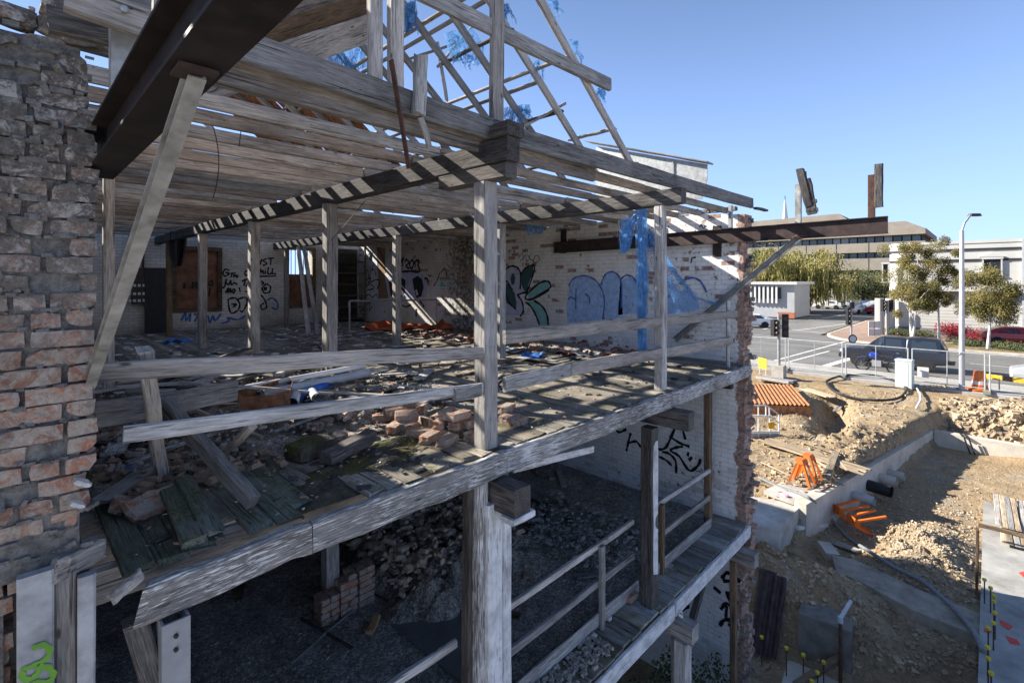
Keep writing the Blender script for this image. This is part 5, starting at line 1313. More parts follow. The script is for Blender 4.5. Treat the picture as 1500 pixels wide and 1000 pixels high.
for i in range(34):
    u, v = R.uniform(2.2, 8.3), R.uniform(4.0, 8.5); a = R.uniform(0, 3.1); L = R.uniform(.25, 1.1)
    d_ = Vector((math.cos(a), math.sin(a), 0)) * L / 2; c_ = Vector((u, v, LOW + .02)); mt_ = R.choice((W_GREY, W_LIGHT, W_DARK, W_BROWN))
    tag(beam('broken_board', c_ - d_, c_ + d_, R.choice((.04, .07, .12)), .02, mt_, None, seg=2, rag=(.03, .03)), {W_GREY.name: 'grey', W_LIGHT.name: 'pale', W_DARK.name: 'black', W_BROWN.name: 'brown'}[mt_.name] + ' broken board on the dirty lower floor', 'board', 'broken boards on the lower floor')
for i in range(26):
    u, v = R.uniform(2.4, 8.3), R.uniform(3.9, 8.0)
    tag(inst('loose_brick', R.choice(BM + BMB), None, Matrix.Translation((u, v, LOW + .02)) @ Matrix.Rotation(R.uniform(0, 3), 4, 'Z')), 'single loose brick scattered on the lower floor', 'brick', 'bricks scattered on the lower floor')
mb = MB(); a = [onh(px, py, LOW + .0) for px, py in ((560, 905), (640, 868), (760, 960), (690, 1010))]
sht = tag(sheet('floor_sheet', [(p.x, p.y) for p in a], LOW + .008, simple('grey_dusty_sheet', (.13, .128, .125), .9, 0, .25, 3), .02, None), 'dusty grey sheet lying on the lower floor beside the painted column', 'sheet')
lone('wood_offcut', 'short yellow timber offcut on the dark lower floor', 'timber', onh(541, 926, LOW + .03), onh(551, 902, LOW + .03), .1, .05, W_NEW)
o = inst('loose_brick', BMW[1], None, Matrix.Translation(onh(921, 872, LOW + .06)) @ Matrix.Scale(1.1, 4)); tag(o, 'single round worn brick on the lower walkway', 'brick')
for k, (px, py) in enumerate([(874, 760), (892, 905), (870, 930)]):
    o = tag(mk('plaster_chip', [tuple(v.co) for v in BMB[k].vertices], [tuple(p.vertices) for p in BMB[k].polygons], LIMEBIT, None, Matrix.Translation(onh(px, py, LOW + .03)) @ Matrix.Scale(.5, 4)), 'white plaster chip on the lower walkway', 'plaster chip', 'plaster chips on the walkway')
def leafcloud(mb, c, r, n, size, rnd, droop=0.0):
    c = Vector(c)
    for i in range(n):
        d = Vector((rnd.gauss(0, 1), rnd.gauss(0, 1), rnd.gauss(0, 1))).normalized() * (rnd.random() ** .45)
        p = c + Vector((d.x * r[0], d.y * r[1], d.z * r[2]))
        a = Vector((rnd.gauss(0, 1), rnd.gauss(0, 1), rnd.gauss(0, 1) - droop)).normalized(); b = a.orthogonal().normalized()
        s_ = size * rnd.uniform(.6, 1.4)
        mb.add([p, p + a * s_ * .5 + b * s_ * .28, p + a * s_, p + a * s_ * .5 - b * s_ * .28], [(0, 1, 2, 3)])
IVY = simple('ivy_leaves', (.035, .05, .018), .7, 0, .5, 3, hue=(.06, .085, .03))
mb = MB(); rn = random.Random(5)
for c_ in [(7.2, 3.6, -6.3), (7.9, 3.8, -6.6), (6.9, 4.1, -6.8), (8.5, 3.4, -6.9), (7.5, 3.2, -7.2)]: leafcloud(mb, c_, (.45, .35, .4), 300, .07, rn)
iv = thing('ivy_bush', 'dark green ivy growing under the lower walkway', 'plant', (7.5, 3.6, FLOOR0)); mb.build('foliage', IVY, iv)
mb = MB(); mb.tube([(7.5, 3.6, FLOOR0), (7.45, 3.62, -6.8), (7.3, 3.6, -6.3)], .03, 6); mb.build('stem', W_BROWN, iv)
# ================================================================== construction site beside the ruin
def ong(px, py, lift=0.0):
    """where a pixel's ray meets the ground"""
    d_ = ray(px, py); t_ = 6.0
    while t_ < 60:
        p = d_ * t_
        if p.z < ground_h(p.x, p.y): break
        t_ += .04
    p = d_ * t_
    return Vector((p.x, p.y, ground_h(p.x, p.y) + lift))
# concrete footing wall across the site and its return
cw = thing('concrete_footing_wall', 'long pale concrete footing wall across the excavated site', 'wall', (20, 2.6, PIT))
def cwall(name, pts, w, zt, zb, mat):
    mb = MB()
    for a, b in zip(pts, pts[1:]):
        a, b = Vector((*a, 0)), Vector((*b, 0)); n_ = Vector((0, 0, 1)).cross((b - a).normalized()) * w / 2
        mb.prism([a - n_ + Vector((0, 0, zb)), b - n_ + Vector((0, 0, zb)), b + n_ + Vector((0, 0, zb)), a + n_ + Vector((0, 0, zb))], (0, 0, zt - zb))
    return mb.build(name, mat, cw)
FC = onh(1203, 714, -5.8); FE = onh(1360, 629, -5.8); FS = onh(1172, 736, -5.8)
cwall('wall_length', [(FS.x, FS.y), (FE.x, FE.y)], .3, -5.8, -7.2, CONC2)
mb = MB()
d_ = (FE - FS).normalized(); n_ = Vector((-d_.y, d_.x, 0))
mb.prism([tuple(FS + n_ * .16 + Vector((0, 0, -.12))), tuple(FE + n_ * .16 + Vector((0, 0, -.12))), tuple(FE + n_ * .95 + Vector((0, 0, -.12))), tuple(FS + n_ * .95 + Vector((0, 0, -.12)))], (0, 0, .1)); mb.build('footing_slab', CONC, cw)
beam('capping_timber', FS + d_ * 1.2 + Vector((0, 0, .02)), FS + d_ * 6.6 + Vector((0, 0, .02)), .07, .03, W_FORM, cw)
cw2 = thing('concrete_end_wall', 'low pale concrete wall closing the far end of the pit', 'wall', (25, -1, PIT))
mb = MB(); e2 = onh(1500, 668, -6.0)
mb.prism([(FE.x - .02, FE.y - .17, -7.2), (FE.x + .35, FE.y - .17, -7.2), (FE.x - .3, -9, -7.2), (FE.x - .75, -9, -7.2)], (0, 0, 1.38)); mb.build('wall_length', CONC2, cw2)
for k in range(2):
    mb = MB(); x0 = FE.x - .03 - .4; yy = [onh(px, py, -5.8).y for px, py in ((1412, 636), (1418, 641))][k]
    mb.bar((FE.x - .25, yy, -5.805), (FE.x + .25, yy + .1, -5.805), .07, .02); mb.bar((FE.x - .28, yy - .02, -5.82), (FE.x - .34, yy - .3, -6.75), .05, .03); mb.build('dark_joint', BLACKP, cw2)
fb_ = thing('concrete_footing_block', 'rough concrete footing slab beside the ragged wall end', 'footing', (12.6, 4.3, -6.5))
q1, q2, q3, q4 = (onh(px, py, -5.95) for px, py in ((1070, 768), (1142, 772), (1176, 738), (1070, 722)))
mb = MB(); mb.prism([(q.x, q.y, -6.75) for q in (q1, q2, q3, q4)], (0, 0, .8)); mb.build('footing_body', CONC, fb_)
blk_ = thing('concrete_block', 'big square concrete pad half buried in the dug earth', 'concrete pad', (11.5, 2.0, -7.5))
a, b = onh(1190, 925, -7.0), onh(1262, 950, -7.0); c_ = onh(1182, 905, -7.0)
mb = MB(); mb.box(((a.x + b.x) / 2 + .12, (a.y + b.y) / 2 + .2, -7.2), (.6, .9, 1.1), Matrix.Rotation(.1, 3, 'Z'), .97); mb.build('pad_body', simple('muddy_concrete', (.17, .155, .13), .95, 0, .4, 3, .5, .01, obj=False), blk_)
# lower slab with starter bars by the ragged wall
sl_ = tag(sheet('site_slab', [(9.6, 2.75), (9.6, 1.3), (11.1, .6), (11.5, 1.6), (10.9, 2.9)], FLOOR0 + .1, CONC2, .3), None)
PALE = simple('pale_bounce_concrete', (.52, .5, .46), .9, 0, .2, 1.1, .4, .008, obj=False)
sl2 = tag(sheet('site_slab', [(8.5, .14), (20.2, .14), (20.2, -6), (8.5, -6)], -6.55, simple('grey_slab_concrete', (.3, .29, .27), .9, 0, .35, 1.6, .4, .008, obj=False), .5), None)
sl3 = tag(sheet('bounce_yard', [(-40, .1), (8.46, .1), (8.46, -6.04), (20, -6.04), (14, -60), (-40, -60)], -6.55, PALE, .5), None)  # unseen pale yard added to bounce sunlight up into the building
YCAP = simple('yellow_rebar_cap', (.55, .46, .03), .6, 0, .2, 9)
REB = simple('rebar_steel', (.07, .05, .042), .7, .3, .3, 12)
def rebar(px, py, z0, length, group):
    q = ray(px, py); zt = z0 + length; p = q * (zt / q.z)
    t_ = thing('starter_bar', group[0], 'starter bar', (p.x, p.y, z0), group[1])
    mb = MB(); mb.tube([(p.x, p.y, z0 - .05), (p.x + R.uniform(-.02, .02), p.y, zt)], .011, 6); mb.build('rebar', REB, t_)
    mb = MB(); mb.lathe((p.x, p.y, zt - .03), [(.02, -.02), (.034, .0), (.036, .035), (.03, .04)], 8); mb.build('cap', YCAP, t_)
zo = lambda x, y: (1080 + x / 3.571, 720 + y / 3.571)
for (x, y) in [(128, 755), (257, 812), (345, 848), (452, 886), (420, 940), (390, 985)]:
    rebar(*zo(x, y), FLOOR0 + .1, .55, ('thin starter bar with yellow cap beside the ragged wall', 'starter bars by the wall'))
for (x, y) in [(1293, 455), (1325, 498), (1343, 540), (1343, 568), (1348, 628), (1340, 680), (1313, 708), (1310, 808), (1313, 866), (1328, 943)]:
    rebar(*zo(x, y), -6.55, .5, ('starter bar with yellow cap along the slab edge', 'starter bars along the slab edge'))
# pipe stubs through the footing wall
for k, (px, py, r_, L, m_) in enumerate([(1252, 707, .17, .75, BLACKP), (1232, 722, .13, .7, GREYP), (1272, 697, .15, .6, CONC2), (1286, 690, .12, .6, CONC2)]):
    q = onh(px, py, -6.35); t0 = (q - FS).dot(d_); p = FS + d_ * t0; p.z = -6.3 + (.0 if k else 0)
    mb = MB(); o_ = -n_
    mb.tube([p + n_ * .1, p + o_ * L], r_, 14, cap=False); mb.tube([p + o_ * L, p + n_ * .1], r_ * .86, 14, cap=False)
    vs_ = len(mb.v)
    tag(mb.build('pipe_stub', m_, smooth=True), ['ribbed black drain pipe poking out of the footing wall', 'grey open pipe stub poking out of the footing wall', 'pale concrete pipe stub beyond the black pipe', 'thin pale pipe stub, last along the footing wall'][k], 'pipe')
# long grey hose
HOSE = simple('grey_corrugated_hose', (.17, .18, .19), .6, 0, .25, 14)
pts = [ong(px, py, .06) for px, py in [(1112, 702), (1140, 716), (1172, 726)]] + [onh(px, py, -5.76) for px, py in [(1188, 731)]] + [ong(px, py, .06) for px, py in [(1212, 760), (1240, 788), (1275, 817), (1312, 840), (1350, 862), (1382, 888), (1408, 915), (1425, 945), (1434, 975), (1440, 1010)]]
for p_ in pts[6:]: p_.z = max(p_.z, -6.525)
sm = []
for i in range(len(pts) - 1):
    p0, p1, p2, p3 = pts[max(i-1, 0)], pts[i], pts[i+1], pts[min(i+2, len(pts)-1)]
    for t_ in (0, .2, .4, .6, .8): sm.append(.5 * ((2*p1) + (p2-p0)*t_ + (2*p0-5*p1+4*p2-p3)*t_*t_ + (3*p1-p0-3*p2+p3)*t_**3))
mb = MB(); mb.tube(sm + [pts[-1]], .042, 10); tag(mb.build('drain_hose', HOSE, smooth=True), 'long grey corrugated hose snaking across the dug earth', 'hose')
# black poly pipe loop
cxy = [(1275, 552), (1235, 553), (1213, 560), (1212, 568), (1224, 577), (1250, 586), (1285, 590), (1315, 587), (1327, 576), (1322, 566), (1300, 557)]
P = [ong(px, py, .1) for px, py in cxy]; sm = []
for i in range(len(P)):
    p0, p1, p2, p3 = P[i-1], P[i], P[(i+1) % len(P)], P[(i+2) % len(P)]
    for t_ in (0, .25, .5, .75): sm.append(.5 * ((2*p1) + (p2-p0)*t_ + (2*p0-5*p1+4*p2-p3)*t_*t_ + (3*p1-p0-3*p2+p3)*t_**3))
mb = MB(); mb.tube(sm + [sm[0]], .055, 8); tag(mb.build('poly_pipe', BLACKP, smooth=True), 'big loop of black poly pipe lying on the bank', 'pipe')
P = [ong(1343, 572, .12), ong(1348, 583, .16), ong(1349, 592, .16), ong(1342, 602, .1)]
mb = MB(); mb.tube(P, .04, 8); tag(mb.build('white_conduit_bend', WHITEP, smooth=True), 'bent white conduit hanging down the earth bank', 'pipe')
# rusty corrugated formwork stack
fs_ = thing('formwork_stack', 'stack of ribbed orange rusty steel formwork sheets on the terrace', 'steel sheets', ong(1150, 605))
A, B_, C_ = ong(1100, 607), ong(1188, 611), ong(1160, 572)
RUSTO = simple('orange_rusty_steel', (.25, .1, .04), .8, .15, .35, 8, .3, .004, hue=(.42, .19, .08))
z0_ = min(A.z, B_.z) - .05; H_ = .5
ux = (B_ - A); ux.z = 0; vx = (C_ - B_); vx.z = 0
for k in range(5):
    corrug('formwork_sheet', Vector((A.x, A.y, z0_ + H_ * (k + 1) / 5)), ux, vx, 54, .035, RUSTO, fs_)
mb = MB(); mb.prism([(A.x, A.y, z0_), (B_.x, B_.y, z0_), (B_.x + vx.x, B_.y + vx.y, z0_), (A.x + vx.x, A.y + vx.y, z0_)], (0, 0, H_ - .035)); mb.build('pallet_core', RUSTO, fs_)
# timber stacks and planks
def plankstack(name, label, px, py, n, L, a, mat, layers=2, w=.14):
    q = ong(px, py); t_ = thing(name, label, 'timber', q)
    for k in range(layers):
        for i in range(n):
            off = (i - n / 2) * (w + .02)
            dd = Vector((math.cos(a), math.sin(a), 0)); nn = Vector((-dd.y, dd.x, 0))
            c_ = q + nn * off + Vector((0, 0, .05 + k * .05)) + dd * R.uniform(-.12, .12)
            beam('plank', c_ - dd * L / 2, c_ + dd * L / 2, w, .04, mat, t_, seg=2, jit=.004)
plankstack('plank_stack', 'pallet of grey planks behind the formwork stack', 1137, 560, 9, 1.6, 1.45, W_LIGHT, 2)
plankstack('plank_stack', 'scattered sawn timbers beyond the formwork stack', 1196, 577, 4, 1.7, .9, W_FORM, 1)
plankstack('plank_stack', 'two timbers lying on the bank', 1228, 596, 2, 2.2, .05, W_GREY, 1, .1)
plankstack('plank_stack', 'long formwork planks on the terrace behind the trestle', 1185, 668, 5, 3.2, 1.25, W_FORM, 1, .12)
plankstack('plank_stack', 'broad formwork board leaning on the earth by the trestle', 1212, 684, 1, 2.6, .1, W_FORM, 3, .2)
for k in range(7):
    px, py = R.uniform(1120, 1240), R.uniform(640, 700)
    q = ong(px, py, .05); a = R.uniform(.3, 1.7); dd = Vector((math.cos(a), math.sin(a), 0)) * R.uniform(.4, 1.0)
    lone('loose_lath', 'loose pale lath on the site terrace', 'timber', q - dd, q + dd, .07, .03, W_FORM, 'laths on the site terrace', seg=2)
# steel stair rail beside the wall
gr = thing('site_stair_rail', 'white tubular guard rail frame behind the ragged wall end', 'guard rail', ong(1120, 640))
base = ong(1120, 640); zb_ = base.z
def gp(px, py): 
    q = ray(px, py); return q * (base.length / Vector((q.x, q.y, base.z / base.length * 0 )).length) if False else q * ((base.x * CA + base.y * SA))
mb = MB()
for st in [[(1100, 594), (1122, 593), (1141, 607), (1141, 640)], [(1111, 594), (1111, 640)], [(1122, 593), (1122, 610), (1127, 610)], [(1127, 596), (1128, 640)], [(1100, 609), (1127, 609)], [(1128, 609), (1141, 619)], [(1100, 632), (1142, 632)]]: mb.tube([gp(*p) for p in st], .025, 6)
mb.build('tube_frame', WHITEP, gr)
mb = MB(); mb.prism([tuple(gp(*p)) for p in ((1100, 634), (1142, 634), (1142, 641), (1100, 641))], (.06, .06, 0)); mb.build('kick_board', GALV, gr)
mb = MB(); mb.prism([tuple(gp(*p) - ray(1130, 620) * .05) for p in ((1125, 619), (1134, 618), (1135, 627), (1126, 628))], (.01, .01, 0)); mb.build('yellow_sign', simple('yellow_sign_paint', (.62, .36, .02), .6), gr)
# orange trestles
ORG = simple('orange_plastic', (.62, .13, .015), .5, 0, .12, 5)
def trestle(name, label, M, sc=1.0):
    t_ = thing(name, label, 'trestle', M.translation)
    for side in (-1, 1):
        mb = MB(); mb.prism([M @ Vector((side * .32 - .2, -.12, .68)), M @ Vector((side * .32 + .2, -.12, .68)), M @ Vector((side * .32 + .16, -.06, .8)), M @ Vector((side * .32 - .16, -.06, .8))], (M.to_3x3() @ Vector((0, .22, 0))))
        mb.build('head', ORG, t_)
        for y in (-1, 1):
            for x in (-1, 1):
                mb = MB(); mb.bar(M @ Vector((side * .32 + x * .14, y * .08, .72)), M @ Vector((side * .32 + x * .2, y * .32, 0)), .06, .05); mb.build('leg', ORG, t_)
q = ong(1180, 704); trestle('site_trestle', 'pair of orange plastic trestles standing beside the footing wall', Matrix.Translation(q) @ Matrix.Rotation(-.1, 4, 'Z') @ Matrix.Scale(.86, 4))
q = ong(1276, 778); rg_ = Vector((SA, -CA, 0)); fw_ = Vector((CA, SA, 0))
Mf = Matrix((fw_ * .95, (Vector((0, 0, 1)) + rg_ * .1) * .95, (-rg_ + Vector((0, 0, .12))) * .95)).transposed().to_4x4(); Mf.translation = q + Vector((0, 0, .32))
trestle('site_trestle', 'orange plastic trestle tipped over in the pit', Mf)
q = ong(1145, 724, .06); crumple('strap_heap', 'red and blue strap tangle on the terrace', 'strap', 1145, 724, .5, .3, .3, simple('red_strap', (.4, .05, .03), .7, 0, .5, 4, hue=(.2, .06, .3)), .2, q.z, seed=11)
lone('plastic_pipe', 'white plastic pipe length lying in the shaded earth', 'pipe', ong(1168, 778, .06), ong(1211, 772, .06), .09, .09, WHITEP)
lone('plank', 'grey plank lying in the shaded earth beside the hose', 'timber', ong(1222, 797, .05), ong(1258, 812, .05), .22, .05, W_GREY)
lone('log_lump', 'broken pale concrete lump in the shaded earth', 'concrete lump', ong(1205, 802, .1), ong(1222, 822, .05), .3, .2, CONC2, rag=(.08, .08))
# black sheet pile
sp = thing('sheet_pile', 'dark ribbed steel sheet pile leaning beside the ragged wall', 'sheet pile', ong(1130, 965))
a, b, c_, dq = onh(1122, 838, -6.35), onh(1152, 848, -6.4), onh(1104, 955, FLOOR0 + .1), onh(1137, 966, FLOOR0 + .1)
corrug('pile_sheet', c_, dq - c_, a - c_, 10, .05, STEEL_D, sp)
mb = MB(); mb.prism([tuple(c_ + Vector((.06, .1, 0))), tuple(dq + Vector((.06, .1, 0))), tuple(b + Vector((.06, .1, 0))), tuple(a + Vector((.06, .1, 0)))], (.05, .05, 0)); mb.build('pile_back', STEEL_D, sp)
# white T pipe on a stake
tp = thing('standpipe', 'white plastic pipe elbow on a thin stake above the trench', 'pipe', (11.2, 2.2, FLOOR0))
a, b = onh(1231, 905, -6.35), onh(1246, 880, -6.35)
mb = MB(); mb.tube([a, b], .035, 8); mb.tube([a + Vector((0, 0, .03)), a - Vector((0, 0, .08))], .045, 8); mb.build('elbow', GREYP, tp)
mb = MB(); mb.tube([a - Vector((0, 0, .05)), (a.x, a.y, FLOOR0)], .03, 8); mb.build('stake', RUSTD, tp)
lone('trench_prop', 'muddy timber prop lying across the footing trench', 'timber', onh(1165, 1003, -7.3), onh(1232, 962, -7.2), .12, .1, W_BROWN)
# slab side: formwork post, boards, plank piles
lone('formwork_post', 'brown timber formwork post at the slab edge', 'post', onh(1431, 868, -6.6), onh(1432, 868, -6.6) + Vector((0, 0, 1.35)), .16, .05, W_BROWN, up=(0, 1, 0))
lone('formwork_rail', 'long brown rail running from the formwork post', 'timber', onh(1433, 768, -6.1), onh(1500, 785, -6.1), .05, .1, W_BROWN)
for k, (px, py) in enumerate([(1482, 775), (1492, 760), (1474, 758)]):
    q = onh(px, py, -6.5)
    for i in range(4):
        lone('scaffold_plank', 'pale scaffold plank in the pile on the slab', 'timber', q + Vector((-1.2, .12 * i - .2, .06 + .05 * k)), q + Vector((1.3, .12 * i - .15 + R.uniform(-.05, .05), .06 + .05 * k)), .11, .04, R.choice((W_FORM, W_LIGHT)), 'scaffold planks piled on the slab', seg=3)
for k in range(6):
    q = onh(1490, 835, -6.5); lone('timber_bearer', 'dark bearer under the plank pile on the slab', 'timber', q + Vector((-.6, -.5, .06 + .08 * (k % 3))), q + Vector((.7, -.3, .06 + .08 * (k % 3))), .08, .07, W_DARK, 'bearers under the plank pile', seg=2)
    break
SP = simple('red_survey_paint', (.6, .07, .05), .7)
for pts in [[(1463, 906), (1475, 912), (1484, 916), (1478, 922), (1466, 915)], [(1472, 930), (1490, 936), (1495, 944), (1480, 942)], [(1492, 838), (1500, 836), (1500, 846)], [(1441, 919), (1452, 921), (1452, 926), (1442, 925)]]:
    mb = MB(); mb.add([onh(px, py, -6.545) for px, py in pts], [tuple(range(len(pts)))]); tag(mb.build('survey_mark', SP), kind='structure')
fst = thing('concrete_strip_footing', 'muddy concrete strip footing running beside the grey hose', 'footing', onh(1330, 875, -6.6))
P = [onh(px, py, -6.58) for px, py in [(1218, 812), (1250, 818), (1345, 862), (1440, 900), (1440, 934), (1335, 892), (1262, 852), (1225, 836)]]
mb = MB(); mb.prism([(p.x, p.y, -6.9) for p in P], (0, 0, .32)); mb.build('strip_body', simple('mud_smeared_concrete', (.27, .235, .185), .95, 0, .45, 2.2, .6, .015, obj=False), fst)
# clods, stones, gravel
def clods(name, label, n, fnp, sz, mat, seed):
    r = random.Random(seed); mb = MB()
    for i in range(n):
        px, py = fnp(r); q = ong(px, py)
        if not (10 < q.x < 31): continue
        s_ = r.uniform(*sz) * r.uniform(.5, 1.3)
        Mr = Matrix.Rotation(r.uniform(0, 6), 3, 'Z') @ Matrix.Rotation(r.uniform(0, 6), 3, 'X')
        mb.box(q + Vector((0, 0, s_ * .2)), (s_ * r.uniform(.8, 1.7), s_, s_ * r.uniform(.5, .9)), Mr, r.uniform(.5, .9))
    return tag(mb.build(name, mat), label, None, None, 'stuff')
CLOD = simple('dry_clods', (.27, .2, .13), .95, 0, .35, 1.5, .5, .02, obj=False, hue=(.38, .3, .2))
STONE = simple('pale_stones', (.36, .295, .215), .95, 0, .35, 2, .4, .01, obj=False)
clods('gravel', 'coarse gravel on the sunlit mound in the pit', 2600, lambda r: (r.gauss(1350, 48), r.gauss(790, 38)), (.015, .05), STONE, 31)
clods('clods', 'dry clods on the spoil bank below the fence', 1500, lambda r: (r.uniform(1380, 1510), r.uniform(585, 655)), (.04, .17), CLOD, 32)
clods('clods', 'loose earth lumps along the terrace', 1500, lambda r: (r.uniform(1100, 1330), r.uniform(575, 735)), (.02, .085), CLOD, 33)
clods('clods', 'shaded earth lumps beside the ragged wall', 1900, lambda r: (r.uniform(1105, 1440), r.uniform(760, 990)), (.012, .075), CLOD, 34)
clods('stones', 'row of stones along the top of the bank', 240, lambda r: (r.uniform(1330, 1430), r.uniform(565, 573)), (.05, .13), STONE, 35)
# ================================================================== street furniture
TEMPW = simple('galvanised_fence_tube', (.45, .46, .46), .5, .3, .2, 9)
UFENCE = 30.15
MESHW = simple('dull_mesh_wire', (.2, .2, .2), .6, .3, .2, 9)
def fence_panel(v0, k, W=2.62, Hf=1.72):
    t_ = thing('mesh_fence', 'galvanised wire mesh temporary fence panel along the footpath', 'fence panel', (UFENCE, v0, STREET), 'temporary fence panels')
    mb = MB()
    for v in (v0 + .06, v0 + W - .06): mb.tube([(UFENCE, v, STREET + .05), (UFENCE, v, STREET + Hf)], .028, 6)
    mb.tube([(UFENCE, v0 + .06, STREET + Hf), (UFENCE, v0 + W - .06, STREET + Hf)], .025, 6); mb.tube([(UFENCE, v0 + .06, STREET + .2), (UFENCE, v0 + W - .06, STREET + .2)], .022, 6)
    mb.tube([(UFENCE, v0 + W / 2, STREET + .2), (UFENCE, v0 + W / 2, STREET + Hf)], .018, 5)
    mb.build('tube_frame', TEMPW, t_)
    mb = MB(); z0_, z1_ = STREET + .2, STREET + Hf; h_ = z1_ - z0_; n = 20
    s_ = (W - .12) / n
    for i in range(-int(h_ / s_), n):
        for sg in (1, -1):
            a, b = i * s_, i * s_ + h_
            za, zb = z0_, z1_
            if a < 0: za = z0_ - a; a = 0
            if b > W - .12: zb = z1_ - (b - (W - .12)); b = W - .12
            if zb - za < .03: continue
            if sg < 0: a, b = W - .12 - a, W - .12 - b
            mb.bar((UFENCE, v0 + .06 + a, za), (UFENCE, v0 + .06 + b, zb), .003, .003)
    mb.build('wire_mesh', MESHW, t_)
    mb = MB(); mb.box((UFENCE, v0, STREET + .06), (.6, .24, .13)); mb.build('foot_block', simple('fence_foot_concrete', (.2, .22, .18), .9), t_) if k == 0 else inst('foot_block', FB[0], t_, Matrix.Translation((0, v0 - FB[1], 0)))
    return t_
FB = [None, 0]
k = 0; v = -13.2
while v < 20:
    t_ = fence_panel(v, k)
    if k == 0: FB = [[c for c in t_.children if c.name.startswith('foot_block')][0].data, v]
    v += 2.66; k += 1
mb = MB(); q = onh(1352, 549, STREET); q2 = onu(1352, 545, UFENCE - .04); mb.box(q2, (.01, .42, .48)); tag(mb.build('fence_notice', WHITEP), 'small white notice tied to the mesh fence beside the cabinet', 'notice')
# lamp post
lp = thing('street_lamp', 'tall grey street lamp standing inside the fence line', 'street lamp', onh(1409, 571, STREET))
b_ = onh(1409, 571, STREET); zt = (HZ - 338) / F * (b_.x * CA + b_.y * SA)
mb = MB(); mb.tube([b_, b_ + Vector((0, 0, 4.5)), (b_.x, b_.y, zt)], [.11, .095, .075], 12); mb.build('pole', simple('lamp_grey_paint', (.42, .43, .45), .5, .2, .12, 4), lp)
top = Vector((b_.x, b_.y, zt)); rgt = Vector((SA, -CA, 0))
mb = MB(); mb.tube([top, top + rgt * .12 + Vector((0, 0, .35)), top + rgt * .38 + Vector((0, 0, .7))], .045, 8); mb.build('arm', GALV, lp)
mb = MB(); c_ = top + rgt * .58 + Vector((0, 0, .72)); mb.box(c_, (.5, .22, .12), Matrix.Rotation(math.atan2(rgt.y, rgt.x), 3, 'Z'), .75); mb.build('lamp_head', STEEL_D, lp)
# electrical cabinet
ec = thing('electrical_cabinet', 'pale green electrical cabinet beside the mesh fence', 'cabinet', onh(1325, 567, STREET - .05))
b_ = onh(1325, 567, STREET - .05); CAB = simple('pale_green_enamel', (.5, .58, .56), .45, 0, .08, 3)
Mr = Matrix.Rotation(-.15, 3, 'Z')
mb = MB(); mb.box(b_ + Vector((0, 0, .64)), (.42, .62, 1.24), Mr); mb.build('body', CAB, ec)
mb = MB(); mb.box(b_ + Vector((0, 0, 1.29)), (.48, .68, .06), Mr, .9); mb.build('lid', CAB, ec)
mb = MB(); mb.box(b_ + Mr @ Vector((-.215, .05, .64)), (.012, .5, 1.1), Mr); mb.build('door', CAB, ec)
mb = MB(); mb.box(b_ + Vector((0, 0, .01)), (.44, .66, .06), Mr); mb.build('plinth', CONC, ec)
# cone / barrier on the footpath
cn = thing('traffic_barrel', 'orange plastic safety bollard base beside the yellow barrier', 'bollard', onh(1435, 572, STREET))
b_ = onh(1435, 572, STREET)
mb = MB(); mb.lathe(b_, [(.42, 0), (.42, .08), (.3, .1), (.24, .5), (.2, .86), (.12, .9)], 14); mb.build('body', ORG, cn)
mb = MB(); mb.lathe(b_, [(.275, .3), (.262, .45)], 14); mb.build('band', WHITEP, cn)
yb = thing('road_barrier', 'yellow and black plank barrier behind the mesh fence', 'barrier', onh(1470, 575, STREET))
YEL = simple('yellow_paint', (.62, .4, .03), .6, 0, .1, 3); 
a, b = onh(1440, 570, STREET), onh(1530, 583, STREET); a.z = b.z = STREET + .62
for i in range(6):
    p, q = a + (b - a) * (i / 6), a + (b - a) * ((i + 1) / 6)
    mb = MB(); mb.bar(p, q - (q - p) * .02, .04, .22); mb.build('plank', YEL if i % 3 != 2 else RUSTD, yb)
for p in (a + (b - a) * .28, a + (b - a) * .9): mb = MB(); mb.bar((p.x, p.y, STREET), (p.x, p.y, STREET + .62), .05); mb.build('leg', GALV, yb)
ys = thing('road_sign_board', 'yellow board on a wire stand beyond the ragged wall end', 'sign', onh(1117, 550, STREET - .05))
b_ = onh(1117, 549, STREET - .05); Mr = Matrix.Rotation(-.7, 3, 'Z')
mb = MB(); mb.box(b_ + Vector((0, 0, .62)), (.03, .72, .55), Mr); mb.build('board', YEL, ys)
for y in (-.28, .28): mb = MB(); p = b_ + Mr @ Vector((0, y, 0)); mb.bar(p, p + Vector((0, 0, .4)), .03); mb.build('leg', WHITEP, ys)
# traffic signals
def signal(px, py, ztop_py, label, heads, sidepx=8, base=False, z0=STREET):
    b_ = onh(px, py, z0); dep = b_.x * CA + b_.y * SA
    zt = (HZ - ztop_py) / F * dep
    t_ = thing('traffic_signal', label, 'traffic light', b_)
    mb = MB(); mb.tube([b_, (b_.x, b_.y, zt)], .075, 10); mb.build('pole', GALV, t_)
    for (dx, hy, hh) in heads:
        c_ = Vector((b_.x, b_.y, 0)) + rgt * (dx / F * dep); c_.z = (HZ - hy) / F * dep
        Mz = Matrix.Rotation(math.atan2(rgt.y, rgt.x) + (.5 if dx < 0 else -.35), 3, 'Z')
        mb = MB(); mb.box(c_, (.3, .2, hh), Mz); hd = mb.build('signal_head', BLACKP, t_)
        for i in (-1, 0, 1):
            m_ = MB(); m_.lathe(c_ + Vector((0, 0, i * hh * .3)) + (Mz @ Vector((0, -.12, 0))), [(.11, 0), (.12, .1), (.08, .1)], 10, Mz.to_3x3() @ Matrix.Rotation(math.pi / 2, 3, 'X')); m_.build('visor', STEEL_D, hd)
        mb = MB(); mb.bar(Vector((b_.x, b_.y, c_.z)), c_, .05); mb.build('bracket', GALV, t_)
    return t_, b_
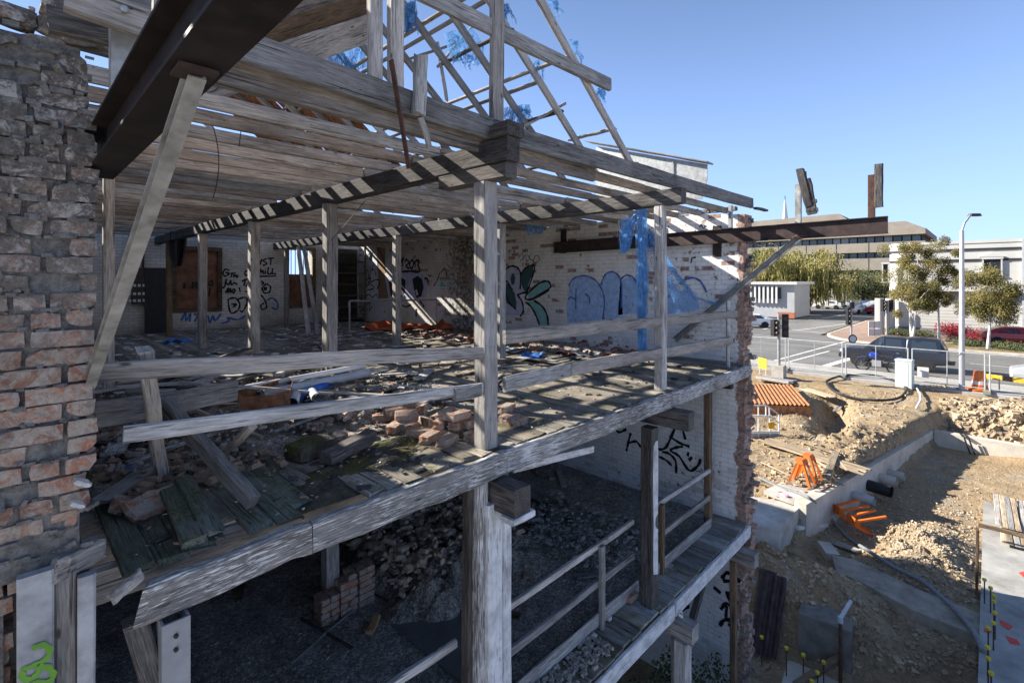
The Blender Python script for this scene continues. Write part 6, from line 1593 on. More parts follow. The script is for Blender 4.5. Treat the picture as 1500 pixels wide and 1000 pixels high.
t_, b_ = signal(1141, 552, 460, 'traffic light pole with two heads and a grey base box', [(-7, 480, .85), (9, 477, 1.2)])
mb = MB(); mb.box(b_ + Vector((0, 0, .3)), (.55, .55, .62)); mb.build('base_box', CONC, t_)
t_, b_ = signal(1247, 500, 440, 'traffic light pole on the paved corner across the road', [(-5, 463, 1.4), (1, 447, .5)])
t_, b_ = signal(1299, 496, 441, 'traffic light pole in front of the white building corner', [(-6, 447, 1.0), (6, 448, 1.0)])
kp = thing('round_sign', 'round keep left sign on a short post at the island', 'sign', onh(1248, 535, STREET - .15))
b_ = onh(1249, 520, STREET - .1)
mb = MB(); mb.tube([b_, b_ + Vector((0, 0, 1.0))], .03, 6); mb.build('post', GALV, kp)
fr_ = Vector((CA, SA, 0))
mb = MB(); mb.lathe(b_ + Vector((0, 0, 1.1)), [(.3, -.01), (.3, .01)], 18, Matrix.Rotation(math.radians(44.2), 3, 'Z') @ Matrix.Rotation(math.pi / 2, 3, 'Y')); mb.build('rim', BLACKP, kp)
mb = MB(); mb.lathe(b_ + Vector((0, 0, 1.1)) - fr_ * .02, [(.22, -.01), (.22, .01)], 18, Matrix.Rotation(math.radians(44.2), 3, 'Z') @ Matrix.Rotation(math.pi / 2, 3, 'Y')); mb.build('face', WHITEP, kp)
wb = thing('white_panel_barrier', 'white panel barrier on the paved corner', 'barrier', onh(1281, 494, STREET))
b_ = onh(1281, 494, STREET); Mz = Matrix.Rotation(math.atan2(rgt.y, rgt.x), 3, 'Z')
for z_ in (.45, 1.1): mb = MB(); mb.box(b_ + Vector((0, 0, z_)), (1.05, .04, .6), Mz); mb.build('panel', WHITEP, wb)
mb = MB(); mb.box(b_ + Vector((0, .0, .7)), (.05, .07, 1.4), Mz); mb.build('stand', GALV, wb)

# ================================================================== vehicles
CG = None
def glass_mat(name, c=(.03, .04, .055)):
    N = NT(name, .08, 0, .6); N.color(c); return N.m
GLASS = glass_mat('tinted_vehicle_glass')
RUBBER = simple('tyre_rubber', (.02, .02, .02), .85)
RIM = simple('silver_alloy', (.5, .5, .51), .35, .6, .1, 5)
def paint(name, c):
    N = NT(name, .3, .1, .5); N.color(c); N.b.inputs['Coat Weight'].default_value = .4; return N.m
WM_ = {}
def vehicle(name, label, cat, M, st, col_, wheels, wins, wr=.37, group=None, extra=None, trim=None, track=None, detail=True):
    """st: stations (x, z_bottom, z_belt, z_roof, half width belt, half width roof); loft of rounded rings"""
    t_ = thing(name, label, cat, M.translation, group)
    vs_ = []; fs_ = []
    for (x, zb, zl, zr, wl, wr_) in st:
        for sg in (1, -1):
            ring = [(x, 0, zb), (x, wl * .86, zb), (x, wl * .98, zb + .12), (x, wl, (zb + zl) / 2), (x, wl * .97, zl), (x, wr_, zr - .06), (x, wr_ * .82, zr), (x, 0, zr + .015)]
            vs_ += [Vector((a, b * sg, c)) for a, b, c in ring]
    n = 16
    for i in range(len(st) - 1):
        for s_ in (0, 1):
            for j in range(7):
                a = i * n + s_ * 8 + j; f_ = (a, a + 1, a + n + 1, a + n)
                fs_.append(f_ if s_ else f_[::-1])
    for i, rev in ((0, False), (len(st) - 1, True)):
        f_ = [i * n + j for j in range(8)] + [i * n + 8 + j for j in range(6, 0, -1)]
        fs_.append(tuple(f_) if not rev else tuple(f_[::-1]))
    o = mk('body', [M @ v for v in vs_], fs_, col_, t_)
    for p in o.data.polygons: p.use_smooth = False
    def side(x, s_):
        for a, b in zip(st, st[1:]):
            if a[0] <= x <= b[0]:
                k_ = (x - a[0]) / (b[0] - a[0]); return [a[i] + (b[i] - a[i]) * k_ for i in range(6)]
    for (x0, x1, x2, x3) in wins:       # side windows: bottom x0..x1, top x2..x3
        for sg in (1, -1):
            P = []
            for x, top in ((x0, 0), (x1, 0), (x3, 1), (x2, 1)):
                q = side(x, 0)
                z_ = q[2] + .03 if not top else q[3] - .1
                y_ = q[4] * .97 + (q[5] - q[4] * .97) * ((z_ - q[2]) / max(.05, q[3] - .06 - q[2])) + .008
                P.append(M @ Vector((x, y_ * sg, z_)))
            mk('window', P, [(0, 1, 2, 3) if sg > 0 else (3, 2, 1, 0)], GLASS, t_)
    for x in wheels:
        for sg in (1, -1):
            y_ = (track or st[len(st) // 2][4]) * sg
            R_ = M.to_3x3() @ Matrix.Rotation(-math.pi / 2 * sg, 3, 'X')
            mb = MB(); mb.lathe(M @ Vector((x, y_ - .2 * sg, wr)), [(wr * .5, 0), (wr * .96, .0), (wr, .04), (wr, .18), (wr * .93, .215), (wr * .68, .215)], 20, R_); w_ = mb.build('wheel', RUBBER, t_)
            mb = MB(); c_ = M @ Vector((x, y_ + .012 * sg, wr)); mb.lathe(c_ - (R_ @ Vector((0, 0, .02))), [(wr * .68, 0), (wr * .62, .012), (wr * .1, .022)], 14, R_)
            rim = mb.build('rim', RIM, w_)
            if detail:
                mb = MB()
                for k in range(6):
                    a = k * math.pi / 3; mb.box(c_ + R_ @ Vector((math.cos(a) * wr * .42, math.sin(a) * wr * .42, .006)), (wr * .12, wr * .3, .012), R_ @ Matrix.Rotation(a, 3, 'Z'))
                mb.build('rim_slots', RUBBER, w_)
            mb = MB(); mb.lathe(M @ Vector((x, y_ * .985, wr + .02)), [(wr * 1.16, -.015), (wr * 1.16, .012)], 18, R_); mb.build('wheel_arch', BLACKP, t_)
    if extra: extra(t_, M)
    return t_
def box_part(t_, name, M, c, s, mat): mb = MB(); mb.box(M @ Vector(c), s, M.to_3x3()); return mb.build(name, mat, t_)
ROT = Matrix.Rotation(math.pi / 2, 4, 'Z')
NAVY = paint('dark_navy_paint', (.014, .019, .032))
ute_st = [(-2.5, .55, .95, 1.0, .82, .8), (-2.42, .45, 1.05, 1.3, .9, .74), (-2.2, .42, 1.08, 1.78, .91, .68), (-1.2, .42, 1.08, 1.84, .91, .69), (-.8, .4, 1.06, 1.82, .91, .68), (-.72, .38, 1.05, 1.74, .9, .66), (-.66, .38, 1.05, 1.8, .9, .67), (.3, .38, 1.04, 1.82, .9, .67), (.55, .38, 1.04, 1.74, .9, .64), (1.3, .38, 1.03, 1.1, .89, .78), (1.4, .38, 1.02, 1.05, .89, .78), (2.2, .4, .96, 1.0, .88, .76), (2.45, .42, .86, .9, .8, .7), (2.52, .48, .75, .78, .7, .66)]
def ute_extra(t_, M):
    for sg in (1, -1):
        box_part(t_, 'headlight', M, (2.42, .68 * sg, .84), (.12, .3, .14), WHITEP)
        box_part(t_, 'mirror', M, (.95, 1.0 * sg, 1.12), (.1, .16, .16), NAVY)
        box_part(t_, 'tail_light', M, (-2.44, .8 * sg, .9), (.06, .12, .3), simple('red_lens', (.35, .02, .02), .3))
        box_part(t_, 'door_handle', M, (-.35, .905 * sg, .93), (.14, .03, .03), RIM)
        box_part(t_, 'side_step', M, (-.1, .88 * sg, .4), (1.7, .1, .06), BLACKP)
    box_part(t_, 'bumper', M, (2.5, 0, .55), (.12, 1.5, .22), BLACKP)
    box_part(t_, 'tow_bar', M, (-2.62, 0, .52), (.3, 1.1, .1), BLACKP)
    mk('windscreen', [M @ Vector(p) for p in ((1.27, -.7, 1.115), (1.27, .7, 1.115), (.58, .56, 1.745), (.58, -.56, 1.745))], [(0, 1, 2, 3)], GLASS, t_)
ute_c = Vector((36.6, 4.15, STREET - .146))
vehicle('utility_vehicle', 'dark navy pickup with canopy stopped behind the mesh fence', 'pickup', Matrix.Translation(ute_c) @ ROT, ute_st, NAVY, (-1.55, 1.5), [(-2.1, -.95, -2.0, -.95), (-.55, .22, -.5, .22), (.3, 1.12, .3, .62)], .39, None, ute_extra)
RED = paint('bright_red_paint', (.38, .015, .015))
car_st = [(-2.2, .45, .7, .75, .75, .7), (-2.12, .32, .95, 1.02, .85, .72), (-1.5, .28, .98, 1.25, .87, .66), (-.9, .27, .97, 1.45, .88, .62), (.1, .27, .96, 1.47, .88, .62), (.55, .27, .95, 1.35, .88, .62), (1.15, .27, .92, 1.0, .87, .74), (1.7, .28, .86, .9, .86, .72), (2.1, .3, .74, .78, .8, .68), (2.2, .38, .62, .64, .72, .64)]
def car(label, M, colr, group=None, detail=True, nm='parked_car'):
    def ex(t_, M):
        for sg in (1, -1):
            box_part(t_, 'headlight', M, (2.08, .62 * sg, .68), (.14, .26, .11), WHITEP)
            box_part(t_, 'tail_light', M, (-2.12, .68 * sg, .82), (.1, .22, .14), REDL)
        mk('windscreen', [M @ Vector(p) for p in ((1.12, -.66, 1.02), (1.12, .66, 1.02), (.58, .52, 1.36), (.58, -.52, 1.36))], [(0, 1, 2, 3)], GLASS, t_)
        mk('rear_window', [M @ Vector(p) for p in ((-2.0, .6, 1.065), (-2.0, -.6, 1.065), (-1.0, -.5, 1.44), (-1.0, .5, 1.44))], [(0, 1, 2, 3)], GLASS, t_)
    return vehicle(nm, label, 'car', M, car_st, colr, (-1.35, 1.35), [(-1.35, -.35, -1.0, -.35), (-.28, .9, -.28, .5)], .32, group, ex if detail else None, detail=detail)
REDL = simple('red_tail_lens', (.3, .02, .02), .3)
q = onh(1468, 497, STREET)
car('bright red car parked behind the red shrubs', Matrix.Translation((53.3, -1.5, STREET + .014)) @ Matrix.Rotation(-math.pi / 2 + .25, 4, 'Z'), RED)
SILV = paint('silver_paint', (.42, .43, .45)); WHT = paint('white_car_paint', (.7, .7, .7)); DKR = paint('dark_red_paint', (.2, .012, .02)); GRY = paint('grey_car_paint', (.13, .14, .15)); BLU = paint('blue_car_paint', (.05, .09, .2))
car('silver car passing the yellow barrier on the road', Matrix.Translation((35.2, -2.9, STREET - .146)) @ Matrix.Rotation(math.pi / 2, 4, 'Z'), SILV)
q = onh(1098, 479, STREET - .15); car('white car on the road beyond the ragged wall end', Matrix.Translation((q.x, q.y, STREET - .146)) @ Matrix.Rotation(math.pi / 2 + .5, 4, 'Z'), WHT)
for (px, py, m_, lab) in [(1258, 459, WHT, 'white car across the intersection near the willow'), (1289, 460, DKR, 'dark red car beside the white building corner')]:
    q = onh(px, py, STREET - .15); car(lab, Matrix.Translation((q.x, q.y, STREET - .146)) @ Matrix.Rotation(-.4, 4, 'Z'), m_, detail=False)
for k, (px, py, m_) in enumerate([(1212, 452, WHT), (1226, 452, SILV), (1240, 451.5, GRY), (1268, 452, BLU), (1280, 452.5, SILV)]):
    q = onh(px, py, STREET - .08); car('small car parked in the row under the far trees', Matrix.Translation((q.x, q.y, STREET - .076)) @ Matrix.Rotation(math.pi / 2 + .1, 4, 'Z'), m_, 'cars parked under the far trees', False)
# motorcycle
mc = thing('motorcycle', 'blue trail motorcycle stopped beside the dark pickup', 'motorcycle', (34.9, 4.6, STREET - .15))
qb = onh(1286, 545, STREET - .15); MM = Matrix.Translation((qb.x, qb.y, STREET - .148)) @ ROT
RY = MM.to_3x3() @ Matrix.Rotation(math.pi / 2, 3, 'X')
for x in (-.72, .72):
    mb = MB(); r_ = .33
    ring = [MM @ Vector((x + math.cos(a) * r_, 0, .36 + math.sin(a) * r_)) for a in [i * 2 * math.pi / 24 for i in range(25)]]
    mb.tube(ring, .045, 8); w_ = mb.build('wheel', RUBBER, mc)
    mb = MB()
    for i in range(10): a = i * math.pi / 5; mb.bar(MM @ Vector((x, 0, .36)), MM @ Vector((x + math.cos(a) * .3, 0, .36 + math.sin(a) * .3)), .01)
    mb.build('spokes', RIM, w_)
mb = MB()
for p, q in [((.72, .08, .36), (.45, .08, 1.05)), ((.72, -.08, .36), (.45, -.08, 1.05)), ((-.72, .08, .36), (-.1, .06, .45)), ((-.72, -.08, .36), (-.1, -.06, .45)), ((.42, 0, .95), (-.05, 0, .4)), ((-.05, 0, .4), (-.35, 0, .8)), ((-.35, 0, .8), (.42, 0, .92))]: mb.tube([MM @ Vector(p), MM @ Vector(q)], .03, 6)
mb.build('frame', BLACKP, mc)
mb = MB(); mb.box(MM @ Vector((.05, 0, .5)), (.42, .3, .34), MM.to_3x3()); mb.build('engine', RIM, mc)
BLUP = paint('blue_plastic', (.02, .06, .4))
mb = MB(); mb.lathe(MM @ Vector((.2, 0, .93)), [(.05, -.25), (.16, -.15), (.17, .1), (.06, .25)], 10, MM.to_3x3() @ Matrix.Rotation(math.pi / 2, 3, 'Y')); mb.build('tank', BLUP, mc)
mb = MB(); mb.box(MM @ Vector((-.35, 0, .92)), (.7, .22, .09), MM.to_3x3(), .85); mb.build('seat', BLACKP, mc)
mb = MB(); mb.box(MM @ Vector((.78, 0, .78)), (.4, .13, .03), MM.to_3x3() @ Matrix.Rotation(.3, 3, 'Y')); mb.box(MM @ Vector((-.85, 0, .9)), (.4, .15, .03), MM.to_3x3() @ Matrix.Rotation(.3, 3, 'Y')); mb.build('mudguards', BLUP, mc)
mb = MB(); mb.tube([MM @ Vector((.4, -.4, 1.14)), MM @ Vector((.45, 0, 1.08)), MM @ Vector((.4, .4, 1.14))], .018, 6); mb.build('handlebar', STEEL_D, mc)

# ================================================================== buildings across the street
STUC = simple('white_stucco', (.5, .49, .455), .85, 0, .08, .6, .1, .01, obj=False)
BAND = simple('black_trim', (.03, .03, .033), .6)
wbd = thing('art_deco_building', 'white two storey corner building with black parapet lines and rounded end', 'building', (58, 0, STREET))
UB0 = 57.0; H0 = 3.35; VC = 6.9; RC = 2.2
def outline(off=0.0):
    P = [(UB0 - off, -60)]
    for i in range(9):
        a = math.pi + (-math.pi / 2) * i / 8
        P.append((UB0 + RC + math.cos(a) * (RC + off), VC - RC + math.sin(a) * (RC + off) * 1))
    P.append((UB0 + 30, VC + off)); P.append((UB0 + 30, -60))
    return P
def ring(name, z0, z1, off, mat): mb = MB(); mb.prism([(x, y, z0) for x, y in outline(off)], (0, 0, z1 - z0)); return mb.build(name, mat, wbd)
ring('wall', STREET - .3, H0 - .25, 0, STUC)
ring('parapet', H0 - .25, H0, .06, STUC)
ring('trim_band', H0 - .85, H0 - .68, .09, BAND); ring('trim_band', H0 - 1.75, H0 - 1.58, .09, BAND); ring('plinth', STREET - .3, STREET + .75, .04, simple('grey_plinth', (.2, .2, .2), .9, 0, .15, 1, obj=False))
for z_ in [STREET + .95 + .28 * i for i in range(12)]:       # shiplap lines of the lower storey
    ring('cladding_board', z_, z_ + .25, .025, STUC)
WINM = simple('dark_window_glass', (.025, .027, .03), .35, 0, .2, 2)
def bwin(px0, px1, py0, py1, parent=wbd, u_=UB0, surround=True):
    a, b = onu(px0, py0, u_), onu(px1, py1, u_); v0, v1 = sorted((a.y, b.y)); z1_, z0_ = a.z, b.z
    mb = MB(); mb.box((u_ + .05, (v0 + v1) / 2, (z0_ + z1_) / 2), (.2, v1 - v0, z1_ - z0_)); w_ = mb.build('window', WINM, parent)
    mb = MB(); t__ = .1
    for (c, s) in (((0, v0 - t__ / 2), (t__, z1_ - z0_ + .28)), ((0, v1 + t__ / 2), (t__, z1_ - z0_ + .28))): mb.box((u_ - .05, c[1], (z0_ + z1_) / 2), (.24, s[0], s[1]))
    mb.box((u_ - .06, (v0 + v1) / 2, z1_ + .09), (.3, v1 - v0 + .3, .16)); mb.box((u_ - .06, (v0 + v1) / 2, z0_ - .07), (.3, v1 - v0 + .3, .12))
    if surround: mb.prism([(u_ - .2, v0 - .3, z1_ + .2), (u_ - .2, v1 + .3, z1_ + .2), (u_ - .2, (v0 + v1) / 2, z1_ + .55)], (.22, 0, 0))
    mb.build('frame', STUC, w_)
    mb = MB(); mb.box((u_ - .06, (v0 + v1) / 2, (z0_ + z1_) / 2), (.03, .06, z1_ - z0_)); mb.box((u_ - .061, (v0 + v1) / 2, (z0_ + z1_) / 2 + .3), (.03, v1 - v0, .06)); mb.build('glazing_bar', BAND, w_)
bwin(1441, 1466, 380, 402); bwin(1294, 1301, 387, 412, surround=False)
for v0 in (-12, -19, -26): 
    mb = MB(); mb.box((UB0 + .05, v0, .35), (.2, 2.1, 1.7)); mb.build('window', WINM, wbd)
a, b = onu(1360, 428, UB0), onu(1494, 427, UB0)
mb = MB(); mb.box((UB0 - .3, (a.y + b.y) / 2, a.z), (.6, abs(b.y - a.y), .2)); mb.build('awning', BAND, wbd)
for px in (1289, 1304):
    q = onh(px, 486, STREET); mb = MB(); mb.tube([(q.x - 2.5, q.y - .3, STREET), (q.x - 2.5, q.y - .3, STREET + 3.3)], .36, 14); mb.build('entrance_column', STUC, wbd)
a = onu(1497, 400, UB0 - .1)
mb = MB(); mb.box((UB0 - .15, a.y - .6, -.5), (.3, 1.2, 7.6)); mb.build('dark_pilaster', GREYP, wbd)
# concrete office block
OFC = simple('board_marked_concrete', (.29, .255, .205), .9, 0, .15, .4, .3, .05, obj=False)
ofb = thing('office_block', 'long brown concrete office block with ribbon windows behind the willow', 'building', (125, 40, STREET))
UO = 118.0
def ov(px): return onu(px, 400, UO).y
v_r, v_l = ov(1352), ov(1020)
def oz(py, px=1260): return onu(px, py, UO).z
flo = [(352 + 0, 363), (363, 378), (378, 396)]
zs = [oz(y) for y in (340, 347.5, 357, 370.5, 379, 396, 403, 413, 423, 450)]
levels = [('roof_edge', zs[0], zs[1], .9, OFC), ('glass', zs[1], zs[2], 0, None), ('spandrel', zs[2], zs[3], .8, OFC), ('glass', zs[3], zs[4], 0, None), ('spandrel', zs[4], zs[5], .8, OFC), ('glass', zs[5], zs[6], 0, None), ('spandrel', zs[6], zs[7], .8, OFC), ('glass', zs[7], zs[8], 0, None), ('spandrel', zs[8], STREET - .3, .5, OFC)]
PANE = [glass_mat('office_glass_a', (.05, .065, .06)), glass_mat('office_glass_b', (.12, .15, .145)), glass_mat('office_glass_c', (.28, .32, .32))]
mb = MB(); mb.box((UO + 14, (v_r + v_l) / 2, (zs[1] + STREET) / 2), (26, v_l - v_r - .4, zs[1] - STREET - .2)); mb.build('core', simple('office_core', (.05, .05, .05), .8), ofb)
pm = {}
for nm, z1_, z0_, off, m_ in levels:
    if nm != 'glass':
        mb = MB(); mb.box((UO + 13 - off, (v_r + v_l) / 2, (z0_ + z1_) / 2), (27, v_l - v_r + off, z1_ - z0_)); mb.build(nm, m_, ofb)
        if nm == 'spandrel':
            for i in range(8): mb = MB(); v_ = v_r + (v_l - v_r) * (i + .5) / 8; mb.box((UO - .5 - off - .01, v_, (z0_ + z1_) / 2), (.06, .08, z1_ - z0_)); mb.build('panel_joint', BAND, ofb)
    else:
        n = 30; wv = (v_l - v_r - .6) / n; key = round(z1_ - z0_, 3)
        for i in range(n):
            c_ = (UO + .85, v_r + .3 + wv * (i + .5), (z0_ + z1_) / 2)
            mi = R.choice((0, 0, 1, 1, 2))
            if (key, mi) not in pm:
                m2 = MB(); m2.box((0, 0, 0), (.2, wv - .22, z1_ - z0_)); o = m2.build('window', PANE[mi], ofb, Matrix.Translation(c_)); pm[key, mi] = o.data
            else: inst('window', pm[key, mi], ofb, Matrix.Translation(c_))
# sloping roof and plant room
mb = MB(); vr2, vl2 = ov(1342), ov(1020); zt_ = oz(324, 1290)
mb.add([(UO + .2, v_r - .5, zs[0]), (UO + .2, v_l, zs[0]), (UO + 5, v_l, zt_ + .2), (UO + 5, v_r + 3, zt_ + .2), (UO + 26, v_r - .5, zs[0]), (UO + 26, v_l, zs[0]), (UO + 22, v_l, zt_ + .2), (UO + 22, v_r + 3, zt_ + .2)], [(0, 3, 2, 1), (3, 7, 6, 2), (4, 5, 6, 7), (0, 4, 7, 3), (1, 2, 6, 5)]); mb.build('sloping_roof', simple('brown_roof', (.2, .17, .14), .9, 0, .15, .5, obj=False), ofb)
a = onu(1228, 313, UO + 8); va, vb, vc = onu(1258, 320, UO + 8).y, onu(1228, 313, UO + 8).y, onu(1080, 340, UO + 8).y; zp = a.z
mb = MB(); mb.add([(UO + 8, va, zt_), (UO + 8, vb, zp), (UO + 8, vc + 18, zp - .5), (UO + 8, vc + 18, zt_), (UO + 20, va, zt_), (UO + 18, vb, zp), (UO + 20, vc + 18, zp - .5), (UO + 20, vc + 18, zt_)], [(0, 1, 2, 3), (0, 4, 5, 1), (1, 5, 6, 2), (3, 2, 6, 7)]); mb.build('plant_room', OFC, ofb)
# church spire
spd = thing('church_spire', 'slender white church spire rising behind the office block', 'church spire', onh(1150, 440, STREET))
dz = 230.0; q = ray(1150, 330); p = q * dz; zt_ = (HZ - 293) / F * dz; zb_ = (HZ - 340) / F * dz
SPW = simple('pale_spire_stone', (.6, .6, .6), .8)
mb = MB(); mb.lathe((p.x, p.y, 0), [(2.1, zb_ - 8), (1.9, zb_), (1.1, (zb_ + zt_) / 2), (.25, zt_)], 8); mb.build('spire', SPW, spd)
mb = MB(); mb.box((p.x, p.y, (zb_ - 8 + STREET) / 2), (5, 5, zb_ - 8 - STREET)); mb.build('tower', SPW, spd)
mb = MB(); mb.bar((p.x, p.y, zt_), (p.x, p.y, zt_ + 2), .25); mb.build('finial', BAND, spd)
# small pavilion with a glazed end
pv = thing('pavilion', 'low grey pavilion with white columns and brick base beside the willow', 'building', onh(1140, 460, STREET))
UP = 72.0; a, b = onu(1165, 455, UP), onu(1090, 455, UP); zt_ = onu(1140, 416, UP).z
mb = MB(); mb.box((UP + 4, (a.y + b.y) / 2, (STREET + zt_) / 2), (7.6, b.y - a.y - .3, zt_ - STREET)); mb.build('wall', simple('pavilion_grey', (.35, .36, .37), .8, 0, .1, 1, obj=False), pv)
mb = MB(); mb.box((UP + 4, (a.y + b.y) / 2, zt_ + .12), (9, b.y - a.y + .6, .35)); mb.build('roof', simple('pavilion_roof', (.5, .5, .5), .7), pv)
for i in range(7):
    px = 1104 + i * 6.3; y_ = onu(px, 430, UP).y; z1_, z0_ = onu(1120, 421, UP).z, onu(1120, 437, UP).z
    mb = MB(); mb.box((UP + .1, y_, (z0_ + z1_) / 2), (.3, .3, z1_ - z0_)); mb.build('window', WINM, pv)
    mb = MB(); mb.box((UP - .1, y_ + .32, (z0_ + z1_) / 2 - .2), (.3, .22, z1_ - z0_ + .8)); mb.build('column', WHITEP, pv)
mb = MB(); mb.box((UP - .15, a.y + 1.0, STREET + .35), (.5, 2.0, .75)); mb.build('brick_base', simple('orange_brick', (.35, .14, .08), .85), pv)

# ================================================================== trees and shrubs
def tree(name, label, base, crown, leafm, trunkm, n, size, seed, trunk_h, r0, limbs=7, droop=0.0, group=None, multi=1, clumps=22):
    r = random.Random(seed); base = Vector(base); t_ = thing(name, label, 'tree', base, group)
    cz, rx, rz = crown
    mb = MB(); tips = []
    for m in range(multi):
        lean = Vector((r.uniform(-.4, .4), r.uniform(-.4, .4), 0)) * (1 if multi > 1 else .3)
        top = base + lean * 1.5 + Vector((0, 0, cz + rz * .5))
        mid = base + lean * .8 + Vector((0, 0, trunk_h))
        mb.tube([base, base + lean * .4 + Vector((0, 0, trunk_h * .5)), mid, top], [r0, r0 * .8, r0 * .65, r0 * .15], 8)
        for k in range(limbs):
            a = r.uniform(0, 6.28); t = r.uniform(.0, .8); p = mid + (top - mid) * t
            e = p + Vector((math.cos(a) * rx * r.uniform(.45, .85), math.sin(a) * rx * r.uniform(.45, .85), rz * r.uniform(.1, .6)))
            mb.tube([p, p + (e - p) * .5 + Vector((0, 0, .15)), e], [r0 * .35, r0 * .22, r0 * .08], 5); tips.append(e)
    mb.build('trunk', trunkm, t_)
    mb = MB(); cs = tips + [base + Vector((0, 0, cz)) + Vector((r.gauss(0, .42) * rx, r.gauss(0, .42) * rx, r.uniform(-.85, .95) * rz)) for _ in range(clumps)]
    per = n // len(cs)
    for c_ in cs:
        s_ = r.uniform(.2, .42) * rx
        if droop:
            leafcloud(mb, c_, (s_, s_, s_ * .7), per // 2, size * .8, r, .8)
            for i in range(per // 12):
                a = r.uniform(0, 6.28); p = c_ + Vector((math.cos(a) * s_ * r.random(), math.sin(a) * s_ * r.random(), r.uniform(-.1, .3)))
                L = r.uniform(.6, 2.2) * droop
                for k in range(6):
                    q = p - Vector((r.uniform(-.08, .08), r.uniform(-.08, .08), L * k / 6)); w_ = Vector((r.uniform(-1, 1), r.uniform(-1, 1), 0)).normalized() * size * .35
                    mb.add([q - w_, q + w_, q + w_ * .3 - Vector((0, 0, L / 5)), q - w_ * .6 - Vector((0, 0, L / 5))], [(0, 1, 2, 3)])
        else: leafcloud(mb, c_, (s_, s_, s_ * 1.05), per, size, r, .4)
    mb.build('crown', leafm, t_)
    return t_
def leaf(name, a, b, scale=.5):
    N = NT(name, .7, 0, .2); w = N.wpos()
    c = N.ramp(N.noise(w, scale, 4, .7), [(.32, a), (.68, b)])
    c = N.mix(1.0, c, N.ramp(N.noise(w, 6, 2), [(.3, .65), (.7, 1.35)]), 'MULTIPLY')
    N.color(c)
    t = N.n('ShaderNodeBsdfTranslucent'); N.l(c, t.inputs[0]); ms = N.n('ShaderNodeMixShader'); ms.inputs[0].default_value = .3
    N.l(N.b.outputs[0], ms.inputs[1]); N.l(t.outputs[0], ms.inputs[2]); N.l(ms.outputs[0], N.t.nodes['Material Output'].inputs[0])
    return N.m
L_WIL = leaf('golden_willow_leaves', (.15, .15, .05), (.34, .29, .1), .35)
L_BIR = leaf('autumn_birch_leaves', (.1, .105, .035), (.25, .2, .07), .7)
L_DRK = leaf('dark_green_leaves', (.025, .04, .018), (.07, .095, .035), .6)
L_GRN = leaf('grey_green_leaves', (.06, .075, .035), (.13, .14, .065), .5)
L_RED = leaf('crimson_shrub_leaves', (.14, .012, .022), (.33, .04, .05), 1.2)
BARKW = simple('white_birch_bark', (.55, .53, .5), .85, 0, .4, 5); BARK = simple('brown_bark', (.08, .065, .05), .95, 0, .4, 3)
q = onh(1189, 447, STREET); s_ = 78 / (q.x * CA + q.y * SA); q = Vector((q.x * s_, q.y * s_, STREET - .1))
tree('willow_tree', 'broad golden weeping willow in front of the office block', q + Vector((-1, 1.6, 0)), (6.4, 7.0, 3.7), L_WIL, BARK, 16000, .34, 3, 2.4, .55, 12, 1.7, clumps=44)
tree('willow_tree', 'smaller golden weeping tree above the pavilion', q + Vector((-4.5, 7.5, 0)), (5.2, 4.8, 2.6), L_WIL, BARK, 8000, .32, 4, 2.0, .4, 9, 1.5, clumps=28)
q2 = ray(1265, 450) * 92; tree('round_tree', 'grey green round tree beside the golden willow', (q2.x, q2.y, STREET - .1), (3.6, 5.0, 2.7), L_GRN, BARK, 6500, .34, 6, 1.8, .4, clumps=30)
q2 = ray(1292, 450) * 96; tree('round_tree', 'low green tree half behind the white building', (q2.x, q2.y, STREET - .1), (3.0, 3.6, 2.0), L_GRN, BARK, 3000, .34, 7, 1.5, .3)
q2 = ray(1118, 445) * 84; tree('round_tree', 'dark green conifer like tree behind the steel brace', (q2.x, q2.y, STREET - .1), (6.2, 2.9, 4.0), L_DRK, BARK, 4500, .34, 8, 2.0, .35, clumps=26)
q2 = onh(1336, 486, STREET); tree('birch_tree', 'tall white stemmed birch with thin bronze leaves before the white building', (50.4, q2.y * 50.4 / q2.x, STREET), (4.9, 1.75, 3.5), L_BIR, BARKW, 24000, .11, 12, 1.6, .12, 7, 0, None, 2, 34)
tree('birch_tree', 'second birch stem with sparse crown beside the tall birch', (51.2, q2.y * 50.4 / q2.x - 1.6, STREET), (5.2, 1.5, 3.2), L_BIR, BARKW, 14000, .11, 13, 1.8, .1, 6, 0, None, 1, 22)
q2 = onh(1447, 500, STREET); tree('birch_tree', 'short birch with rounded olive crown beside the red car', (49.2, q2.y * 49.2 / q2.x, STREET + .05), (3.7, 1.85, 1.9), L_BIR, BARKW, 22000, .11, 15, 1.5, .11, 8, 0, None, 1, 34)
def shrub(label, px, py, rx, rz, leafm, n, seed, group=None, dep=None):
    q = onh(px, py, STREET + .05); t_ = thing('shrub', label, 'shrub', q, group); r = random.Random(seed); mb = MB()
    for k in range(7): leafcloud(mb, q + Vector((r.uniform(-.5, .5) * rx, r.uniform(-.5, .5) * rx, rz * r.uniform(.5, 1.0))), (rx * .6, rx * .6, rz * .6), n // 7, .12, r)
    mb.build('foliage', leafm, t_)
    mb = MB()
    for k in range(4): mb.tube([q, q + Vector((r.uniform(-.3, .3), r.uniform(-.3, .3), rz))], .03, 5)
    mb.build('stems', BARK, t_)
shrub('large crimson shrub left of the lamp post', 1393, 494, 1.3, .95, L_RED, 1600, 1)
shrub('crimson shrub in front of the red car at the birch stem', 1438, 500, .95, .8, L_RED, 1200, 2)
shrub('crimson shrub at the far end of the red car', 1491, 503, 1.1, .85, L_RED, 1300, 3)
shrub('low green hedge clump behind the pickup roof', 1345, 492, 1.5, .4, L_GRN, 1400, 4)
shrub('low green hedge clump near the birches', 1320, 491, 1.5, .4, L_GRN, 1400, 5)
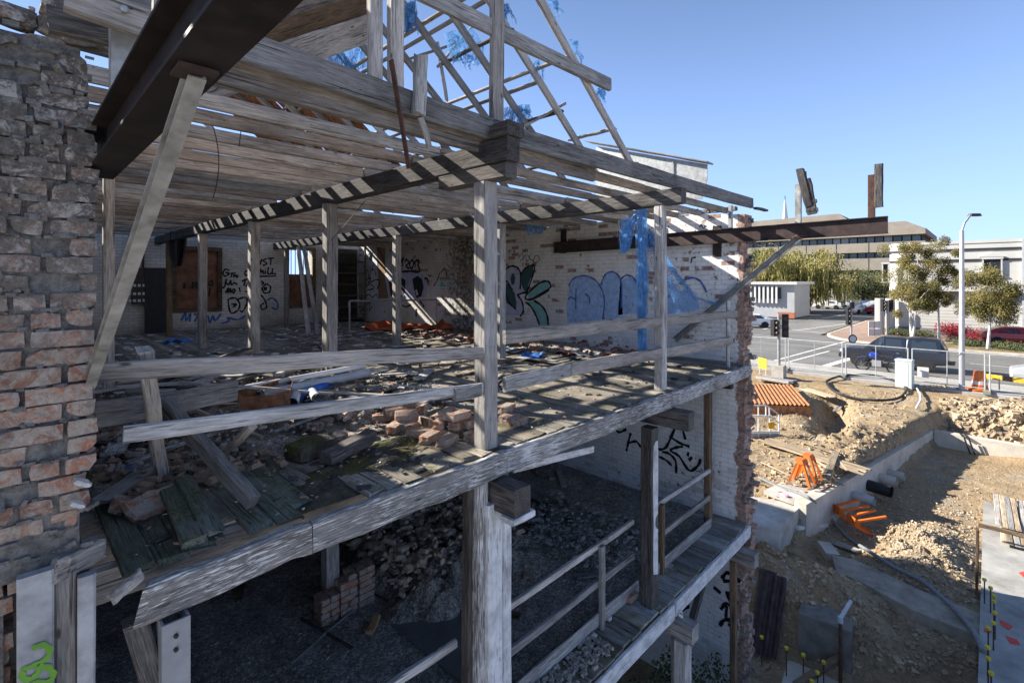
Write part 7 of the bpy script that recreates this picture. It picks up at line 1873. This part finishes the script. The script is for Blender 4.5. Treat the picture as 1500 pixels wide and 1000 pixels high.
shrub('low green ground cover clump by the lamp post', 1420, 506, 1.6, .35, L_GRN, 1400, 6)
shrub('low green ground cover clump below the red car', 1465, 510, 1.6, .35, L_GRN, 1400, 7)
# two people walking past the pavilion
def person(label, px, py, top, legs, seed):
    q = onh(px, py, STREET - .1)
    import bmesh
    S_ = 1.0
    J = {'pel': (0, 0, .95), 'che': (0, 0, 1.3), 'nec': (0, 0, 1.48), 'hd': (.02, 0, 1.62), 'hd2': (.02, 0, 1.75), 'ls': (0, .19, 1.4), 'le': (-.06, .24, 1.12), 'lh': (.06, .24, .88), 'rs': (0, -.19, 1.4), 're': (.05, -.24, 1.12), 'rh': (.14, -.22, .88),
         'lp': (0, .09, .9), 'lk': (.1, .1, .5), 'la': (.08, .1, .07), 'lt': (.24, .1, .03), 'rp': (0, -.09, .9), 'rk': (-.04, -.1, .5), 'ra': (-.22, -.1, .1), 'rt': (-.08, -.1, .03)}
    ks = list(J); E_ = [('pel', 'che'), ('che', 'nec'), ('nec', 'hd'), ('hd', 'hd2'), ('che', 'ls'), ('ls', 'le'), ('le', 'lh'), ('che', 'rs'), ('rs', 're'), ('re', 'rh'), ('pel', 'lp'), ('lp', 'lk'), ('lk', 'la'), ('la', 'lt'), ('pel', 'rp'), ('rp', 'rk'), ('rk', 'ra'), ('ra', 'rt')]
    me = bpy.data.meshes.new('person'); me.from_pydata([J[k] for k in ks], [(ks.index(a), ks.index(b)) for a, b in E_], [])
    o = bpy.data.objects.new('person', me); place(o, None, Matrix.Translation(q) @ Matrix.Rotation(seed, 4, 'Z'))
    sk = o.modifiers.new('skin', 'SKIN'); rad = {'pel': .15, 'che': .17, 'nec': .06, 'hd': .09, 'hd2': .08, 'ls': .07, 'le': .05, 'lh': .04, 'rs': .07, 're': .05, 'rh': .04, 'lp': .1, 'lk': .07, 'la': .05, 'lt': .04, 'rp': .1, 'rk': .07, 'ra': .05, 'rt': .04}
    for i, k in enumerate(ks): me.skin_vertices[0].data[i].radius = (rad[k], rad[k]); me.skin_vertices[0].data[i].use_root = (k == 'pel')
    sb_ = o.modifiers.new('sub', 'SUBSURF'); sb_.levels = 1; sb_.render_levels = 1
    N = NT('clothing', .85); z_ = N.sep(N.coord('Object'))[2]
    N.color(N.ramp(N.math('MULTIPLY', z_, .5), [(.0, legs), (.47, top), (.75, (.35, .2, .14)), (.85, (.03, .02, .015))], 'CONSTANT')); me.materials.append(N.m)
    tag(o, label, 'person')
person('person in dark clothing walking past the pavilion', 1128, 463, (.03, .03, .035), (.02, .02, .03), 1.2)
person('person in blue top walking beside the pavilion', 1136, 463, (.05, .08, .25), (.03, .035, .07), 1.4)
